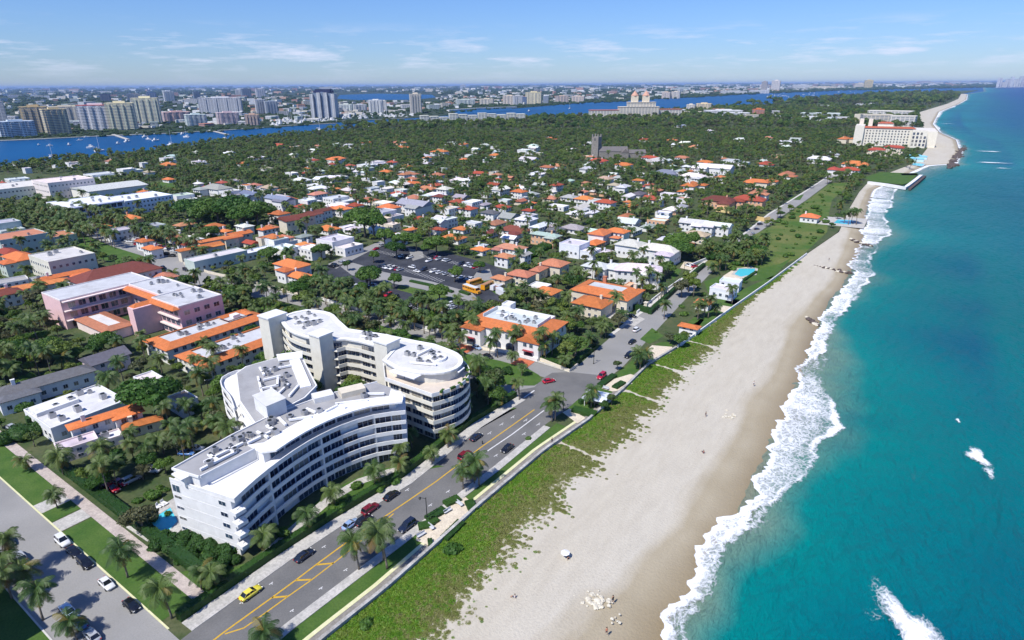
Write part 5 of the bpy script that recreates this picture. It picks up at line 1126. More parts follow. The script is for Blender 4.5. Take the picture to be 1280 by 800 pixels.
rows = [(0, 8, 122, 162, (.02, .05, .18), 'dark blue'), (-2, 10, 137, 163, (.55, .55, .55), 'grey'), (8, 43, 158, 173, (.60, .68, .75), 'low pale blue'), (35, 62, 142, 168, GOLD, 'gold brown'), (63, 88, 144, 169, (.70, .59, .36), 'ochre'), (68, 100, 139, 155, CREAM, 'cream'), (80, 108, 138, 153, (.60, .58, .44), 'pale olive'),
        (105, 143, 138, 164, (.84, .82, .82), 'white', (.5, .14, .12)), (139, 170, 135, 163, YEL, 'yellow'), (171, 201, 128, 156, (.84, .78, .54), 'bright yellow'), (127, 138, 121, 128, (.03, .04, .10), 'black'), (160, 168, 120, 128, BLUEG, 'slate'), (169, 176, 120, 128, GREY, 'grey'), (177, 184, 121, 128, WHITE, 'white'), (185, 196, 118, 127, BLU, 'blue'),
        (207, 219, 116.5, 128, SK, 'pale grey'), (243, 251, 116, 125, BLUEG, 'steel blue'), (250, 303, 124, 141, (.68, .68, .70), 'wide grey'), (235, 260, 145, 157, (.70, .78, .74), 'pale green'), (274, 301, 142, 155, (.70, .56, .56), 'pink'), (307, 325, 144, 156, (.58, .42, .32), 'brown'), (207, 240, 142, 152, (.70, .50, .46), 'salmon'),
        (295, 302, 112, 121, WHITE, 'white'), (303, 315, 111, 121, BLUEG, 'blue'), (321, 333, 111, 121, WHITE, 'white'), (321, 334, 125, 141, WHITE, 'white'), (333, 349, 127, 141, (.45, .50, .56), 'blue grey'), (424, 441, 129, 137, (.7, .74, .68), 'white'), (442, 460, 129, 136, WHITE, 'white'), (460, 480, 123.5, 139, (.70, .71, .70), 'plain grey white'),
        (477, 484, 124, 136, (.66, .64, .58), 'cream'), (513, 529, 115.5, 139, (.78, .70, .56), 'cream'), (570, 596, 121, 127, (.66, .72, .66), 'long white'), (598, 618, 120, 127, CREAM, 'cream'), (627, 646, 116, 127, (.72, .62, .50), 'peach'), (655, 678, 112, 126, (.74, .66, .42), 'yellow'), (640, 655, 116, 127, WHITE, 'white'), (652, 659, 118, 126, BLU, 'blue'), (678, 686, 117, 125, BLUEG, 'pale blue'),
        (694, 712, 116.5, 124, (.66, .52, .42), 'brown'), (713, 731, 117, 124, (.70, .58, .48), 'peach'), (826, 838, 112.5, 120, (.74, .60, .48), 'peach'), (838, 850, 112, 120, (.74, .66, .54), 'cream'), (950.5, 958, 101, 112.5, (.40, .36, .34), 'brown grey'), (963, 974, 100, 112, (.76, .70, .66), 'tall white'), (1080, 1090, 101, 110, (.76, .60, .24), 'yellow'), (1068, 1080, 104, 109.5, (.72, .64, .5), 'low cream'),
        (575, 583, 101.5, 106, (.72, .72, .72), 'pale domed'), (857, 868, 129, 137, (.76, .7, .6), 'cream'), (868, 889, 128, 137, (.74, .62, .40), 'yellow'), (880, 930, 137, 144, WHITE, 'long white'), (940, 955, 136, 146, (.62, .22, .1), 'orange'), (936, 962, 111, 114.5, WHITE, 'low white'), (900, 935, 111.5, 114.5, WHITE, 'low white'), (990, 1012, 105, 110, WHITE, 'white'), (1012, 1045, 107, 110.5, (.75, .66, .5), 'cream')]
for r in rows:
    x0, x1, yt, yb, col, nm = r[:6]; slab_building(x0, x1, yt, yb, col, depth=.5, desc=f'{nm} high-rise block', roofc=r[6] if len(r) > 6 else None)
for k, (x0, x1, yt, yb, c_) in enumerate(((832, 858, 135, 140, WHITE), (846, 884, 138, 143, CREAM), (884, 905, 134.5, 139, PINKT), (905, 938, 140, 146, WHITE), (930, 948, 143, 150, CREAM), (955, 975, 138, 143, WHITE), (1078, 1112, 145, 157, CREAM), (1112, 1140, 147, 159, (.7, .66, .58)), (1085, 1135, 140, 148, (.74, .70, .62)), (1000, 1048, 141.5, 147, (.62, .68, .66)), (1046, 1072, 147, 152, WHITE), (818, 836, 146, 150, BLUEG), (1020, 1040, 131, 134, WHITE), (1070, 1090, 129, 132, WHITE))):
    slab_building(x0, x1, yt, yb, c_, depth=.5, nm='club_building', cat='building', desc=f'long low {NAMES.get(c_, "pale")} resort building', roofc=tuple(v * .95 for v in c_), parts=False)
# dark glass panels on the wide grey office complex
# striped tower with dark crown
e, n = G(405, 146, 0); s = mpp(405, 146); root = empty('high_rise', (e, n, 0), R_(35)); later(root, 'white and blue striped high-rise with a black crown', 'high-rise', e, n)
for k in range(7):
    m = MB(); x = (-14 + k * 4) * s; m.box(x, x + 3.9 * s, (k % 2) * 2.5 * s, 14 * s, -1, (28 - abs(k - 3) * .7) * s); m.build('bay', M['facade'], root, color=(WHITE if k % 2 == 0 else (.20, .28, .42)))
m = MB(); m.box(-8 * s, 9 * s, 3 * s, 12 * s, 27 * s, 31 * s); m.box(-10.5 * s, 11 * s, 5 * s, 11 * s, 27 * s, 29.5 * s); m.build('crown', M['stucco'], root, color=(.03, .04, .10))
# white waterfront flats
for k in range(11):
    x = 526 + k * 12; slab_building(x, x + 11.6, 140 + (k % 3) * .9 - (1 if k > 5 else 0) + (2.6 if k < 3 else 0), 154 - k * .35, (.72, .72, .62), depth=1.0, nm='waterfront_flats', cat='apartment building', desc='pale cream waterfront apartment block', parts=False)
for k in range(12):     # towers on the far coast
    x = 1245 + k * 3.4; slab_building(x, x + rnd.uniform(2.2, 3.2), 105.5 - rnd.uniform(0, 5) - (2 if 3 < k < 10 else 0), 110.5, jit(SK), depth=.6, desc='pale beach high-rise on the far coast', parts=False)
# low white buildings across the mainland
cnt = 0
for k in range(800):
    if cnt >= 240: break
    px = rnd.uniform(0, 1230); base = float(np.interp(px, [0, 210, 340, 440, 500, 640, 830, 960, 1060, 1230], [170, 163, 156, 146, 138, 127, 118, 113, 110, 109])); top = float(np.interp(px, [0, 320, 640, 1280], [119, 110.5, 104.5, 106]))
    u = rnd.random() ** 1.3; py = top + (base - top - 2) * u
    if base - top < 3: continue
    if 415 < px < 550 and 112 < py < 124: continue
    w = rnd.uniform(4, 17); hp = rnd.uniform(1.3, 3.6) * (1. if py < 130 else 1.5)
    col = rnd.choice((WHITE, WHITE, (.74, .72, .68), CREAM, GREY, PINKT, (.6, .3, .2), PALEG))
    slab_building(px, px + w, py - hp, py, col, depth=.8, nm='warehouse', cat='building', desc=f'low {NAMES.get(col, "pale") if col in NAMES else "pale"} mainland building', parts=False, rz=rnd.choice((20, 35, 60))); cnt += 1

# the packed low town of the mainland, past the blocks one can tell apart
V, Fc, Cl = [], [], []
for k in range(1500):
    px = rnd.uniform(0, 1240); base = float(np.interp(px, [0, 210, 340, 440, 500, 640, 830, 960, 1060, 1240], [168, 161, 152, 143, 137, 127, 118, 113, 110, 108.5])); top = float(np.interp(px, [0, 320, 640, 1280], [117.5, 109.5, 103.5, 105.4]))
    py = top + (base - top) * rnd.random() ** 1.1
    if 415 < px < 550 and 112 < py < 124: continue
    e, n = G(px, py); s = mpp(px, py); W = rnd.uniform(2.0, 9) * s; D = min(60, W * rnd.uniform(.4, 1)); h = rnd.uniform(.6, 2.2) * s * (1. if py < 125 else 1.4); a = rnd.choice((0, .5, -.4)) - math.atan2(e, n); c_, s_ = math.cos(a), math.sin(a)
    mb = MB(); mb.prism([(e + x * c_ - y * s_, n + x * s_ + y * c_) for x, y in ((-W / 2, 0), (W / 2, 0), (W / 2, D), (-W / 2, D))], -1, h, 0, False); b = len(V); V += mb.v; Fc += [tuple(i + b for i in f) for f in mb.f]
    Cl += [(*rnd.choice(((.78, .78, .78), (.72, .70, .66), (.8, .8, .8), (.66, .62, .54), (.5, .5, .52), (.55, .34, .26), (.62, .66, .62))), 1)] * len(mb.v)
t = NT('distant_town'); t.color(t.mix(t.mp(t.noise(.05, 4), .3, .7, 0, .2), t.attr('col').outputs['Color'], (.2, .2, .2))); t.fin(.85, .2)
me = bpy.data.meshes.new('distant_town'); me.from_pydata(V, [], Fc); me.materials.append(t.m); me.attributes.new('col', 'FLOAT_COLOR', 'POINT').data.foreach_set('color', [x for c in Cl for x in c]); me.update()
o = bpy.data.objects.new('distant_town', me); C.objects.link(o); tag(o, 'packed low pale buildings of the mainland town fading to the horizon', kind='stuff')
# ------------------------------------------------------------------ plants
def quads_np(centers, normals, sizes, rg):
    """leaf-sized quads facing roughly along the normals; returns verts, faces"""
    n = len(centers); r = rg.normal(size=(n, 3)); nn = normals + r * .55; nn /= np.linalg.norm(nn, axis=1)[:, None]
    u = np.cross(nn, rg.normal(size=(n, 3))); u /= np.linalg.norm(u, axis=1)[:, None]; v = np.cross(nn, u)
    u *= sizes[:, None]; v *= (sizes * rg.uniform(.45, .9, n))[:, None]
    V = np.stack([centers - u, centers - v * .9, centers + u, centers + v * .9], 1).reshape(-1, 3)
    return V
def np_mesh(name, V, mats, base=None, mi=0):
    """V: quads; base: MB with the rest"""
    nb = len(base.v) if base else 0
    allv = (list(base.v) if base else []) + [tuple(map(float, p)) for p in V]
    fs = (list(base.f) if base else []) + [tuple(range(nb + 4 * i, nb + 4 * i + 4)) for i in range(len(V) // 4)]
    me = bpy.data.meshes.new(name); me.from_pydata(allv, [], fs)
    for m in mats: me.materials.append(m)
    ms = (list(base.m) if base else []) + [mi] * (len(V) // 4); me.polygons.foreach_set('material_index', ms); me.update(); return me
def tree_meshes(seed, R, Ht, n=1900, leaf=.42, flat=.75, mat='leaf_near', clumps=16, limbs=5):
    rg = np.random.default_rng(seed); rr = random.Random(seed)
    t = MB(); top = Ht * .55; t.tube([(0, 0, -.3), (rr.uniform(-.1, .1), 0, top * .5), (rr.uniform(-.2, .2), rr.uniform(-.2, .2), top)], [R * .085, R * .06, R * .045], 7)
    cs = []
    for k in range(clumps):
        a = rr.uniform(0, 2 * math.pi); d = R * math.sqrt(rr.random()) * .72; z = Ht - R * flat * .9 + R * flat * (1 - (d / R) ** 2) * rr.uniform(.25, .95); cr = R * rr.uniform(.26, .44)
        cs.append((d * math.cos(a), d * math.sin(a), z, cr))
    for k in range(limbs):
        c = cs[k]; t.tube([(0, 0, top * .8), (c[0] * .5, c[1] * .5, (top + c[2]) / 2), c[:3]], [R * .04, R * .028, R * .012], 5)
    b = MB()
    for c in cs: b.blob(c[:3], (c[3] * .72, c[3] * .72, c[3] * .52), 1, 0, .15, rr)
    ci = rg.integers(0, clumps, n); d = rg.normal(size=(n, 3)); d[:, 2] = np.abs(d[:, 2]) * .9 - .15; d /= np.linalg.norm(d, axis=1)[:, None]
    c = np.array(cs)[ci]; rad = c[:, 3] * rg.uniform(.75, 1.12, n); P = c[:, :3] + d * rad[:, None] * np.array([1, 1, .8])
    V = quads_np(P, d, leaf * rg.uniform(.6, 1.2, n), rg)
    crown = np_mesh('crown', V, [M[mat]], b, 0)
    return t.mesh('trunk', [M['trunk']], True), crown
def palm_meshes(seed, Hh, fl=3.0, n=20, old=4):
    rr = random.Random(seed); rg = np.random.default_rng(seed)
    t = MB(); lean = rr.uniform(-.9, .9); ly = rr.uniform(-.7, .7); pts = [(lean * (k / 6) ** 2, ly * (k / 6) ** 1.6, -.2 + (Hh + .2) * k / 6) for k in range(7)]
    t.tube(pts, [.26, .2, .17, .16, .15, .15, .18], 8); tp = Vector(pts[-1]); b = MB(); b.blob(tuple(tp), (.32, .32, .4), 0, 0)
    for k in range(n + old):
        isold = k >= n; a = 2 * math.pi * (k * .382) + rr.uniform(-.15, .15); up = rr.uniform(-.1, 1.15) if not isold else rr.uniform(-1.2, -.6); Lf = fl * rr.uniform(.85, 1.12); mi = 1 if isold or rr.random() < .08 else 0
        pp = []; p = Vector(tp); dr = Vector((math.cos(a) * math.cos(up), math.sin(a) * math.cos(up), math.sin(up))); S = 9
        for q_ in range(S + 1):
            pp.append(tuple(p)); p = p + dr * (Lf / S); dr = (dr + Vector((0, 0, -.13 - .030 * q_ * (1 if up > 0 else .6)))).normalized()
        b.tube(pp, [.06 - .005 * i for i in range(S + 1)], 3, mi, False)
        ns = 17
        for q_ in range(1, ns + 1):
            f = q_ / (ns + .5); i = min(int(f * S), S - 1); u = f * S - i; base = Vector(pp[i]).lerp(Vector(pp[i + 1]), u); dd = (Vector(pp[i + 1]) - Vector(pp[i])).normalized()
            sd_ = dd.cross(Vector((0, 0, 1))); sd_.normalize(); ll = fl * .30 * math.sin(math.pi * (f * .82 + .14)) + .12
            for sg in (-1, 1):
                d2 = (sd_ * sg * .85 + dd * .55 + Vector((0, 0, -.42 - rr.uniform(0, .35)))).normalized(); tip = base + d2 * ll; wv = dd * .085 * (fl / 3.2)
                b.face([tuple(base - wv), tuple(base + wv), tuple(tip + wv * .5), tuple(tip - wv * .3)], mi)
    for k in range(5): a = k * 1.3; b.blob((tp.x + .3 * math.cos(a), tp.y + .3 * math.sin(a), tp.z - .25), .16, 0, 1)
    return t.mesh('trunk', [M['trunk']], True), b.mesh('crown', [M['palm'], M['palm_old']])
def bush_mesh(seed, R, n=260, mat='leaf_near', flat=.7, leaf=.22):
    rg = np.random.default_rng(seed); rr = random.Random(seed); b = MB(); cs = []
    for k in range(5):
        a = rr.uniform(0, 6.28); d = R * .5 * rr.random(); c = (d * math.cos(a), d * math.sin(a), R * flat * .45); cs.append((*c, R * rr.uniform(.45, .7))); b.blob(c, (cs[-1][3] * .85, cs[-1][3] * .85, R * flat * .5), 1, 0, .12, rr)
    ci = rg.integers(0, 5, n); d = rg.normal(size=(n, 3)); d[:, 2] = np.abs(d[:, 2]); d /= np.linalg.norm(d, axis=1)[:, None]; c = np.array(cs)[ci]
    P = c[:, :3] + d * c[:, 3:4] * np.array([1, 1, flat]); return np_mesh('foliage', quads_np(P, d, leaf * rg.uniform(.6, 1.2, n), rg), [M[mat]], b, 0)
TREES = [tree_meshes(i + 1, R, Hh, n, lf, fl, mat=mt) for i, (R, Hh, n, lf, fl, mt) in enumerate(((3.4, 7.0, 2000, .34, .9, 'leaf'), (4.4, 7.6, 2600, .38, .75, 'leaf_near'), (3.0, 8.4, 1800, .34, 1.2, 'leaf_light'), (5.4, 8.0, 3200, .42, .65, 'leaf_near'), (3.8, 6.2, 2000, .36, .7, 'leaf_olive')))]
PALMS = [palm_meshes(20 + i, Hh, fl, n) for i, (Hh, fl, n) in enumerate(((7.5, 4.0, 20), (6.2, 4.1, 22), (8.6, 3.9, 18), (5.0, 4.1, 22), (10.5, 3.7, 20)))]
BUSH = [bush_mesh(40 + i, R) for i, R in enumerate((1.0, 1.4, .8))]
NT_ = {'tree': 0, 'palm': 0}
PREP = ['beside', 'near']
def plant(kind, e, n, v=None, s=1., z=0., desc=None, group=None):
    v = rnd.randrange(5) if v is None else v; tm, cm = (TREES if kind == 'tree' else PALMS)[v]
    root = empty('palm_tree' if kind == 'palm' else 'broadleaf_tree', (e, n, z), rnd.uniform(0, 6.28)); root.scale = (s,) * 3
    inst('trunk', tm, root); inst('crown', cm, root); NT_[kind] += 1
    return later(root, desc, 'palm tree' if kind == 'palm' else 'tree', e, n, group or '_auto')
# hand-placed palms: foot of the trunk in the photograph, scale, variant
PX_ = [(160, 722, 1., 0), (215, 773, 1.0, 0), (252, 737, .8, 3), (272, 738, .8, 1), (54, 775, 1.0, 0), (72, 635, .75, 1), (30, 735, .9, 3), (8, 730, 1., 1), (96, 800, .8, 3), (336, 818, .95, 3), (38, 588, .7, 3), (22, 720, .95, 4), (15, 748, .9, 0),
       (449, 712, 1., 0), (484, 711, 1.1, 2), (480, 700, 1.05, 0), (336, 690, .85, 1), (384, 666, .9, 1), (420, 637, .85, 1), (469, 607, .85, 1), (504, 577, .8, 1), (579, 612, .85, 0), (599, 607, 1., 0), (593, 604, .8, 1), (690, 527, .95, 1), (694, 526, 1., 0),
       (649, 500, .75, 2), (739, 510, .75, 1), (743, 508, .8, 0), (640, 457, .8, 1), (592, 475, .8, 1), (800, 462, .9, 1), (796, 458, .8, 0), (805, 456, .9, 3), (716, 503, .0, 0), (575, 518, .9, 1), (583, 525, .9, 0), (560, 538, .8, 3), (608, 500, .9, 1), (617, 497, .9, 0), (625, 508, .8, 3), (652, 470, .6, 1),
       (497, 594, .8, 3), (540, 580, .7, 1), (575, 440, .9, 0), (563, 436, .9, 1), (568, 447, .9, 3), (612, 446, .9, 0), (622, 447, .9, 4), (640, 440, .9, 0), (648, 442, .9, 4), (677, 450, 1, 4), (682, 452, .9, 0), (690, 444, .9, 2), (700, 440, .8, 0), (660, 440, .9, 1), (604, 424, .9, 1), (594, 428, .9, 4), (706, 462, .8, 1), (718, 447, .8, 2), (712, 436, .8, 1),
       (830, 399, .9, 0), (880, 397, .9, 0), (885, 398, .9, 4), (895, 395, .8, 1), (872, 400, .9, 0), (795, 362, .9, 4), (803, 366, .9, 0), (811, 362, 1., 4), (820, 366, .9, 4), (826, 372, .8, 0), (830, 350, .8, 2), (806, 380, .7, 1), (915, 380, .9, 2), (790, 375, .8, 1), (1060, 281, 1.1, 2), (1064, 279, 1.2, 0), (1055, 279, 1.1, 1), (1070, 281, 1.2, 2), (1137, 211, 1.2, 0), (1133, 209, 1.2, 2),
       (475, 412, .9, 4), (455, 415, .9, 0), (437, 408, 1, 4), (462, 400, .9, 1), (490, 422, .9, 2), (505, 425, .9, 0), (345, 372, .8, 1), (360, 378, .9, 2), (385, 392, .9, 0), (400, 400, .9, 4), (420, 396, .8, 1), (392, 376, .8, 1), (440, 386, .8, 0), (315, 366, .8, 0), (330, 385, .9, 4), (300, 360, .8, 1), (345, 385, .8, 0),
       (270, 560 - 95, .9, 4), (262, 455, .9, 0), (305, 466, .9, 4), (290, 440, .8, 1), (343, 440, .9, 0), (344, 420, 1, 4), (250, 470, .8, 2), (560, 560, .9, 3), (515, 560, .8, 1)]
for px, py, s_, v in PX_:
    if s_ > 0: e, n = G(px, py); plant('palm', e, n, v, s_ * rnd.uniform(.95, 1.05)); 
# palm rows: the avenue at upper left (two rows each side), the avenue by the car park, shore row by the pool
def row(a, b, n, kind='palm', s=(.8, 1.1), j=1.5, vs=(0, 1, 2, 4)):
    (x0, y0), (x1, y1) = G(*a), G(*b)
    for k in range(n):
        f = (k + .5) / n; plant(kind, x0 + (x1 - x0) * f + rnd.uniform(-j, j), y0 + (y1 - y0) * f + rnd.uniform(-j, j), rnd.choice(vs), rnd.uniform(*s))
row((60, 262), (190, 302), 26, s=(1.1, 1.5)); row((50, 270), (150, 312), 24, s=(1.1, 1.5)); row((190, 302), (262, 330), 12, s=(1., 1.3)); row((75, 290), (115, 310), 8, s=(1, 1.4)); row((40, 275), (85, 300), 12, s=(1, 1.3))
row((400, 380), (570, 430), 20, s=(.8, 1.1)); row((420, 374), (600, 425), 18, s=(.8, 1.1)); row((880, 318), (960, 326), 12, j=3, s=(.8, 1.1)); row((890, 325), (940, 335), 9, j=3, s=(.8, 1.)); row((905, 310), (965, 322), 9, j=3, s=(.8, 1.1))
for k in range(46):
    px, py = rnd.uniform(848, 955), 0; py = 333 - (px - 880) * .10 + rnd.uniform(-11, 11)
    e, n = G(px, py)
    if not blocked(e, n): plant('palm' if k % 3 else 'tree', e, n, None, rnd.uniform(.8, 1.1))
row((450, 384), (640, 436), 16, kind='tree', s=(.45, .65), vs=(0, 2, 4))
# broadleaf trees placed by hand: crown centre in the photograph
TX = [(458, 348, 1.0, 1), (455, 296 - 20, 1.7, 3), (466, 280, 1.5, 1), (434, 330, .55, 0), (401, 313, .8, 3), (386, 330, .6, 0), (375, 326, .6, 0), (462, 344, .9, 3), (492, 350, .7, 1), (549, 366, .75, 3), (523, 378, .75, 1), (495, 311, .85, 3), (466, 320, .6, 1), (568, 341, .75, 1), (600, 332, .6, 1), (535, 310, .7, 1), (580, 310, .7, 0), (400, 350, .7, 1), (450, 360, .6, 1), (385, 356, .9, 1), (372, 362, .8, 3),
      (270, 262, 1.8, 3), (250, 268, 1.6, 1), (290, 262, 1.9, 3), (235, 262, 1.5, 3), (320, 266, 1.7, 3), (300, 272, 1.6, 1), (265, 300 - 10, 1.0, 1), (360, 319, .7, 1), (335, 318, .8, 3), (505, 300, 1.0, 3), (520, 300, 1.0, 1), (545, 305, 1.0, 3), (480, 296, 1.1, 1), (862, 350, .9, 2), (853, 356, .9, 4), (868, 358, .8, 2), (845, 304, 1.2, 3), (860, 300, 1.2, 1), (850, 312, 1., 3), (240, 490, .0, 1), (190, 496, 1.2, 3),
      (805, 443, .5, 0), (772, 455, .35, 0), (850, 424, .5, 1), (838, 420, .5, 4), (856, 418, .4, 0), (765, 498, .4, 0), (755, 506, .35, 0)]
for px, py, s_, v in TX:
    if s_ > 0: s_ *= 1.35; e, n = G(px, py, 5 * s_); plant('tree', e, n, v, s_)
# gardens: plant on every free patch, the nearest as things, the rest as woodland
def in_poly(x, y, P):
    ins = False
    for i in range(len(P)):
        (x1, y1), (x2, y2) = P[i], P[(i + 1) % len(P)]
        if (y1 > y) != (y2 > y) and x < (x2 - x1) * (y - y1) / (y2 - y1) + x1: ins = not ins
    return ins
def cam_px(e, n, z=0.):
    x = e * math.cos(YAW) + n * math.sin(YAW); y = -e * math.sin(YAW) + n * math.cos(YAW); v = z - H
    f = y * math.cos(PITCH) - v * math.sin(PITCH); u = y * math.sin(PITCH) + v * math.cos(PITCH)
    if f < 1: return None
    X, Y = x / f * F, u / f * F; c, s = math.cos(ROLL), math.sin(ROLL)
    return 640 + X * c - Y * s, 400 - (Y * c + X * s), f
open_zone = [L((0, 600), (230, 800), (520, 600), (480, 560), (300, 700), (200, 700), (60, 560), (0, 545))]
PALMY = L((0, 640), (60, 545), (180, 480), (300, 500), (210, 600), (225, 700), (330, 720), (520, 600), (640, 500), (560, 440), (900, 380), (1000, 300), (900, 260), (600, 200), (560, 330), (640, 440), (520, 560), (300, 640))
free = []
def grow(step, e0, e1, n0, n1, keep=None):
    for x in np.arange(e0, e1, step):
        for y in np.arange(n0, n1, step):
            e, n = x + rnd.uniform(-.5, .5) * step, y + rnd.uniform(-.5, .5) * step
            if blocked(e, n) or e > at(WALL, n) - 5: continue
            p = cam_px(e, n)
            if not p or not (-60 < p[0] < 1340 and 100 < p[1] < 900): continue
            if keep and not keep(e, n, p): continue
            free.append((p[2], e, n, step))
westc = sorted(((b, a) for a, b in west)); wn = [a for a, _ in westc]; we_ = [b for _, b in westc]
def on_island(e, n, p=None): return e > np.interp(n, wn, we_) + 8 and n > -20
grow(5.3, -420, 40, 40, 420, lambda e, n, p: on_island(e, n) and p[2] < 330)
grow(6.4, -760, 60, 40, 860, lambda e, n, p: on_island(e, n) and 330 <= p[2] < 720)
grow(8.6, -1400, 100, 60, 1500, lambda e, n, p: on_island(e, n) and 720 <= p[2] < 1350)
grow(17., -2400, 200, 60, 3000, lambda e, n, p: on_island(e, n) and 1350 <= p[2] < 2600)
grow(42., -4000, 400, 600, 7000, lambda e, n, p: on_island(e, n) and 2600 <= p[2])
# keep the coastal scrub strip low
SCRUB = L((846, 345), (905, 312), (964, 283), (1000, 257), (1038, 229), (1062, 228), (1056, 240), (1036, 290), (1000, 322), (950, 358), (900, 400), (840, 440), (700, 560), (640, 600))
FRONT = L((190, 800), (240, 760), (500, 560), (560, 500), (600, 520), (240, 800))
stuff_t, stuff_b = [], []
free.sort()
for d, e, n, st in free:
    if in_poly(e, n, SCRUB):
        if rnd.random() < .55: stuff_b.append((e + rnd.uniform(-3, 3), n + rnd.uniform(-3, 3), rnd.choice((.5, .7, 1., 1.4, 2.6)) * rnd.uniform(.7, 1.2)))
        continue
    if e > -109 and n < 110 or (e > -130 and n < 52) or (-150 < e < -124 and 46 < n < 66): # verge garden in front of the condominiums: bushes and low planting only
        if rnd.random() < .55 and not blocked(e, n, KL): stuff_b.append((e, n, rnd.uniform(.8, 2.0)))
        continue
    near_house = any(abs(e - b[0]) < b[2] + 7 and abs(n - b[1]) < b[2] + 7 for b in BLD) if d < 1000 else False
    if near_house and rnd.random() < .25: continue
    if d > 700 and rnd.random() < .13: continue
    if 380 < d < 720 and rnd.random() < .08: continue
    kind = 'palm' if rnd.random() < (.55 if (-190 < e < -128 and n < 90) else .30 if d < 330 else .26) else 'tree'
    base = {5.3: .88, 6.4: .68, 8.6: .80, 17.: 1.7, 42.: 3.2}[st]; s_ = base * rnd.choice((rnd.uniform(.5, .9), rnd.uniform(.8, 1.15), rnd.uniform(.9, 1.5)))
    if near_house: s_ = min(s_, .9) * .72
    lim = 290
    if kind == 'palm': s_ = rnd.uniform(.75, 1.15) * (1 if st < 10 else 1.5)
    if NT_[kind] < lim and st < 10: plant(kind, e, n, None, s_)
    else: stuff_t.append((e, n, s_, kind))
print('free', len(free), 'stuff', len(stuff_t), NT_)
def scatter(name, pts, meshes, label, cat=None):
    """one object: a point cloud that plants a mixed wood, sized by attribute"""
    col = bpy.data.collections.new(name + '_plants')
    for i, me in enumerate(meshes):
        o = bpy.data.objects.new(f'{name}_source_{i:02d}', me); col.objects.link(o)
    me = bpy.data.meshes.new(name); me.from_pydata([p[:3] for p in pts], [], [])
    me.attributes.new('size', 'FLOAT', 'POINT').data.foreach_set('value', [p[3] for p in pts]); me.attributes.new('pick', 'INT', 'POINT').data.foreach_set('value', [p[4] for p in pts]); me.attributes.new('turn', 'FLOAT', 'POINT').data.foreach_set('value', [rnd.uniform(0, 6.28) for _ in pts])
    o = bpy.data.objects.new(name, me); C.objects.link(o); g = bpy.data.node_groups.new(name, 'GeometryNodeTree')
    g.interface.new_socket('Geometry', in_out='INPUT', socket_type='NodeSocketGeometry'); g.interface.new_socket('Geometry', in_out='OUTPUT', socket_type='NodeSocketGeometry')
    N = g.nodes.new; gi, go = N('NodeGroupInput'), N('NodeGroupOutput'); ip = N('GeometryNodeInstanceOnPoints'); ci = N('GeometryNodeCollectionInfo'); ci.inputs['Collection'].default_value = col; ci.inputs['Separate Children'].default_value = True; ci.inputs['Reset Children'].default_value = True
    def na(nm, ty): a = N('GeometryNodeInputNamedAttribute'); a.data_type = ty; a.inputs['Name'].default_value = nm; return a.outputs['Attribute']
    cx = N('ShaderNodeCombineXYZ'); l = g.links.new; l(gi.outputs[0], ip.inputs['Points']); l(ci.outputs[0], ip.inputs['Instance']); ip.inputs['Pick Instance'].default_value = True; l(na('pick', 'INT'), ip.inputs['Instance Index']); l(na('turn', 'FLOAT'), cx.inputs[2]); l(cx.outputs[0], ip.inputs['Rotation'])
    l(na('size', 'FLOAT'), ip.inputs['Scale']); l(ip.outputs[0], go.inputs[0]); md = o.modifiers.new('scatter', 'NODES'); md.node_group = g
    tag(o, label, cat, kind='stuff'); return o
def merged(a, b, name):
    """trunk and crown as one source mesh"""
    v = [tuple(x.co) for x in a.vertices]; f = [tuple(p.vertices) for p in a.polygons]; nb = len(v); m_ = [0] * len(f)
    v += [tuple(x.co) for x in b.vertices]; f += [tuple(i + nb for i in p.vertices) for p in b.polygons]; m_ += [p.material_index + 1 for p in b.polygons]
    me = bpy.data.meshes.new(name); me.from_pydata(v, [], f)
    for m in list(a.materials) + list(b.materials): me.materials.append(m)
    me.polygons.foreach_set('material_index', m_); me.update(); return me
FARM = [tree_meshes(60 + i, R, Hh, n, lf, fl, mat=mt, clumps=cl, limbs=2) for i, (R, Hh, n, lf, fl, mt, cl) in enumerate(((3.6, 6.2, 700, .62, .8, 'leaf', 12), (4.9, 6.8, 1000, .66, .62, 'leaf', 9), (3.0, 8.0, 600, .6, 1.2, 'leaf_light', 12), (4.2, 6.4, 800, .62, .75, 'leaf', 14), (3.4, 5.8, 650, .6, .8, 'leaf_light', 10), (3.6, 7.0, 520, .55, 1.0, 'leaf_olive', 8), (5.6, 7.2, 1200, .66, .55, 'leaf', 12), (2.6, 4.6, 500, .55, .8, 'leaf_olive', 8)))]
src = [merged(a, b, 'tree') for a, b in FARM] + [merged(a, b, 'palm') for a, b in PALMS]
pts = [(e, n, 0, s_, (rnd.randrange(8) if k == 'tree' else 8 + rnd.randrange(5))) for e, n, s_, k in stuff_t]
scatter('woodland', pts, src, 'dense mixed green garden woodland and palms covering the island')
scatter('shrubbery', [(e, n, .02, s_, rnd.randrange(3)) for e, n, s_ in stuff_b], BUSH, 'low green shrubs in gardens and along the shore')
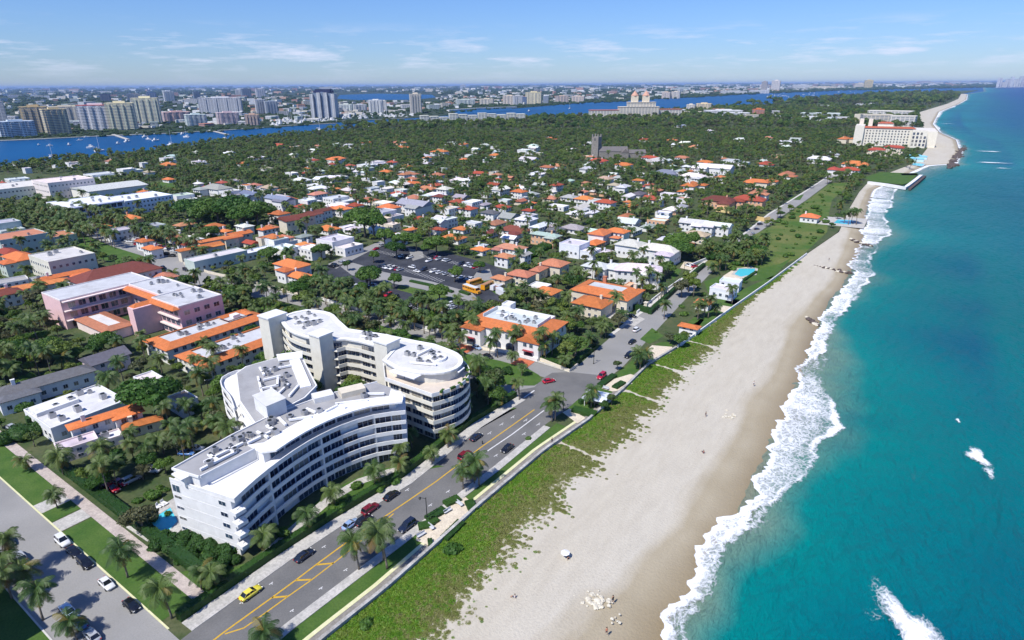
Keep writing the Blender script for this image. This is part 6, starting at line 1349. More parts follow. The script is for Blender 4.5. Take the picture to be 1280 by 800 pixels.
# mainland tree cover
far = []
for k in range(9000):
    px = rnd.uniform(-40, 1290); base = float(np.interp(px, [0, 210, 340, 440, 500, 640, 830, 960, 1060, 1290], [176, 169, 160, 150, 144, 131, 121, 115, 112, 110])); top = float(np.interp(px, [0, 320, 640, 1280], [115.3, 108, 102.2, 105]))
    py = top + (base - top) * rnd.random() ** 1.25
    if 415 < px < 550 and 112.5 < py < 123.5: continue
    e, n = G(px, py); s = mpp(px, py); far.append((e, n, -.2, s * rnd.uniform(.22, .60), rnd.randrange(2)))
FT = []
for i in range(2):
    rr = random.Random(i + 90); b = MB()
    for k in range(9): b.blob((rr.uniform(-4, 4), rr.uniform(-4, 4), rr.uniform(.8, 2.2)), (rr.uniform(1.2, 2.4), rr.uniform(1.2, 2.4), rr.uniform(.9, 1.5)), 1, 0, .3, rr)
    FT.append(b.mesh('wood', [M['far_leaf']]))
scatter('far_woodland', far, FT, 'distant tree cover of the mainland')
# dune plants between the sea wall and the sand
DM = []
for i in range(6):
    rg = np.random.default_rng(70 + i); n_ = 130; a = rg.uniform(0, 6.28, n_); d = np.sqrt(rg.random(n_)) * .95
    P = np.stack([d * np.cos(a), d * np.sin(a), rg.uniform(.05, .42, n_) * (1.1 - d)], 1); nm = np.stack([np.cos(a) * .4, np.sin(a) * .4, np.ones(n_)], 1)
    DM.append(np_mesh('clump', quads_np(P, nm, .16 * rg.uniform(.6, 1.3, n_), rg), [M['dune' if i < 3 else 'dune_dry']]))
pts = []
def dune_w(n): return at(VEG, n) if n < 335 else at(VEG, 335)
nmax = VEG[0][-1]
for n in np.arange(20, 640, .42):
    if n > nmax - 2 and n < VEG2[0][1]: w_ = 1.5
    else: w_ = float(at(VEG, n) if n < nmax else at(VEG2, n)) - float(at(WALL, n))
    w_ += (1.2 * math.sin(n * .31) + .9 * math.sin(n * .83 + 1) + .9 * math.sin(n * 2.1) + rnd.gauss(0, .8)) * (1 if n < 200 else .45)
    if w_ < 1: continue
    dens = 4.6 if n < 260 else 3.4
    for k in range(int(w_ * .42 * dens) + (rnd.random() < (w_ * .42 * dens) % 1)):
        u = rnd.random(); d = w_ * u
        if u > .8 and rnd.random() < (u - .8) * 3.: continue
        if rnd.random() < .035: d = w_ + abs(rnd.gauss(0, 1.4))
        skip = False
        for tn, sl in ((131.5, .35), (171, .35), (196, .35), (224, .35)):      # sandy paths to the beach
            if abs(n - (tn - d * sl * .3)) < 1.1: skip = True
        if not skip: pts.append((float(at(WALL, n)) + .6 + d, n, .03, rnd.uniform(.6, 1.2) * (1 if d < w_ * .7 else .6 if d < w_ else .4), rnd.randrange(3) + (3 if rnd.random() < (u * 1.5 - .12 + .35 * math.sin(n * .045 + 2) + .2 * math.sin(n * .21)) else 0)))
print('dune', len(pts)); scatter('dune_plants', pts, DM, 'bright green sea oats and creepers on the dune beside the sea wall')
# ---- hedges
def hedge(px, w, h, label, world=False, mat='hedge', name='hedge'):
    P = resample(px if world else L(*px), 1.5); m = MB(); a, b = side(P, w / 2), side(P, -w / 2); rg = np.random.default_rng(int(abs(P[0][0] * 7)) % 1000)
    if w < 3.9:
        for i in range(len(P) - 1): m.prism(ccw([a[i], a[i + 1], b[i + 1], b[i]]), -.1, h * .93)
    else:
        rr = random.Random(int(w * 10)); V = []
        for p_ in P:
            for k in range(3):
                c_ = (p_[0] + rr.uniform(-w / 2, w / 2), p_[1] + rr.uniform(-w / 2, w / 2), h * rr.uniform(.25, .6)); r_ = h * rr.uniform(.35, .5) + .3; m.blob(c_, (r_, r_, r_ * .8), 1, 0, .15, rr)
                d_ = rg.normal(size=(150, 3)); d_[:, 2] = np.abs(d_[:, 2]); d_ /= np.linalg.norm(d_, axis=1)[:, None]; V.append(quads_np(np.array(c_) + d_ * np.array([1.12, 1.12, .95]) * r_, d_, .24 * rg.uniform(.6, 1.2, 150), rg))
        o = bpy.data.objects.new(name, np_mesh(name, np.concatenate(V), [M[mat]], m, 0)); C.objects.link(o); return tag(o, label, 'hedge')
    ln = sum(math.dist(x, y) for x, y in zip(P[:-1], P[1:])); n = int(min(14000, ln * (w + 2 * h) * 9)); t_ = rg.uniform(0, len(P) - 1.001, n); i = t_.astype(int); f = t_ - i
    PA = np.array(P); c = PA[i] * (1 - f)[:, None] + PA[i + 1] * f[:, None]; dr = PA[i + 1] - PA[i]; dr /= np.linalg.norm(dr, axis=1)[:, None] + 1e-6; nr = np.stack([-dr[:, 1], dr[:, 0]], 1)
    wch = rg.random(n); top = wch < w / (w + 2 * h); sgn = np.where(rg.random(n) < .5, 1, -1); off = np.where(top, rg.uniform(-.5, .5, n) * w, sgn * w / 2); z = np.where(top, h * .95, rg.random(n) * h)
    pos = np.concatenate([c + nr * off[:, None], z[:, None]], 1) + rg.normal(0, .05, (n, 3)); nm = np.concatenate([nr * np.where(top, 0, sgn)[:, None], np.where(top, 1., .2)[:, None]], 1)
    o = bpy.data.objects.new(name, np_mesh(name, quads_np(pos, nm, rg.uniform(.12, .24, n), rg), [M[mat]], m, 0)); C.objects.link(o); return tag(o, label, 'hedge')
hedge([(-104.5, 47), (RW[1][0] - 6.2, 47)] if 0 else side(RW[1:7], 4.4), 1.7, 1.9, 'long clipped dark hedge along the coastal road pavement in front of the apartment blocks', True)
hedge([(-178, 45.6), (-103.4, 45.6)], 2.2, 2.2, 'clipped hedge beside the pink footpath of the cross street', True)
hedge([(36, 536), (118, 510), (166, 495)], 2.6, 4.0, 'tall bright green hedge behind the low white house')
hedge([(12, 553), (100, 527)], 5, 4.2, 'very thick dark hedge in front of the low white house')
hedge([(668, 339), (692, 314)], 6, 3.5, 'broad bright green hedge beside the terracotta roofed house') if 0 else None
hedge([(655, 326), (692, 304)], 5, 3.6, 'broad bright green hedge behind the long terracotta roofs')
hedge([(758, 378), (812, 391)], 2.4, 2.4, 'dark hedge below the orange roofed house'); hedge([(812, 393), (845, 362), (880, 333)], 1.6, 2.2, 'hedge along the west side of the coastal road north of the junction')
hedge([(716, 455), (745, 434)], 2, 1.4, 'low hedge east of the white villa garden'); hedge([(671, 447), (712, 461), (744, 432)], 1.8, 1.6, 'dark hedge round the corner of the villa garden')
hedge([(888, 325), (910, 309)], 4, 3, 'dark hedge by the road bend below the tan thatched roof'); hedge([(908, 366), (945, 341)], 1.2, 1.2, 'low hedge between the seaside lawns')
hedge([(601, 462), (636, 467)], 4.5, 1.6, 'oval clipped hedge on the median lawn'); hedge([(724, 505), (758, 496)], 1.4, 1.6, 'clipped hedge round the gazebo'); hedge([(716, 513), (745, 520)], 3, 1.2, 'low hedge beside the path corner below the gazebo')
hedge([(640, 398), (700, 392)], 3, 3, 'hedge behind the villa') if 0 else None
for P, lb in (([(555, 676), (577, 654)], 'long planting bed in the middle of the plaza'), ([(523, 660), (534, 658), (546, 650)], 'planting bed at the road edge of the plaza'), ([(586, 628), (592, 640)], 'small planting bed at the north corner of the plaza'), ([(556, 632), (574, 624)], 'planting bed beside the white bench'), ([(534, 651), (556, 638)], 'shrubby planting bed beside the lamp post'),
              ([(535, 681), (541, 680)], 'tiny hedge clump at the south end of the plaza'), ([(768, 486), (779, 479)], 'oval bed in the northern plaza'), ([(750, 483), (762, 474), (768, 470)], 'bed along the road side of the northern plaza')):
    hedge(P, 2.2, .9, lb, name='planting_bed')
hedge([(206, 683), (245, 684), (288, 700)], 6.5, 2.3, 'dense thicket of sea grape under the end wall of the white apartment block', name='thicket')
hedge([(490, 588), (450, 625), (400, 660), (350, 700), (312, 735)], .01, .01, 'x', True) if 0 else None
for P in ([(513, 352), (541, 358)], [(575, 365), (587, 369)], [(557, 363), (566, 366)]): hedge(P, 1.8, 1.0, {513: 'long low hedge on the car park island', 575: 'short low hedge near the school bus', 557: 'short middle hedge on the car park island'}[P[0][0]])
# lone bushes
def bush(px, py, s, lb, z=0):
    e, n = G(px, py); o = inst('bush', BUSH[0], None, (e, n, 0), rnd.uniform(0, 6), (s, s, s)); tag(o, lb, 'bush'); return o
bush(459, 782, 1.6, 'small dark bush alone on the dune in the foreground'); bush(567, 690, 2.2, 'dark bush on the dune behind the plaza wall'); bush(660, 549, 1.0, 'round bush on the seaside lawn') ; bush(190, 688, 1.0, 'yellow green bush by the swimming pool terrace')
# ------------------------------------------------------------------ walls, pools, rocks
def poly_wall(P, h, th, mat, label, name='wall', cap=None, col=WW, world=False, cat='wall'):
    P = P if world else L(*P); P = resample(P, 12); a, b = side(P, th / 2), side(P, -th / 2); m = MB()
    for i in range(len(P) - 1): m.prism(ccw([a[i], a[i + 1], b[i + 1], b[i]]), -.4, h)
    o = m.build(name, M[mat], color=col); tag(o, label, cat)
    if cap:
        a, b = side(P, th / 2 + .1), side(P, -th / 2 - .1); m = MB()
        for i in range(len(P) - 1): m.prism(ccw([a[i], a[i + 1], b[i + 1], b[i]]), h + .003, h + .12)
        m.build('coping', M[mat], o, color=cap)
    return o
t = mat_noise('wall_concrete', (.30, .29, .27), (.58, .57, .54), .5, fine=3); M['wall_concrete'] = t
poly_wall([wall_off(n, 0) for n in np.arange(-30, 215, 4.)], .95, .55, 'wall_concrete', 'long weathered grey concrete sea wall between the lawn and the dune', 'sea_wall', cap=(.6, .6, .6), world=True)
poly_wall([wall_off(n, 0) for n in np.arange(215, 392, 5.)], 1.3, .4, 'stucco', 'long white garden wall between the seaside houses and the beach', 'garden_wall', world=True)
poly_wall([(560, 433), (577, 426)], 1.4, .5, 'stucco', 'short end of the white avenue wall by the villa drive')
poly_wall([(612, 437), (640, 443), (672, 452)], 1.2, .6, 'stucco', 'low white wall in front of the villa') 
poly_wall([(672, 449), (712, 465), (722, 457)], 1.0, .5, 'stucco', 'cream kerb wall turning round the villa corner', col=CREAM)
poly_wall([(397, 374), (460, 392), (520, 408), (560, 419), (575, 425)], 1.5, .5, 'stucco', 'long white wall along the north side of the avenue')
poly_wall([(230, 330), (262, 342), (300, 350), (345, 361), (395, 374)], 1.2, .5, 'stucco', 'cream wall along the avenue near the long shop row', col=CREAM)
poly_wall([(850, 351), (822, 371), (796, 392)], 1.2, .4, 'stucco', 'white garden wall beside the coastal road below the white many-hipped house')
poly_wall([(921, 296), (888, 323), (862, 334)], 1.6, .5, 'stucco', 'cream wall at the bend of the road')
poly_wall([(545, 294), (475, 287), (505, 286)], 3, .6, 'stucco', 'long pale wall', ) if 0 else None
poly_wall([(504, 287), (551, 295)], 3, .8, 'stucco', 'long pale garden wall behind the car park trees', col=(.6, .6, .58))
poly_wall([(934, 273), (955, 277), (962, 276)], 3.0, .5, 'stucco', 'yellow garden wall beside the peach mansions', col=(.7, .5, .22))
poly_wall([(896, 264), (917, 267)], 3.5, 3, 'stucco', 'yellow and white low garage below the peach mansion', col=(.75, .6, .3))
poly_wall([(1085, 229.5), (1108, 232.5), (1131, 236.5), (1141, 229), (1151, 221)], 2.2, 3.0, 'stucco', 'broad white sea wall round the hotel lawn', 'sea_wall')
poly_wall([(1137, 237), (1147, 229), (1156, 221)], 1.2, 2.4, 'rock_dark', 'dark rock revetment outside the hotel lawn wall', 'revetment', cat='breakwater')
poly_wall([(888, 301 + 9), (923, 293), (940, 283)], .1, .1, 'stucco', 'x') if 0 else None
for x, y in ((807, 388), (828, 371), (831, 369)):
    e, n = G(x, y); m = MB(); m.box(-.7, .7, -.7, .7, 0, 3.6); m.box(-.9, .9, -.9, .9, 3.6, 4.0); o = m.build('gate_pillar', M['stucco'], color=CREAM, loc=(e, n, 0)); later(o, 'cream gate pillar at the roadside', 'pillar', e, n)
def pool(px, label, world=False, cope=(.72, .68, .6), w_=1.4):
    P = ccw(px if world else L(*px)); root = empty('swimming_pool', (0, 0, 0)); tag(root, label, 'pool'); mark(P, d=w_)
    m = MB(); O = offset_poly(P, -w_)
    for i in range(len(P)): j_ = (i + 1) % len(P); m.face([(*O[i], .16), (*O[j_], .16), (*P[j_], .16), (*P[i], .16)]); m.face([(*O[i], 0), (*O[j_], 0), (*O[j_], .16), (*O[i], .16)])
    m.build('coping', M['concrete'], root); m = MB(); m.face([(p[0], p[1], .10) for p in P]); m.build('water', M['pool'], root)
pool([(179, 656), (213, 635), (222, 652), (208, 667), (196, 667)], 'turquoise swimming pool against the end of the white apartment block', w_=2.6)
pool([(149, 488), (168, 485), (172, 491), (160, 498), (154, 497)], 'turquoise pool beside the long low white house'); pool([(918, 343), (924, 336), (944, 336), (942, 343), (926, 346)], 'bright blue pool by the white modern seaside house')
pool([(902, 370), (908, 364), (914, 366), (908, 372)], 'small blue pool south of the white modern seaside house'); pool([(1042, 279), (1047, 274.5), (1066, 275.5), (1063, 281)], 'rectangular blue pool on a raised deck by the beach', w_=9)
pool([(1139, 206), (1143, 203.5), (1156, 205), (1152, 208)], 'hotel pool among cabanas')
for k, (px, py) in enumerate(((722, 398), (719, 396), (716, 393))): pass
# loungers by the pools
def lounger_mesh():
    m = MB(); m.box(-.33, .33, -.95, .5, .28, .36); m.box(-.33, .33, .5, .56, .3, .8)
    for x in (-.28, .28):
        for y in (-.85, .4): m.box(x - .03, x + .03, y - .03, y + .03, 0, .28)
    return m.mesh('sun_lounger', [M['stucco']])
LM = lounger_mesh()
for k, (px, py) in enumerate(((190, 639), (195, 636), (200, 633), (205, 630), (184, 645), (912, 350), (918, 351), (924, 350), (899, 366), (894, 364), (930, 350))):
    e, n = G(px, py); o = inst('sun_lounger', LM, None, (e, n, .02), rnd.uniform(0, 3), (1.3,) * 3, WW); later(o, 'white sun lounger on a pool terrace', 'lounger', e, n)
# rocks: the pale pile on the beach and the dark jetties
RK = []
for i in range(4):
    b = MB(); rr = random.Random(i); b.blob((0, 0, 0), (1, .8, .5), 1, 0, .28, rr); RK.append(b.mesh('rock', [M['rock']]))
RD = []
for i in range(3):
    b = MB(); rr = random.Random(i + 9); b.blob((0, 0, 0), (1, .8, .6), 1, 0, .3, rr); RD.append(b.mesh('rock', [M['rock_dark']]))
def rocks(cx, cy, sx_, sy_, n, s, me, z, desc, group):
    for k in range(n):
        px, py = rnd.gauss(cx, sx_), rnd.gauss(cy, sy_); e, n_ = G(px, py, z); sc_ = rnd.uniform(*s); o = inst('rock', rnd.choice(me), None, (e, n_, z), rnd.uniform(0, 6), (sc_, sc_, sc_)); later(o, desc, 'rock', e, n_, '_share:' + group)
rocks(746, 754, 8, 5, 34, (.2, .75), RK, -.05, 'pale limestone boulder in the scattered pile on the beach', 'pale boulders on the beach'); rocks(768, 775, 4, 3, 6, (.15, .4), RK, -.05, 'pale limestone boulder in the scattered pile on the beach', 'pale boulders on the beach')
rocks(740, 742, 10, 3, 9, (.1, .35), RK, -.02, 'pale limestone boulder in the scattered pile on the beach', 'pale boulders on the beach')
rocks(912, 519, 6, 2.5, 12, (.3, .6), RK, -.05, 'flat pale stone half buried in the sand', 'flat pale stones on the sand')
for (a, b, n) in (((1018, 333), (1066, 342), 26), ((1064, 300), (1092, 308), 20), ((1008, 398), (1024, 407), 14)):
    for k in range(n):
        f = k / n; px, py = a[0] + (b[0] - a[0]) * f, a[1] + (b[1] - a[1]) * f + rnd.gauss(0, .7); e, n_ = G(px, py, -.5); sc_ = rnd.uniform(.6, 1.3); o = inst('rock', rnd.choice(RK if rnd.random() < .5 else RD), None, (e, n_, -.6 if f > .5 else -.25), rnd.uniform(0, 6), (sc_,) * 3); later(o, 'small rock of a low groyne crossing the wet sand', 'rock', e, n_, '_share:rocks of the beach groynes')
for k in range(90):
    f = rnd.random(); px = 1188 + 16 * f + rnd.gauss(0, 2); py = 209 - 24 * f + rnd.gauss(0, 1.4); e, n_ = G(px, py, -1); sc_ = rnd.uniform(1.6, 4.2); o = inst('rock', rnd.choice(RD), None, (e, n_, -.8), rnd.uniform(0, 6), (sc_, sc_, sc_ * .7)); later(o, 'dark boulder of the jetty at the hotel beach', 'rock', e, n_, '_share:dark jetty boulders')
# ------------------------------------------------------------------ cars
def car_meshes(kind):
    m = MB(); Lh_, W = (2.3, .9) if kind == 'sedan' else (2.4, .97); zs = .92 if kind == 'sedan' else 1.08; zr = 1.42 if kind == 'sedan' else 1.75
    st = [(-Lh_, .70, .42, .70), (-Lh_ + .18, .86, .30, zs - .06), (-1.5, 1, .26, zs), (0, 1, .24, zs + .02), (1.1, 1, .26, zs - .02), (Lh_ - .35, .93, .28, zs - .16), (Lh_ - .05, .78, .36, zs - .28), (Lh_, .6, .44, .62)]
    rings = []
    for y, w, z0, z1 in st:
        b = len(m.v); w *= W; m.v += [(-w * .92, y, z0), (-w, y, z0 + (z1 - z0) * .35), (-w * .98, y, z1 - .08), (-w * .82, y, z1), (w * .82, y, z1), (w * .98, y, z1 - .08), (w, y, z0 + (z1 - z0) * .35), (w * .92, y, z0)]; rings.append(b)
    for a, b in zip(rings[:-1], rings[1:]):
        for k in range(8): m.f.append((a + k, a + (k + 1) % 8, b + (k + 1) % 8, b + k)); m.m.append(0)
    m.f.append(tuple(rings[0] + 7 - k for k in range(8))); m.m.append(0); m.f.append(tuple(rings[-1] + k for k in range(8))); m.m.append(0)
    y0, y1, y2, y3 = (-1.75, -1.15, .25, 1.05) if kind == 'sedan' else (-2.2, -1.95, .3, 1.1); w1, w0 = W * .70, W * .84
    m.face([(-w1, y1, zr), (w1, y1, zr), (w1, y2, zr), (-w1, y2, zr)])
    for s_ in (-1, 1):       # pillars
        for (ya, yb) in ((y0, y1), (y3, y2), ((y0 + y3) / 2, (y1 + y2) / 2)): m.tube([(s_ * w0, ya, zs - .02), (s_ * w1, yb, zr - .01)], .045, 4)
    body = m.mesh('body', [M['paint']], True)
    g = MB(); e_ = .012
    lo = [(-w0, y0), (w0, y0), (w0, y3), (-w0, y3)]; hi = [(-w1, y1), (w1, y1), (w1, y2), (-w1, y2)]
    for k in range(4): j_ = (k + 1) % 4; g.face([(*lo[k], zs - .03), (*lo[j_], zs - .03), (*hi[j_], zr - e_), (*hi[k], zr - e_)])
    glass = g.mesh('window', [M['car_glass']])
    w = MB(); w.tube([(-.11, 0, 0), (.11, 0, 0)], .33, 12); w.tube([(-.115, 0, 0), (.115, 0, 0)], .19, 8, 1)
    wheel = w.mesh('wheel', [M['rubber'], M['metal']])
    hl = MB(); hl.box(-.18, .18, -.06, .06, -.07, .07); return body, glass, wheel, hl.mesh('headlight', [M['lamp_glass']]), hl.mesh('tail_light', [M['red_lens']]), Lh_, W
CARS = {k: car_meshes(k) for k in ('sedan', 'suv')}
def car(e, n, hdg, col, kind, desc, full=True, group=None, label=None):
    b, g, wh, hl, tl, Lh_, W = CARS[kind]; root = empty('car', (e, n, .015), -R_(hdg)); inst('body', b, root, color=col); inst('window', g, root)
    if full:
        for x in (-W + .06, W - .06):
            for y in (-1.42, 1.40): inst('wheel', wh, root, (x, y, .33))
        for x in (-W * .62, W * .62): inst('headlight', hl, root, (x, Lh_ - .04, .62)); inst('tail_light', tl, root, (x, -Lh_ + .03, .72))
    if label: return tag(root, label, 'car', group)
    return later(root, desc, 'car', e, n, group)
NAVY, BLACK, RED_, SIL, WHT, TAXI, LBL, DRED = (.012, .018, .04), (.008, .008, .01), (.42, .012, .03), (.38, .40, .42), (.72, .73, .74), (.72, .62, .06), (.25, .36, .55), (.16, .008, .018)
for px, py, hd, c, k, lb in ((380, 694, 35 - 35, NAVY, 'sedan', 'dark navy sedan driving alone on the coastal road beside the hedge'), (313, 741, 0, TAXI, 'sedan', 'yellow taxi on the coastal road'), (438, 655, 0, LBL, 'sedan', 'pale blue hatchback on the coastal road behind the dark red car'), (454, 650, 0, BLACK, 'sedan', 'black car half hidden by palms beside the pale blue hatchback'),
        (463, 636, 0, DRED, 'suv', 'dark red car on the coastal road between pale blue and black cars'), (489, 619, 0, BLACK, 'sedan', 'black car directly ahead of the dark red one on the coastal road'), (509, 657, 180, NAVY, 'suv', 'dark navy car driving by the plaza lamp post'), (581, 569, 0, DRED, 'suv', 'maroon car on the coastal road beside the round apartment building'),
        (595, 546, 0, NAVY, 'sedan', 'dark blue car ahead of the maroon car near the round building'), (634, 560, 180, BLACK, 'sedan', 'black car on the seaward lane opposite the round building'), (686, 476, 30, RED_, 'sedan', 'bright red car in the middle of the junction'), (752, 470, 180, RED_, 'suv', 'bright red car by the gazebo plaza on the seaward lane'),
        (596, 434, 90 + 10, LBL, 'sedan', 'blue car passing the white villa on the avenue'), (610, 445, 100, BLACK, 'sedan', 'black car on the avenue in front of the villa'), (609, 475, 280, BLACK, 'sedan', 'black car behind the round building on the south carriageway'), (796, 412, 5, WHT, 'suv', 'white car on the coastal road near the gate drive'),
        (790, 427, 185, BLACK, 'sedan', 'black car parked at the seaward kerb, the one further north'), (786, 444, 185, BLACK, 'suv', 'black car parked at the seaward kerb next to a palm clump'), (790, 395, 90, BLACK, 'sedan', 'dark car parked on the pale drive below the orange roofed house'), (941, 292, 10, SIL, 'sedan', 'silver car on the northern coastal road, furthest of three'), (931, 300, 10, SIL, 'sedan', 'silver car on the northern coastal road, middle of three'), (920, 304, 10, NAVY, 'sedan', 'dark car on the northern coastal road, nearest of three'),
        (78, 676, 90, WHT, 'suv', 'white car parked at the kerb of the cross street, first of the row'), (92, 689, 90, BLACK, 'sedan', 'black car parked second in the kerb row of the cross street'), (106, 703, 90, BLACK, 'suv', 'black car parked third in the kerb row of the cross street'), (133, 729, 90, WHT, 'sedan', 'white sedan parked alone on the cross street'), (164, 756, 90, BLACK, 'sedan', 'black car parked nearest the corner on the cross street'),
        (84, 762, 270, (.5, .62, .8), 'sedan', 'pale blue car parked opposite, under a palm shadow'), (99, 778, 270, (.10, .20, .42), 'sedan', 'blue car parked between pale blue and silver cars at the lower left'), (115, 794, 270, SIL, 'sedan', 'silver blue car parked at the very bottom left of the street'), (10, 676, 90, NAVY, 'sedan', 'dark blue car at the left edge of the cross street'), (24, 696, 270, SIL, 'suv', 'silver car under the palms at the left edge of the street'),
        (139, 611, 75, RED_, 'suv', 'bright red car parked under the palms, left of a red pair'), (150, 603, 75, RED_, 'sedan', 'bright red car parked under the palms, right of a red pair'), (165, 599, 0, SIL, 'suv', 'grey car parked beside the red pair'), (190, 587, 60, WHT, 'suv', 'white car parked in the shaded drive near the red pair'), (233, 566, 60, (.08, .2, .5), 'sedan', 'blue car parked behind the white apartment block'), (245, 560, 60, WHT, 'sedan', 'white car parked behind the white apartment block'),
        (15, 534, 80, SIL, 'sedan', 'silver car parked beside the low white house'), (26, 539, 80, BLACK, 'sedan', 'black car parked beside the low white house'), (319, 376, 95, NAVY, 'sedan', 'dark car on the verge avenue beside the orange bordered building'), (204, 334, 95, BLACK, 'sedan', 'dark car at the crossing behind the maroon theatre'), (232, 337, 95, BLACK, 'suv', 'black car on the avenue east of the maroon theatre'), (946, 286, 30, NAVY, 'sedan', 'dark car parked at the roadside below the yellow wall'), (950, 280, 30, NAVY, 'suv', 'dark blue van parked highest beside the yellow wall'), (421, 391, 95, SIL, 'sedan', 'silver car parked under the avenue palms')):
    e, n = G(px, py, .6); car(e, n, hd, c, k, '', label=lb)
# car park and avenue: many small parked cars
def park(a, b, n, hd, where, p=.7, cols=(WHT, SIL, BLACK, NAVY, SIL, RED_, WHT)):
    (x0, y0), (x1, y1) = G(*a), G(*b)
    for k in range(n):
        if rnd.random() > p: continue
        f = k / max(1, n - 1); c = rnd.choice(cols); nm = {WHT: 'white', SIL: 'silver', BLACK: 'black', NAVY: 'dark blue', RED_: 'red'}[c]
        car(x0 + (x1 - x0) * f, y0 + (y1 - y0) * f, hd + rnd.choice((0, 180)), c, rnd.choice(('sedan', 'suv')), f'{nm} car parked {where}', full=False, group='_share:cars parked ' + where)
park((470, 312), (478, 308), 3, 0, 'at the back of the car park'); park((530, 338), (590, 350), 16, 0, 'in the upper right rows of the car park', .5); park((540, 322), (598, 336), 18, 0, 'in the upper right rows of the car park', .45); park((476, 334), (500, 338), 9, 0, 'in the middle row of the car park', 1.); park((502, 321), (512, 323), 3, 0, 'at the back of the car park'); park((536, 327), (548, 325), 3, 0, 'under trees at the far end of the car park')
park((462, 356), (478, 362), 6, 0, 'in the lower row of the car park', .9); park((480, 368), (494, 373), 6, 0, 'in the lower row of the car park', .9); park((536, 376), (562, 382), 9, 0, 'in the bottom row of the car park', .8); park((548, 388), (566, 386), 6, 0, 'in the bottom row of the car park', .8); park((415, 334), (436, 328), 6, 80, 'at the entrance of the car park', .6); park((515, 335), (521, 340), 2, 90, 'in the middle row of the car park', 1, (WHT,)); park((440, 359), (452, 363), 5, 0, 'in the lower row of the car park')
park((110, 285), (215, 321), 34, 60, 'on the palm lined avenue', .85); park((120, 282), (225, 317), 34, 60, 'on the palm lined avenue', .85); park((170, 300), (250, 322), 22, 60, 'on the palm lined avenue', .8); park((860, 332), (868, 334), 4, 20, 'in the courtyard beside the coastal road', .9); park((250, 325), (262, 330), 4, 80, 'at the east end of the palm avenue')
def bus(px, py, hd, L_, Hh, W, col, roofc, label, name='school_bus', cat='bus'):
    e, n = G(px, py); root = empty(name, (e, n, .02), -R_(hd)); tag(root, label, cat); m = MB(); h = L_ / 2
    m.prism(ccw([(-W / 2, -h), (W / 2, -h), (W / 2, h - 1.4), (W / 2 - .25, h), (-W / 2 + .25, h), (-W / 2, h - 1.4)]), .45, 1.6); m.box(-W / 2 + .04, W / 2 - .04, -h + .05, h - 1.4, 1.602, Hh - .15); m.build('body', M['paint'], root, color=col)
    m = MB(); m.box(-W / 2 + .1, W / 2 - .1, -h + .1, h - 1.5, Hh - .148, Hh); m.build('roof', M['paint'], root, color=roofc)
    if cat == 'bus':
        for k in range(7):
            for s_ in (-1, 1): y = -h + .7 + k * (L_ - 2.8) / 6.5; m = MB(); m.box(s_ * (W / 2 - .02) - .03, s_ * (W / 2 - .02) + .03, y - .45, y + .45, 1.75, 2.45); m.build('window', M['car_glass'], root)
    m = MB(); m.box(-W / 2 + .2, W / 2 - .2, h - 1.42, h - 1.36, 1.7, Hh - .4); m.build('windscreen', M['car_glass'], root)
    for x in (-W / 2 + .15, W / 2 - .15):
        for y in (-h + 1.6, h - 1.3): inst('wheel', CARS['suv'][2], root, (x, y, .45), 0, (1.3, 1.4, 1.4))
YB = (.75, .33, .02)
bus(590, 365, 100, 11, 3.1, 2.6, YB, (.75, .75, .72), 'yellow school bus with white roof parked broadside in the car park'); bus(594, 356, 8, 10, 3.0, 2.5, YB, YB, 'yellow school bus seen end on, nearer the trees'); bus(610, 360, -5, 10, 3.0, 2.5, YB, (.5, .22, .02), 'yellow school bus seen end on beside the white vans')
bus(619, 362, 0, 6, 2.7, 2.2, WHT, WHT, 'white van beside the yellow bus', 'van', 'van'); bus(626, 362, 0, 6, 2.7, 2.2, (.5, .28, .2), WHT, 'white roofed brown van beside the hedge', 'van', 'van'); bus(628, 370, 115, 9, 3.4, 2.6, WHT, WHT, 'white box truck parked at the corner of the car park', 'truck', 'truck')
# ------------------------------------------------------------------ boats on the lagoon
def boat_mesh(sail):
    m = MB(); st = [(-1, .30, .0), (-.6, .36, 0), (0, .38, 0), (.5, .28, .03), (1, .02, .10)]; rg_ = []
    for y, w, z in st: b = len(m.v); m.v += [(-w, y, .28 + z), (-w * .7, y, -.06), (w * .7, y, -.06), (w, y, .28 + z)]; rg_.append(b)
    for a, b in zip(rg_[:-1], rg_[1:]):
        for k in range(4): m.f.append((a + k, a + (k + 1) % 4, b + (k + 1) % 4, b + k)); m.m.append(0)
    m.f.append(tuple(rg_[0] + k for k in range(4))); m.m.append(0)
    c = MB(); c.prism([(-.24, -.5), (.24, -.5), (.2, .25), (-.2, .25)], .281, .52); 
    if not sail: c.prism([(-.2, -.4), (.2, -.4), (.16, 0), (-.16, 0)], .522, .75)
    return m.mesh('hull', [M['stucco']]), c.mesh('cabin', [M['stucco']])
BT = [boat_mesh(False), boat_mesh(True)]; mm = MB(); mm.tube([(0, 0, .3), (0, 0, 3.1)], .03, 4); mm.tube([(0, 0, .7), (0, -.75, .72)], .03, 4); MAST = mm.mesh('mast', [M['stucco']])
def boat(px, py, l, sail=False, desc='small white motor boat', grp=None, col=WW):
    e, n = G(px, py, -1); root = empty('boat', (e, n, -1.), rnd.uniform(0, 6.28)); root.scale = (l / 2 * .72,) * 3; h, c = BT[int(sail)]; inst('hull', h, root, color=col); inst('cabin', c, root, color=tuple(v * .9 for v in col))
    if sail: inst('mast', MAST, root, color=WW)
    later(root, desc, 'boat', e, n, grp)
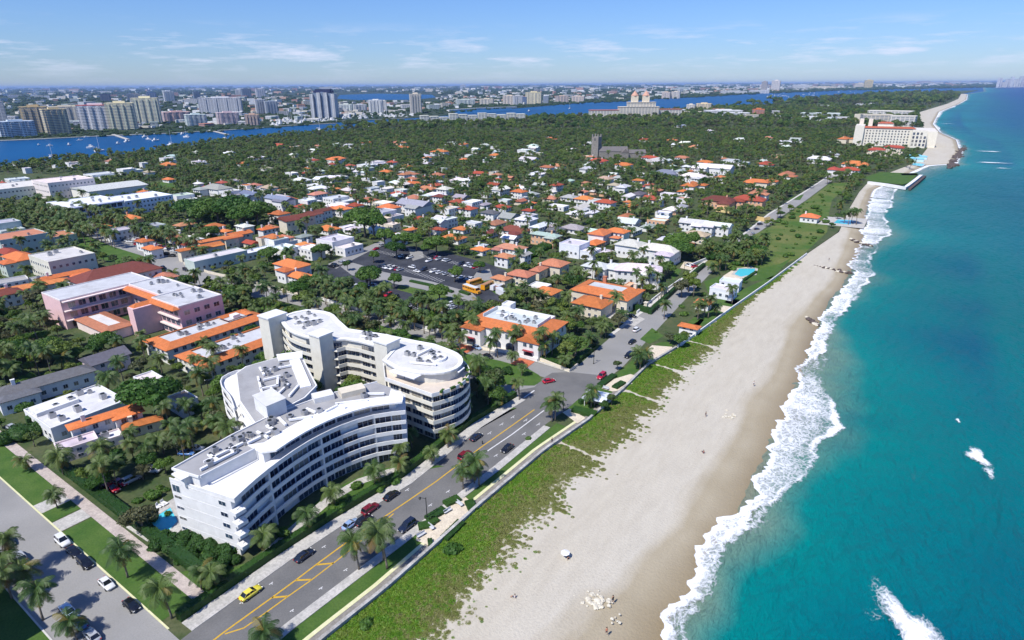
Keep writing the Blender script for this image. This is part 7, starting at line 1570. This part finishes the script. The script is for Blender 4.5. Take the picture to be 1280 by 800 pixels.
for px, py, l, s_ in ((125, 190, 22, 1), (115, 186, 22, 0), (66, 198, 18, 1), (147, 181, 16, 0), (159, 178, 18, 0), (182, 172, 18, 0), (186, 175, 16, 0), (195, 176.5, 20, 0), (215, 182, 24, 1), (228, 168, 16, 0), (233, 172, 20, 1), (283, 177, 30, 0), (100, 177, 14, 0), (400, 163, 30, 1), (661, 136, 26, 0), (712, 133, 26, 1), (108, 173, 12, 0), (62, 184, 14, 0), (86, 183, 16, 0), (48, 183, 10, 0), (730, 141, 20, 0), (171, 168, 12, 0), (18, 209, 18, 0), (460, 159, 30, 0)):
    boat(px, py, l, bool(s_), 'white sailing boat at anchor on the lagoon' if s_ else 'white motor boat at anchor on the lagoon')
for k in range(120):
    px = rnd.uniform(342, 520); py = float(np.interp(px, [340, 400, 450, 520], [156.5, 151, 146.5, 143])) - rnd.uniform(-.5, 5) * (1 if px < 480 else .5); boat(px, py, rnd.uniform(14, 34), rnd.random() < .3, 'white yacht moored in the crowded marina', '_share:yachts packed in the marina')
for k in range(46):
    px = rnd.uniform(955, 1075); py = rnd.uniform(115.5, 121.5) - (px - 955) * .02; boat(px, py, rnd.uniform(14, 28), rnd.random() < .5, 'tiny white boat moored on the distant north lagoon', '_share:boats moored on the north lagoon')
for a, b in (((141, 169), (160, 175)), ((262, 162.5), (285, 168)), ((340, 157), (420, 152.5)), ((420, 150), (510, 145))):
    (x0, y0), (x1, y1) = G(*a), G(*b); m = MB(); l = math.dist((x0, y0), (x1, y1)); m.box((x0 + x1) / 2 - l / 2, (x0 + x1) / 2 + l / 2, (y0 + y1) / 2 - 3, (y0 + y1) / 2 + 3, -.6, .6, 0, math.atan2(y1 - y0, x1 - x0)); o = m.build('pier', M['concrete']); later(o, 'pale pier reaching into the lagoon', 'pier', (x0 + x1) / 2, (y0 + y1) / 2)
P = L((0, 178), (60, 175), (130, 171), (210, 167), (290, 162), (330, 159.2)); poly_wall(side(P, 0), .9, 5, 'stucco', 'pale embankment wall along the mainland lagoon shore', 'embankment', world=True, col=(.6, .58, .52))
# bridge
P = L((560, 136), (600, 133), (645, 131)); poly_wall(P, 6, 12, 'stucco', 'low pale road bridge over the far lagoon', 'bridge', world=True, col=(.6, .6, .58), cat='bridge')
# ------------------------------------------------------------------ street things
def lamp(px, py, s_=1.):
    e, n = G(px, py); root = empty('street_lamp', (e, n, .1)); root.scale = (s_,) * 3
    m = MB(); m.tube([(0, 0, 0), (0, 0, .5), (0, 0, 6.2)], [.22, .12, .09], 8); m.tube([(0, 0, 6.0), (-.9, -.9, 6.3)], .06, 6); m.build('post', M['dark_metal'], root)
    m = MB(); m.tube([(-.95, -.95, 6.55), (-.95, -.95, 6.3), (-.95, -.95, 5.85)], [.12, .34, .14], 8); m.build('lantern', M['dark_metal'], root); return later(root, 'black street lamp post with a hanging lantern', 'street lamp', e, n)
for p in ((534, 650), (649, 497), (742, 455), (421, 737 - 20) if 0 else (704, 512), (855, 340), (822, 388)): lamp(*p)
def bench(px, py, rz, label):
    e, n = G(px, py); root = empty('bench', (e, n, .17), rz); tag(root, label, 'bench')
    m = MB(); m.box(-1.1, 1.1, -.28, .28, .42, .5); m.build('seat', M['stucco'], root, color=(.5, .52, .55)); m = MB(); m.box(-1.1, 1.1, .25, .33, .55, 1.0); m.build('backrest', M['stucco'], root, color=(.5, .52, .55))
    for x in (-.9, .9): m = MB(); m.box(x - .06, x + .06, -.25, .3, 0, .42); m.build('leg', M['dark_metal'], root)
bench(574, 632, R_(-10), 'grey bench beside the upper planting bed of the plaza'); bench(538, 661, R_(-10), 'grey bench on the road side of the plaza'); bench(527, 671, R_(80), 'dark bench facing the middle bed at the south of the plaza'); bench(560, 641, R_(80), 'dark bench near the lamp post side of the plaza'); bench(757, 487, 0, 'pale bench in the northern plaza')
for px, py in ((603, 555), (690, 553), (640, 456 + 20)):
    e, n = G(px, py, 0); m = MB(); m.tube([(0, 0, 0), (0, 0, .75), (0, 0, .9)], [.14, .14, .2], 8); o = m.build('bollard', M['dark_metal'], loc=(e, n, .1)); later(o, 'short dark bollard at the edge of the path', 'bollard', e, n)
# ------------------------------------------------------------------ people on the beach
def person(px, py, pose, shirt, label, rz=0, hair=(.05, .03, .02)):
    e, n = G(px, py, 0); V = {'pel': (0, 0, .95), 'ch': (0, .02, 1.35), 'nk': (0, .02, 1.5), 'hd': (0, .05, 1.66), 'sl': (-.19, 0, 1.42), 'sr': (.19, 0, 1.42), 'el': (-.26, .02, 1.14), 'er': (.26, .05, 1.14), 'hl': (-.27, .14, .9), 'hr': (.27, .18, .92), 'kl': (-.10, .06, .5), 'kr': (.11, -.04, .5), 'fl': (-.11, .16, .05), 'fr': (.13, -.24, .07)}
    if pose == 'sit':
        for k, v in {'pel': (0, 0, .12), 'ch': (0, -.12, .5), 'nk': (0, -.12, .66), 'hd': (0, -.08, .82), 'sl': (-.19, -.12, .58), 'sr': (.19, -.12, .58), 'el': (-.27, -.2, .32), 'er': (.27, -.2, .32), 'hl': (-.25, -.32, .04), 'hr': (.25, -.3, .04), 'kl': (-.12, .45, .38), 'kr': (.12, .45, .3), 'fl': (-.12, .8, .05), 'fr': (.13, .85, .05)}.items(): V[k] = v
    ks = list(V); E_ = [('pel', 'ch'), ('ch', 'nk'), ('nk', 'hd'), ('ch', 'sl'), ('ch', 'sr'), ('sl', 'el'), ('sr', 'er'), ('el', 'hl'), ('er', 'hr'), ('pel', 'kl'), ('pel', 'kr'), ('kl', 'fl'), ('kr', 'fr')]
    rad = {'pel': .15, 'ch': .15, 'nk': .06, 'hd': .105, 'sl': .065, 'sr': .065, 'el': .045, 'er': .045, 'hl': .035, 'hr': .035, 'kl': .07, 'kr': .07, 'fl': .05, 'fr': .05}
    me = bpy.data.meshes.new('person'); me.from_pydata([V[k] for k in ks], [(ks.index(a), ks.index(b)) for a, b in E_], []); me.materials.append(M['skin'])
    o = bpy.data.objects.new('person', me); C.objects.link(o); md = o.modifiers.new('skin', 'SKIN'); me.skin_vertices[0].data[0].use_root = True
    for i, k in enumerate(ks): me.skin_vertices[0].data[i].radius = (rad[k], rad[k] * .8)
    s2 = o.modifiers.new('sub', 'SUBSURF'); s2.levels = s2.render_levels = 1; o.location = (e, n, .03); o.rotation_euler = (0, 0, rz); tag(o, label, 'person')
    m = MB(); a, b = Vector(V['pel']), Vector(V['ch']); m.tube([tuple(a), tuple(a.lerp(b, .5)), tuple(b + (b - a) * .15)], [.185, .175, .17], 10); m.build('shirt', M['cloth'], o, color=shirt)
    m = MB()
    for k in ('kl', 'kr'): m.tube([V['pel'], tuple(Vector(V['pel']).lerp(Vector(V[k]), .85))], [.15, .10], 8)
    m.build('shorts', M['cloth'], o, color=(.03, .04, .08)); m = MB(); h_ = V['hd']; m.blob((h_[0], h_[1] - .02, h_[2] + .05), (.125, .13, .12), 1); m.build('hair', M['cloth'], o, color=hair)
t = NT('skin'); t.color((.42, .24, .16)); M['skin'] = t.fin(.6, .3)
person(710, 699, 'sit', (.02, .02, .03), 'person sitting on the sand under the white umbrella', 1.); person(643, 747, 'sit', (.6, .6, .6), 'person in a pale top sitting alone on the dry sand nearest the dune', 2)
person(766, 753, 'stand', (.02, .02, .02), 'person in dark clothes standing beside the pale boulders', 1); person(758, 793, 'stand', (.5, .2, .12), 'person in a reddish top walking on wet sand', 4); person(882, 521, 'stand', (.02, .02, .03), 'person in black walking on the sand midway along the beach', 2); person(942, 482, 'stand', (.7, .7, .7), 'person in a white top near the damp sand', 3); person(879, 566, 'sit', (.3, .1, .1), 'person sitting on the dry sand below the walker in black', 1)
person(603, 556, 'stand', (.02, .02, .03), 'x', 1) if 0 else None
person(596, 552 + 3, 'stand', (.05, .05, .06), 'x') if 0 else None
person(690, 554, 'stand', (.03, .03, .04), 'person in dark clothes walking on the path behind the sea wall', .5); person(1036, 326, 'stand', (.1, .1, .1), 'distant walker on the sand near the upper groyne', .5)
e, n = G(708, 698, 0); root = empty('beach_umbrella', (e - .3, n, 0)); root.scale = (.8,) * 3; tag(root, 'white beach umbrella standing on the dry sand', 'umbrella'); m = MB(); m.tube([(0, 0, -.2), (0, 0, 2.2)], .03, 6); m.build('pole', M['stucco'], root, color=WW); m = MB()
for i in range(8):
    a, b = i * math.pi / 4, (i + 1) * math.pi / 4; m.face([(1.25 * math.cos(a), 1.25 * math.sin(a), 1.75), (1.25 * math.cos(b), 1.25 * math.sin(b), 1.75), (0, 0, 2.25)])
m.build('canopy', M['cloth'], root, color=(.82, .82, .84))
# tall building whose shadow falls across the lower left corner: its white canopy edge is out of frame
# ------------------------------------------------------------------ the smallest far houses, past the three hundred that show largest, as one object
hs = [t_ for t_ in THINGS if t_[2] == 'house']
def show_size(t_):
    o = t_[0]; w_ = max((c.data.vertices and max(v.co.x for v in c.data.vertices) - min(v.co.x for v in c.data.vertices)) for c in o.children if c.type == 'MESH')
    return w_ * abs(o.scale[0]) / math.hypot(t_[3], t_[4], H)
hs.sort(key=show_size, reverse=True)
V, Fc, Cl = [], [], []
for t_ in hs[292:]:
    o = t_[0]; THINGS.remove(t_)
    mw = Matrix.Translation(o.location) @ o.rotation_euler.to_matrix().to_4x4()
    def take(c, m0):
        m1 = m0 @ (Matrix.Translation(c.location) @ c.rotation_euler.to_matrix().to_4x4() @ Matrix.Diagonal((*c.scale, 1)))
        if c.name.split('.')[0] not in ('window',):
            b = len(V); V.extend(tuple(m1 @ v.co) for v in c.data.vertices); Cl.extend([tuple(c.color)] * len(c.data.vertices)); Fc.extend(tuple(i + b for i in p.vertices) for p in c.data.polygons)
        for g in c.children: take(g, m1)
        bpy.data.objects.remove(c)
    for c in list(o.children): take(c, mw)
    bpy.data.objects.remove(o)
if V:
    t = NT('far_houses'); t.color(t.mix(t.mp(t.noise(.4, 4), .3, .7, 0, .25), t.attr('col').outputs['Color'], (.2, .18, .15))); t.fin(.85, .2)
    me = bpy.data.meshes.new('distant_houses'); me.from_pydata(V, [], Fc); me.materials.append(t.m)
    me.attributes.new('col', 'FLOAT_COLOR', 'POINT').data.foreach_set('color', [x for c in Cl for x in c]); me.update()
    o = bpy.data.objects.new('distant_houses', me); C.objects.link(o); tag(o, 'scatter of tiny distant white and orange houses half hidden among the trees', kind='stuff')
# ------------------------------------------------------------------ labels
def lm(px, py): return G(px, py)
LMK = [('the round cream apartment tower', (-113, 123)), ('the white apartment block', (-115, 75)), ('the white corner villa', (-128, 186)), ('the pink hotel', (-275, 112)), ('the car park', lm(520, 340)), ('the grey stone church', lm(745, 196)), ('the huge beach hotel', lm(1105, 180)),
       ('the blue and white hotel', (-545, 203)), ('the road junction', lm(690, 485)), ('the yellow school buses', lm(600, 360)), ('the white columned building', lm(347, 252)), ('the maroon gabled hall', lm(372, 275)), ('the big white box building', lm(425, 305)), ('the peach mansion', lm(681, 296)), ('the large white mansion', lm(892, 212)),
       ('the tan thatched house', lm(871, 295)), ('the left lagoon shore', lm(200, 190)), ('the twin towered hotel', lm(797, 146)), ('the beach pavilion', lm(1013, 273)), ('the striped lagoon tower', lm(405, 146)), ('the wide grey offices', lm(276, 141)), ('the lone cream tower', lm(521, 139)), ('the bright yellow high-rise', lm(186, 156)),
       ('the tall white north tower', lm(968, 112)), ('the far yellow block', lm(1085, 110)), ('the seaside gazebo', lm(745, 505)), ('the plaza lamp post', lm(534, 650)), ('the yellow taxi', lm(313, 741)), ('the turquoise pool', lm(200, 652)), ('the maroon theatre', lm(140, 342)), ('the beige civic building', (-385, 125)), ('the low white house', (-203, 60)),
       ('the orange bordered buildings', (-216, 115)), ('the U-shaped orange roof', lm(762, 365)), ('the modern seaside house', lm(905, 358)), ('the red cars under palms', lm(144, 606)), ('the cross street cars', lm(106, 703)), ('the central orange roofs', lm(533, 230)), ('the peach mansions', lm(915, 255)), ('the many-gabled grey roof', lm(516, 258)),
       ('the marina', lm(430, 150)), ('the yellow riverside block', lm(664, 127)), ('the bridge', lm(600, 134)), ('the far coast towers', lm(1262, 110)), ('the north hotel lawn', lm(1115, 224))]
OR = ['nearest', 'second nearest', 'third nearest', 'fourth nearest', 'fifth nearest', 'sixth nearest', 'seventh nearest', 'eighth nearest', 'ninth nearest', 'tenth nearest', 'eleventh nearest', 'twelfth nearest']
OR += [w + ' nearest' for w in ('thirteenth', 'fourteenth', 'fifteenth', 'sixteenth', 'seventeenth', 'eighteenth', 'nineteenth', 'twentieth')]
bucket = {}
for o, desc, cat, e, n, group in THINGS:
    o['category'] = cat
    # nearest landmark as seen from the camera (angle and log distance)
    d = math.hypot(e, n); a = math.atan2(e, n)
    best = min(LMK, key=lambda k: math.hypot((math.atan2(*k[1]) - a) * 6, (math.log(math.hypot(*k[1])) - math.log(d)) * 3))
    if group and group.startswith('_share:'): o['label'] = desc; o['group'] = group[7:]; continue
    if group == '_auto':
        h = o.children[0].dimensions.z * 1 if o.children else 8; s = o.scale[0]
        if cat == 'palm tree': desc = ('tall ' if s > 1.0 else 'short ' if s < .8 else '') + 'feathery palm'
        else: desc = ('large spreading ' if s > 1.0 else 'small ' if s < .62 else 'rounded ') + 'leafy green tree'
    bucket.setdefault((desc, best[0], cat, group), []).append((math.dist((e, n), best[1]), o))
for (desc, where, cat, group), l in bucket.items():
    l.sort(key=lambda q_: q_[0])
    for i, (_, o) in enumerate(l):
        near = math.hypot(o.location.x, o.location.y) < 420
        if group == '_auto' and (not near or i > 19):
            o['label'] = f'{desc} among the many crowded together towards {where}'; o['group'] = f'{desc}s crowded towards {where}'; continue
        o['label'] = f'{desc}, {OR[min(i, len(OR) - 1)]} to {where}' if len(l) > 1 else f'{desc} near {where}'
        if group: o['group'] = group if group != '_auto' else f'{desc}s near {where}'
        elif len(l) > 1: o['group'] = f'{desc} copies near {where}'.replace(' copies', 's')
# ------------------------------------------------------------------ camera, light, sky, air
cam = bpy.data.cameras.new('camera'); co = bpy.data.objects.new('camera', cam); C.objects.link(co)
cam.sensor_width = 36; cam.lens = 36 * F / 1280; cam.clip_start = .5; cam.clip_end = 250000
co.matrix_world = Matrix.Translation((0, 0, H)) @ Matrix.Rotation(YAW, 4, 'Z') @ Matrix.Rotation(math.pi / 2 - PITCH, 4, 'X') @ Matrix.Rotation(-ROLL, 4, 'Z')
sc = bpy.context.scene; sc.camera = co
AZ, EL = R_(187), R_(55)       # sun: compass bearing (from north, clockwise) and height
sd = Vector((math.sin(AZ) * math.cos(EL), math.cos(AZ) * math.cos(EL), math.sin(EL)))
sl = bpy.data.lights.new('sun', 'SUN'); sl.energy = 4.9; sl.angle = R_(.5); sl.color = (1, .95, .87)
so = bpy.data.objects.new('sun', sl); C.objects.link(so); so.rotation_euler = sd.to_track_quat('Z', 'Y').to_euler()
wd = bpy.data.worlds.new('World'); sc.world = wd; wd.use_nodes = True; T = wd.node_tree
bg = T.nodes['Background']; sky = T.nodes.new('ShaderNodeTexSky'); sky.sky_type = 'NISHITA'; sky.sun_disc = False
sky.sun_elevation = EL; sky.sun_rotation = AZ; sky.air_density = 1.2; sky.dust_density = .1; sky.ozone_density = 6.0; sky.altitude = 50
bg.inputs['Strength'].default_value = .115
tc = T.nodes.new('ShaderNodeTexCoord'); mpw = T.nodes.new('ShaderNodeMapping'); mpw.inputs['Scale'].default_value = (1.6, 1.6, 13.); T.links.new(tc.outputs['Generated'], mpw.inputs[0])
nw = T.nodes.new('ShaderNodeTexNoise'); nw.inputs['Scale'].default_value = 6.; nw.inputs['Detail'].default_value = 8; nw.inputs['Roughness'].default_value = .62; T.links.new(mpw.outputs[0], nw.inputs['Vector'])
mr = T.nodes.new('ShaderNodeMapRange'); T.links.new(nw.outputs['Fac'], mr.inputs[0]); mr.inputs[1].default_value = .50; mr.inputs[2].default_value = .70; mr.inputs[4].default_value = .8
sx = T.nodes.new('ShaderNodeSeparateXYZ'); T.links.new(tc.outputs['Generated'], sx.inputs[0])
cr = T.nodes.new('ShaderNodeValToRGB'); T.links.new(sx.outputs[2], cr.inputs[0]); e = cr.color_ramp.elements
for p in (.02, .05, .11): e.new(p)
for k, (p, v) in enumerate(((0, 0), (.015, .25), (.035, 1.), (.055, .8), (.085, 0))): e[k].position = p; e[k].color = (v, v, v, 1)
mu = T.nodes.new('ShaderNodeMath'); mu.operation = 'MULTIPLY'; T.links.new(mr.outputs[0], mu.inputs[0]); T.links.new(cr.outputs[0], mu.inputs[1])
mx = T.nodes.new('ShaderNodeMix'); mx.data_type = 'RGBA'; T.links.new(mu.outputs[0], mx.inputs[0]); T.links.new(sky.outputs[0], mx.inputs[6]); mx.inputs[7].default_value = (12., 9.6, 7.6, 1)
tn = T.nodes.new('ShaderNodeMix'); tn.data_type = 'RGBA'; tn.blend_type = 'MULTIPLY'; tn.inputs[0].default_value = 1; T.links.new(mx.outputs[2], tn.inputs[6]); tn.inputs[7].default_value = (.54, .71, 1.10, 1)
T.links.new(tn.outputs[2], bg.inputs['Color'])
# the air between here and the horizon
hz = bpy.data.materials.new('air'); hz.use_nodes = True; ht = hz.node_tree; ht.nodes.clear()
ho = ht.nodes.new('ShaderNodeOutputMaterial'); hv = ht.nodes.new('ShaderNodeVolumePrincipled'); hv.inputs['Color'].default_value = (.42, .62, 1., 1); hv.inputs['Density'].default_value = HAZE; hv.inputs['Anisotropy'].default_value = .0
ht.links.new(hv.outputs[0], ho.inputs['Volume'])
m = MB(); m.box(-91000, 91000, -3500, 91000, -6, 170); tag(m.build('haze', hz), label='thin blue summer haze over the whole coast', kind='stuff')
sc.view_settings.view_transform = 'Standard'; sc.view_settings.look = 'None'; sc.view_settings.exposure = EXPO; sc.view_settings.gamma = 1
sc.cycles.use_denoising = True; sc.cycles.volume_bounces = 0; sc.cycles.max_bounces = 6; sc.cycles.diffuse_bounces = 2; sc.cycles.glossy_bounces = 2; sc.cycles.transparent_max_bounces = 8
sc.cycles.use_adaptive_sampling = True; sc.cycles.adaptive_threshold = .02
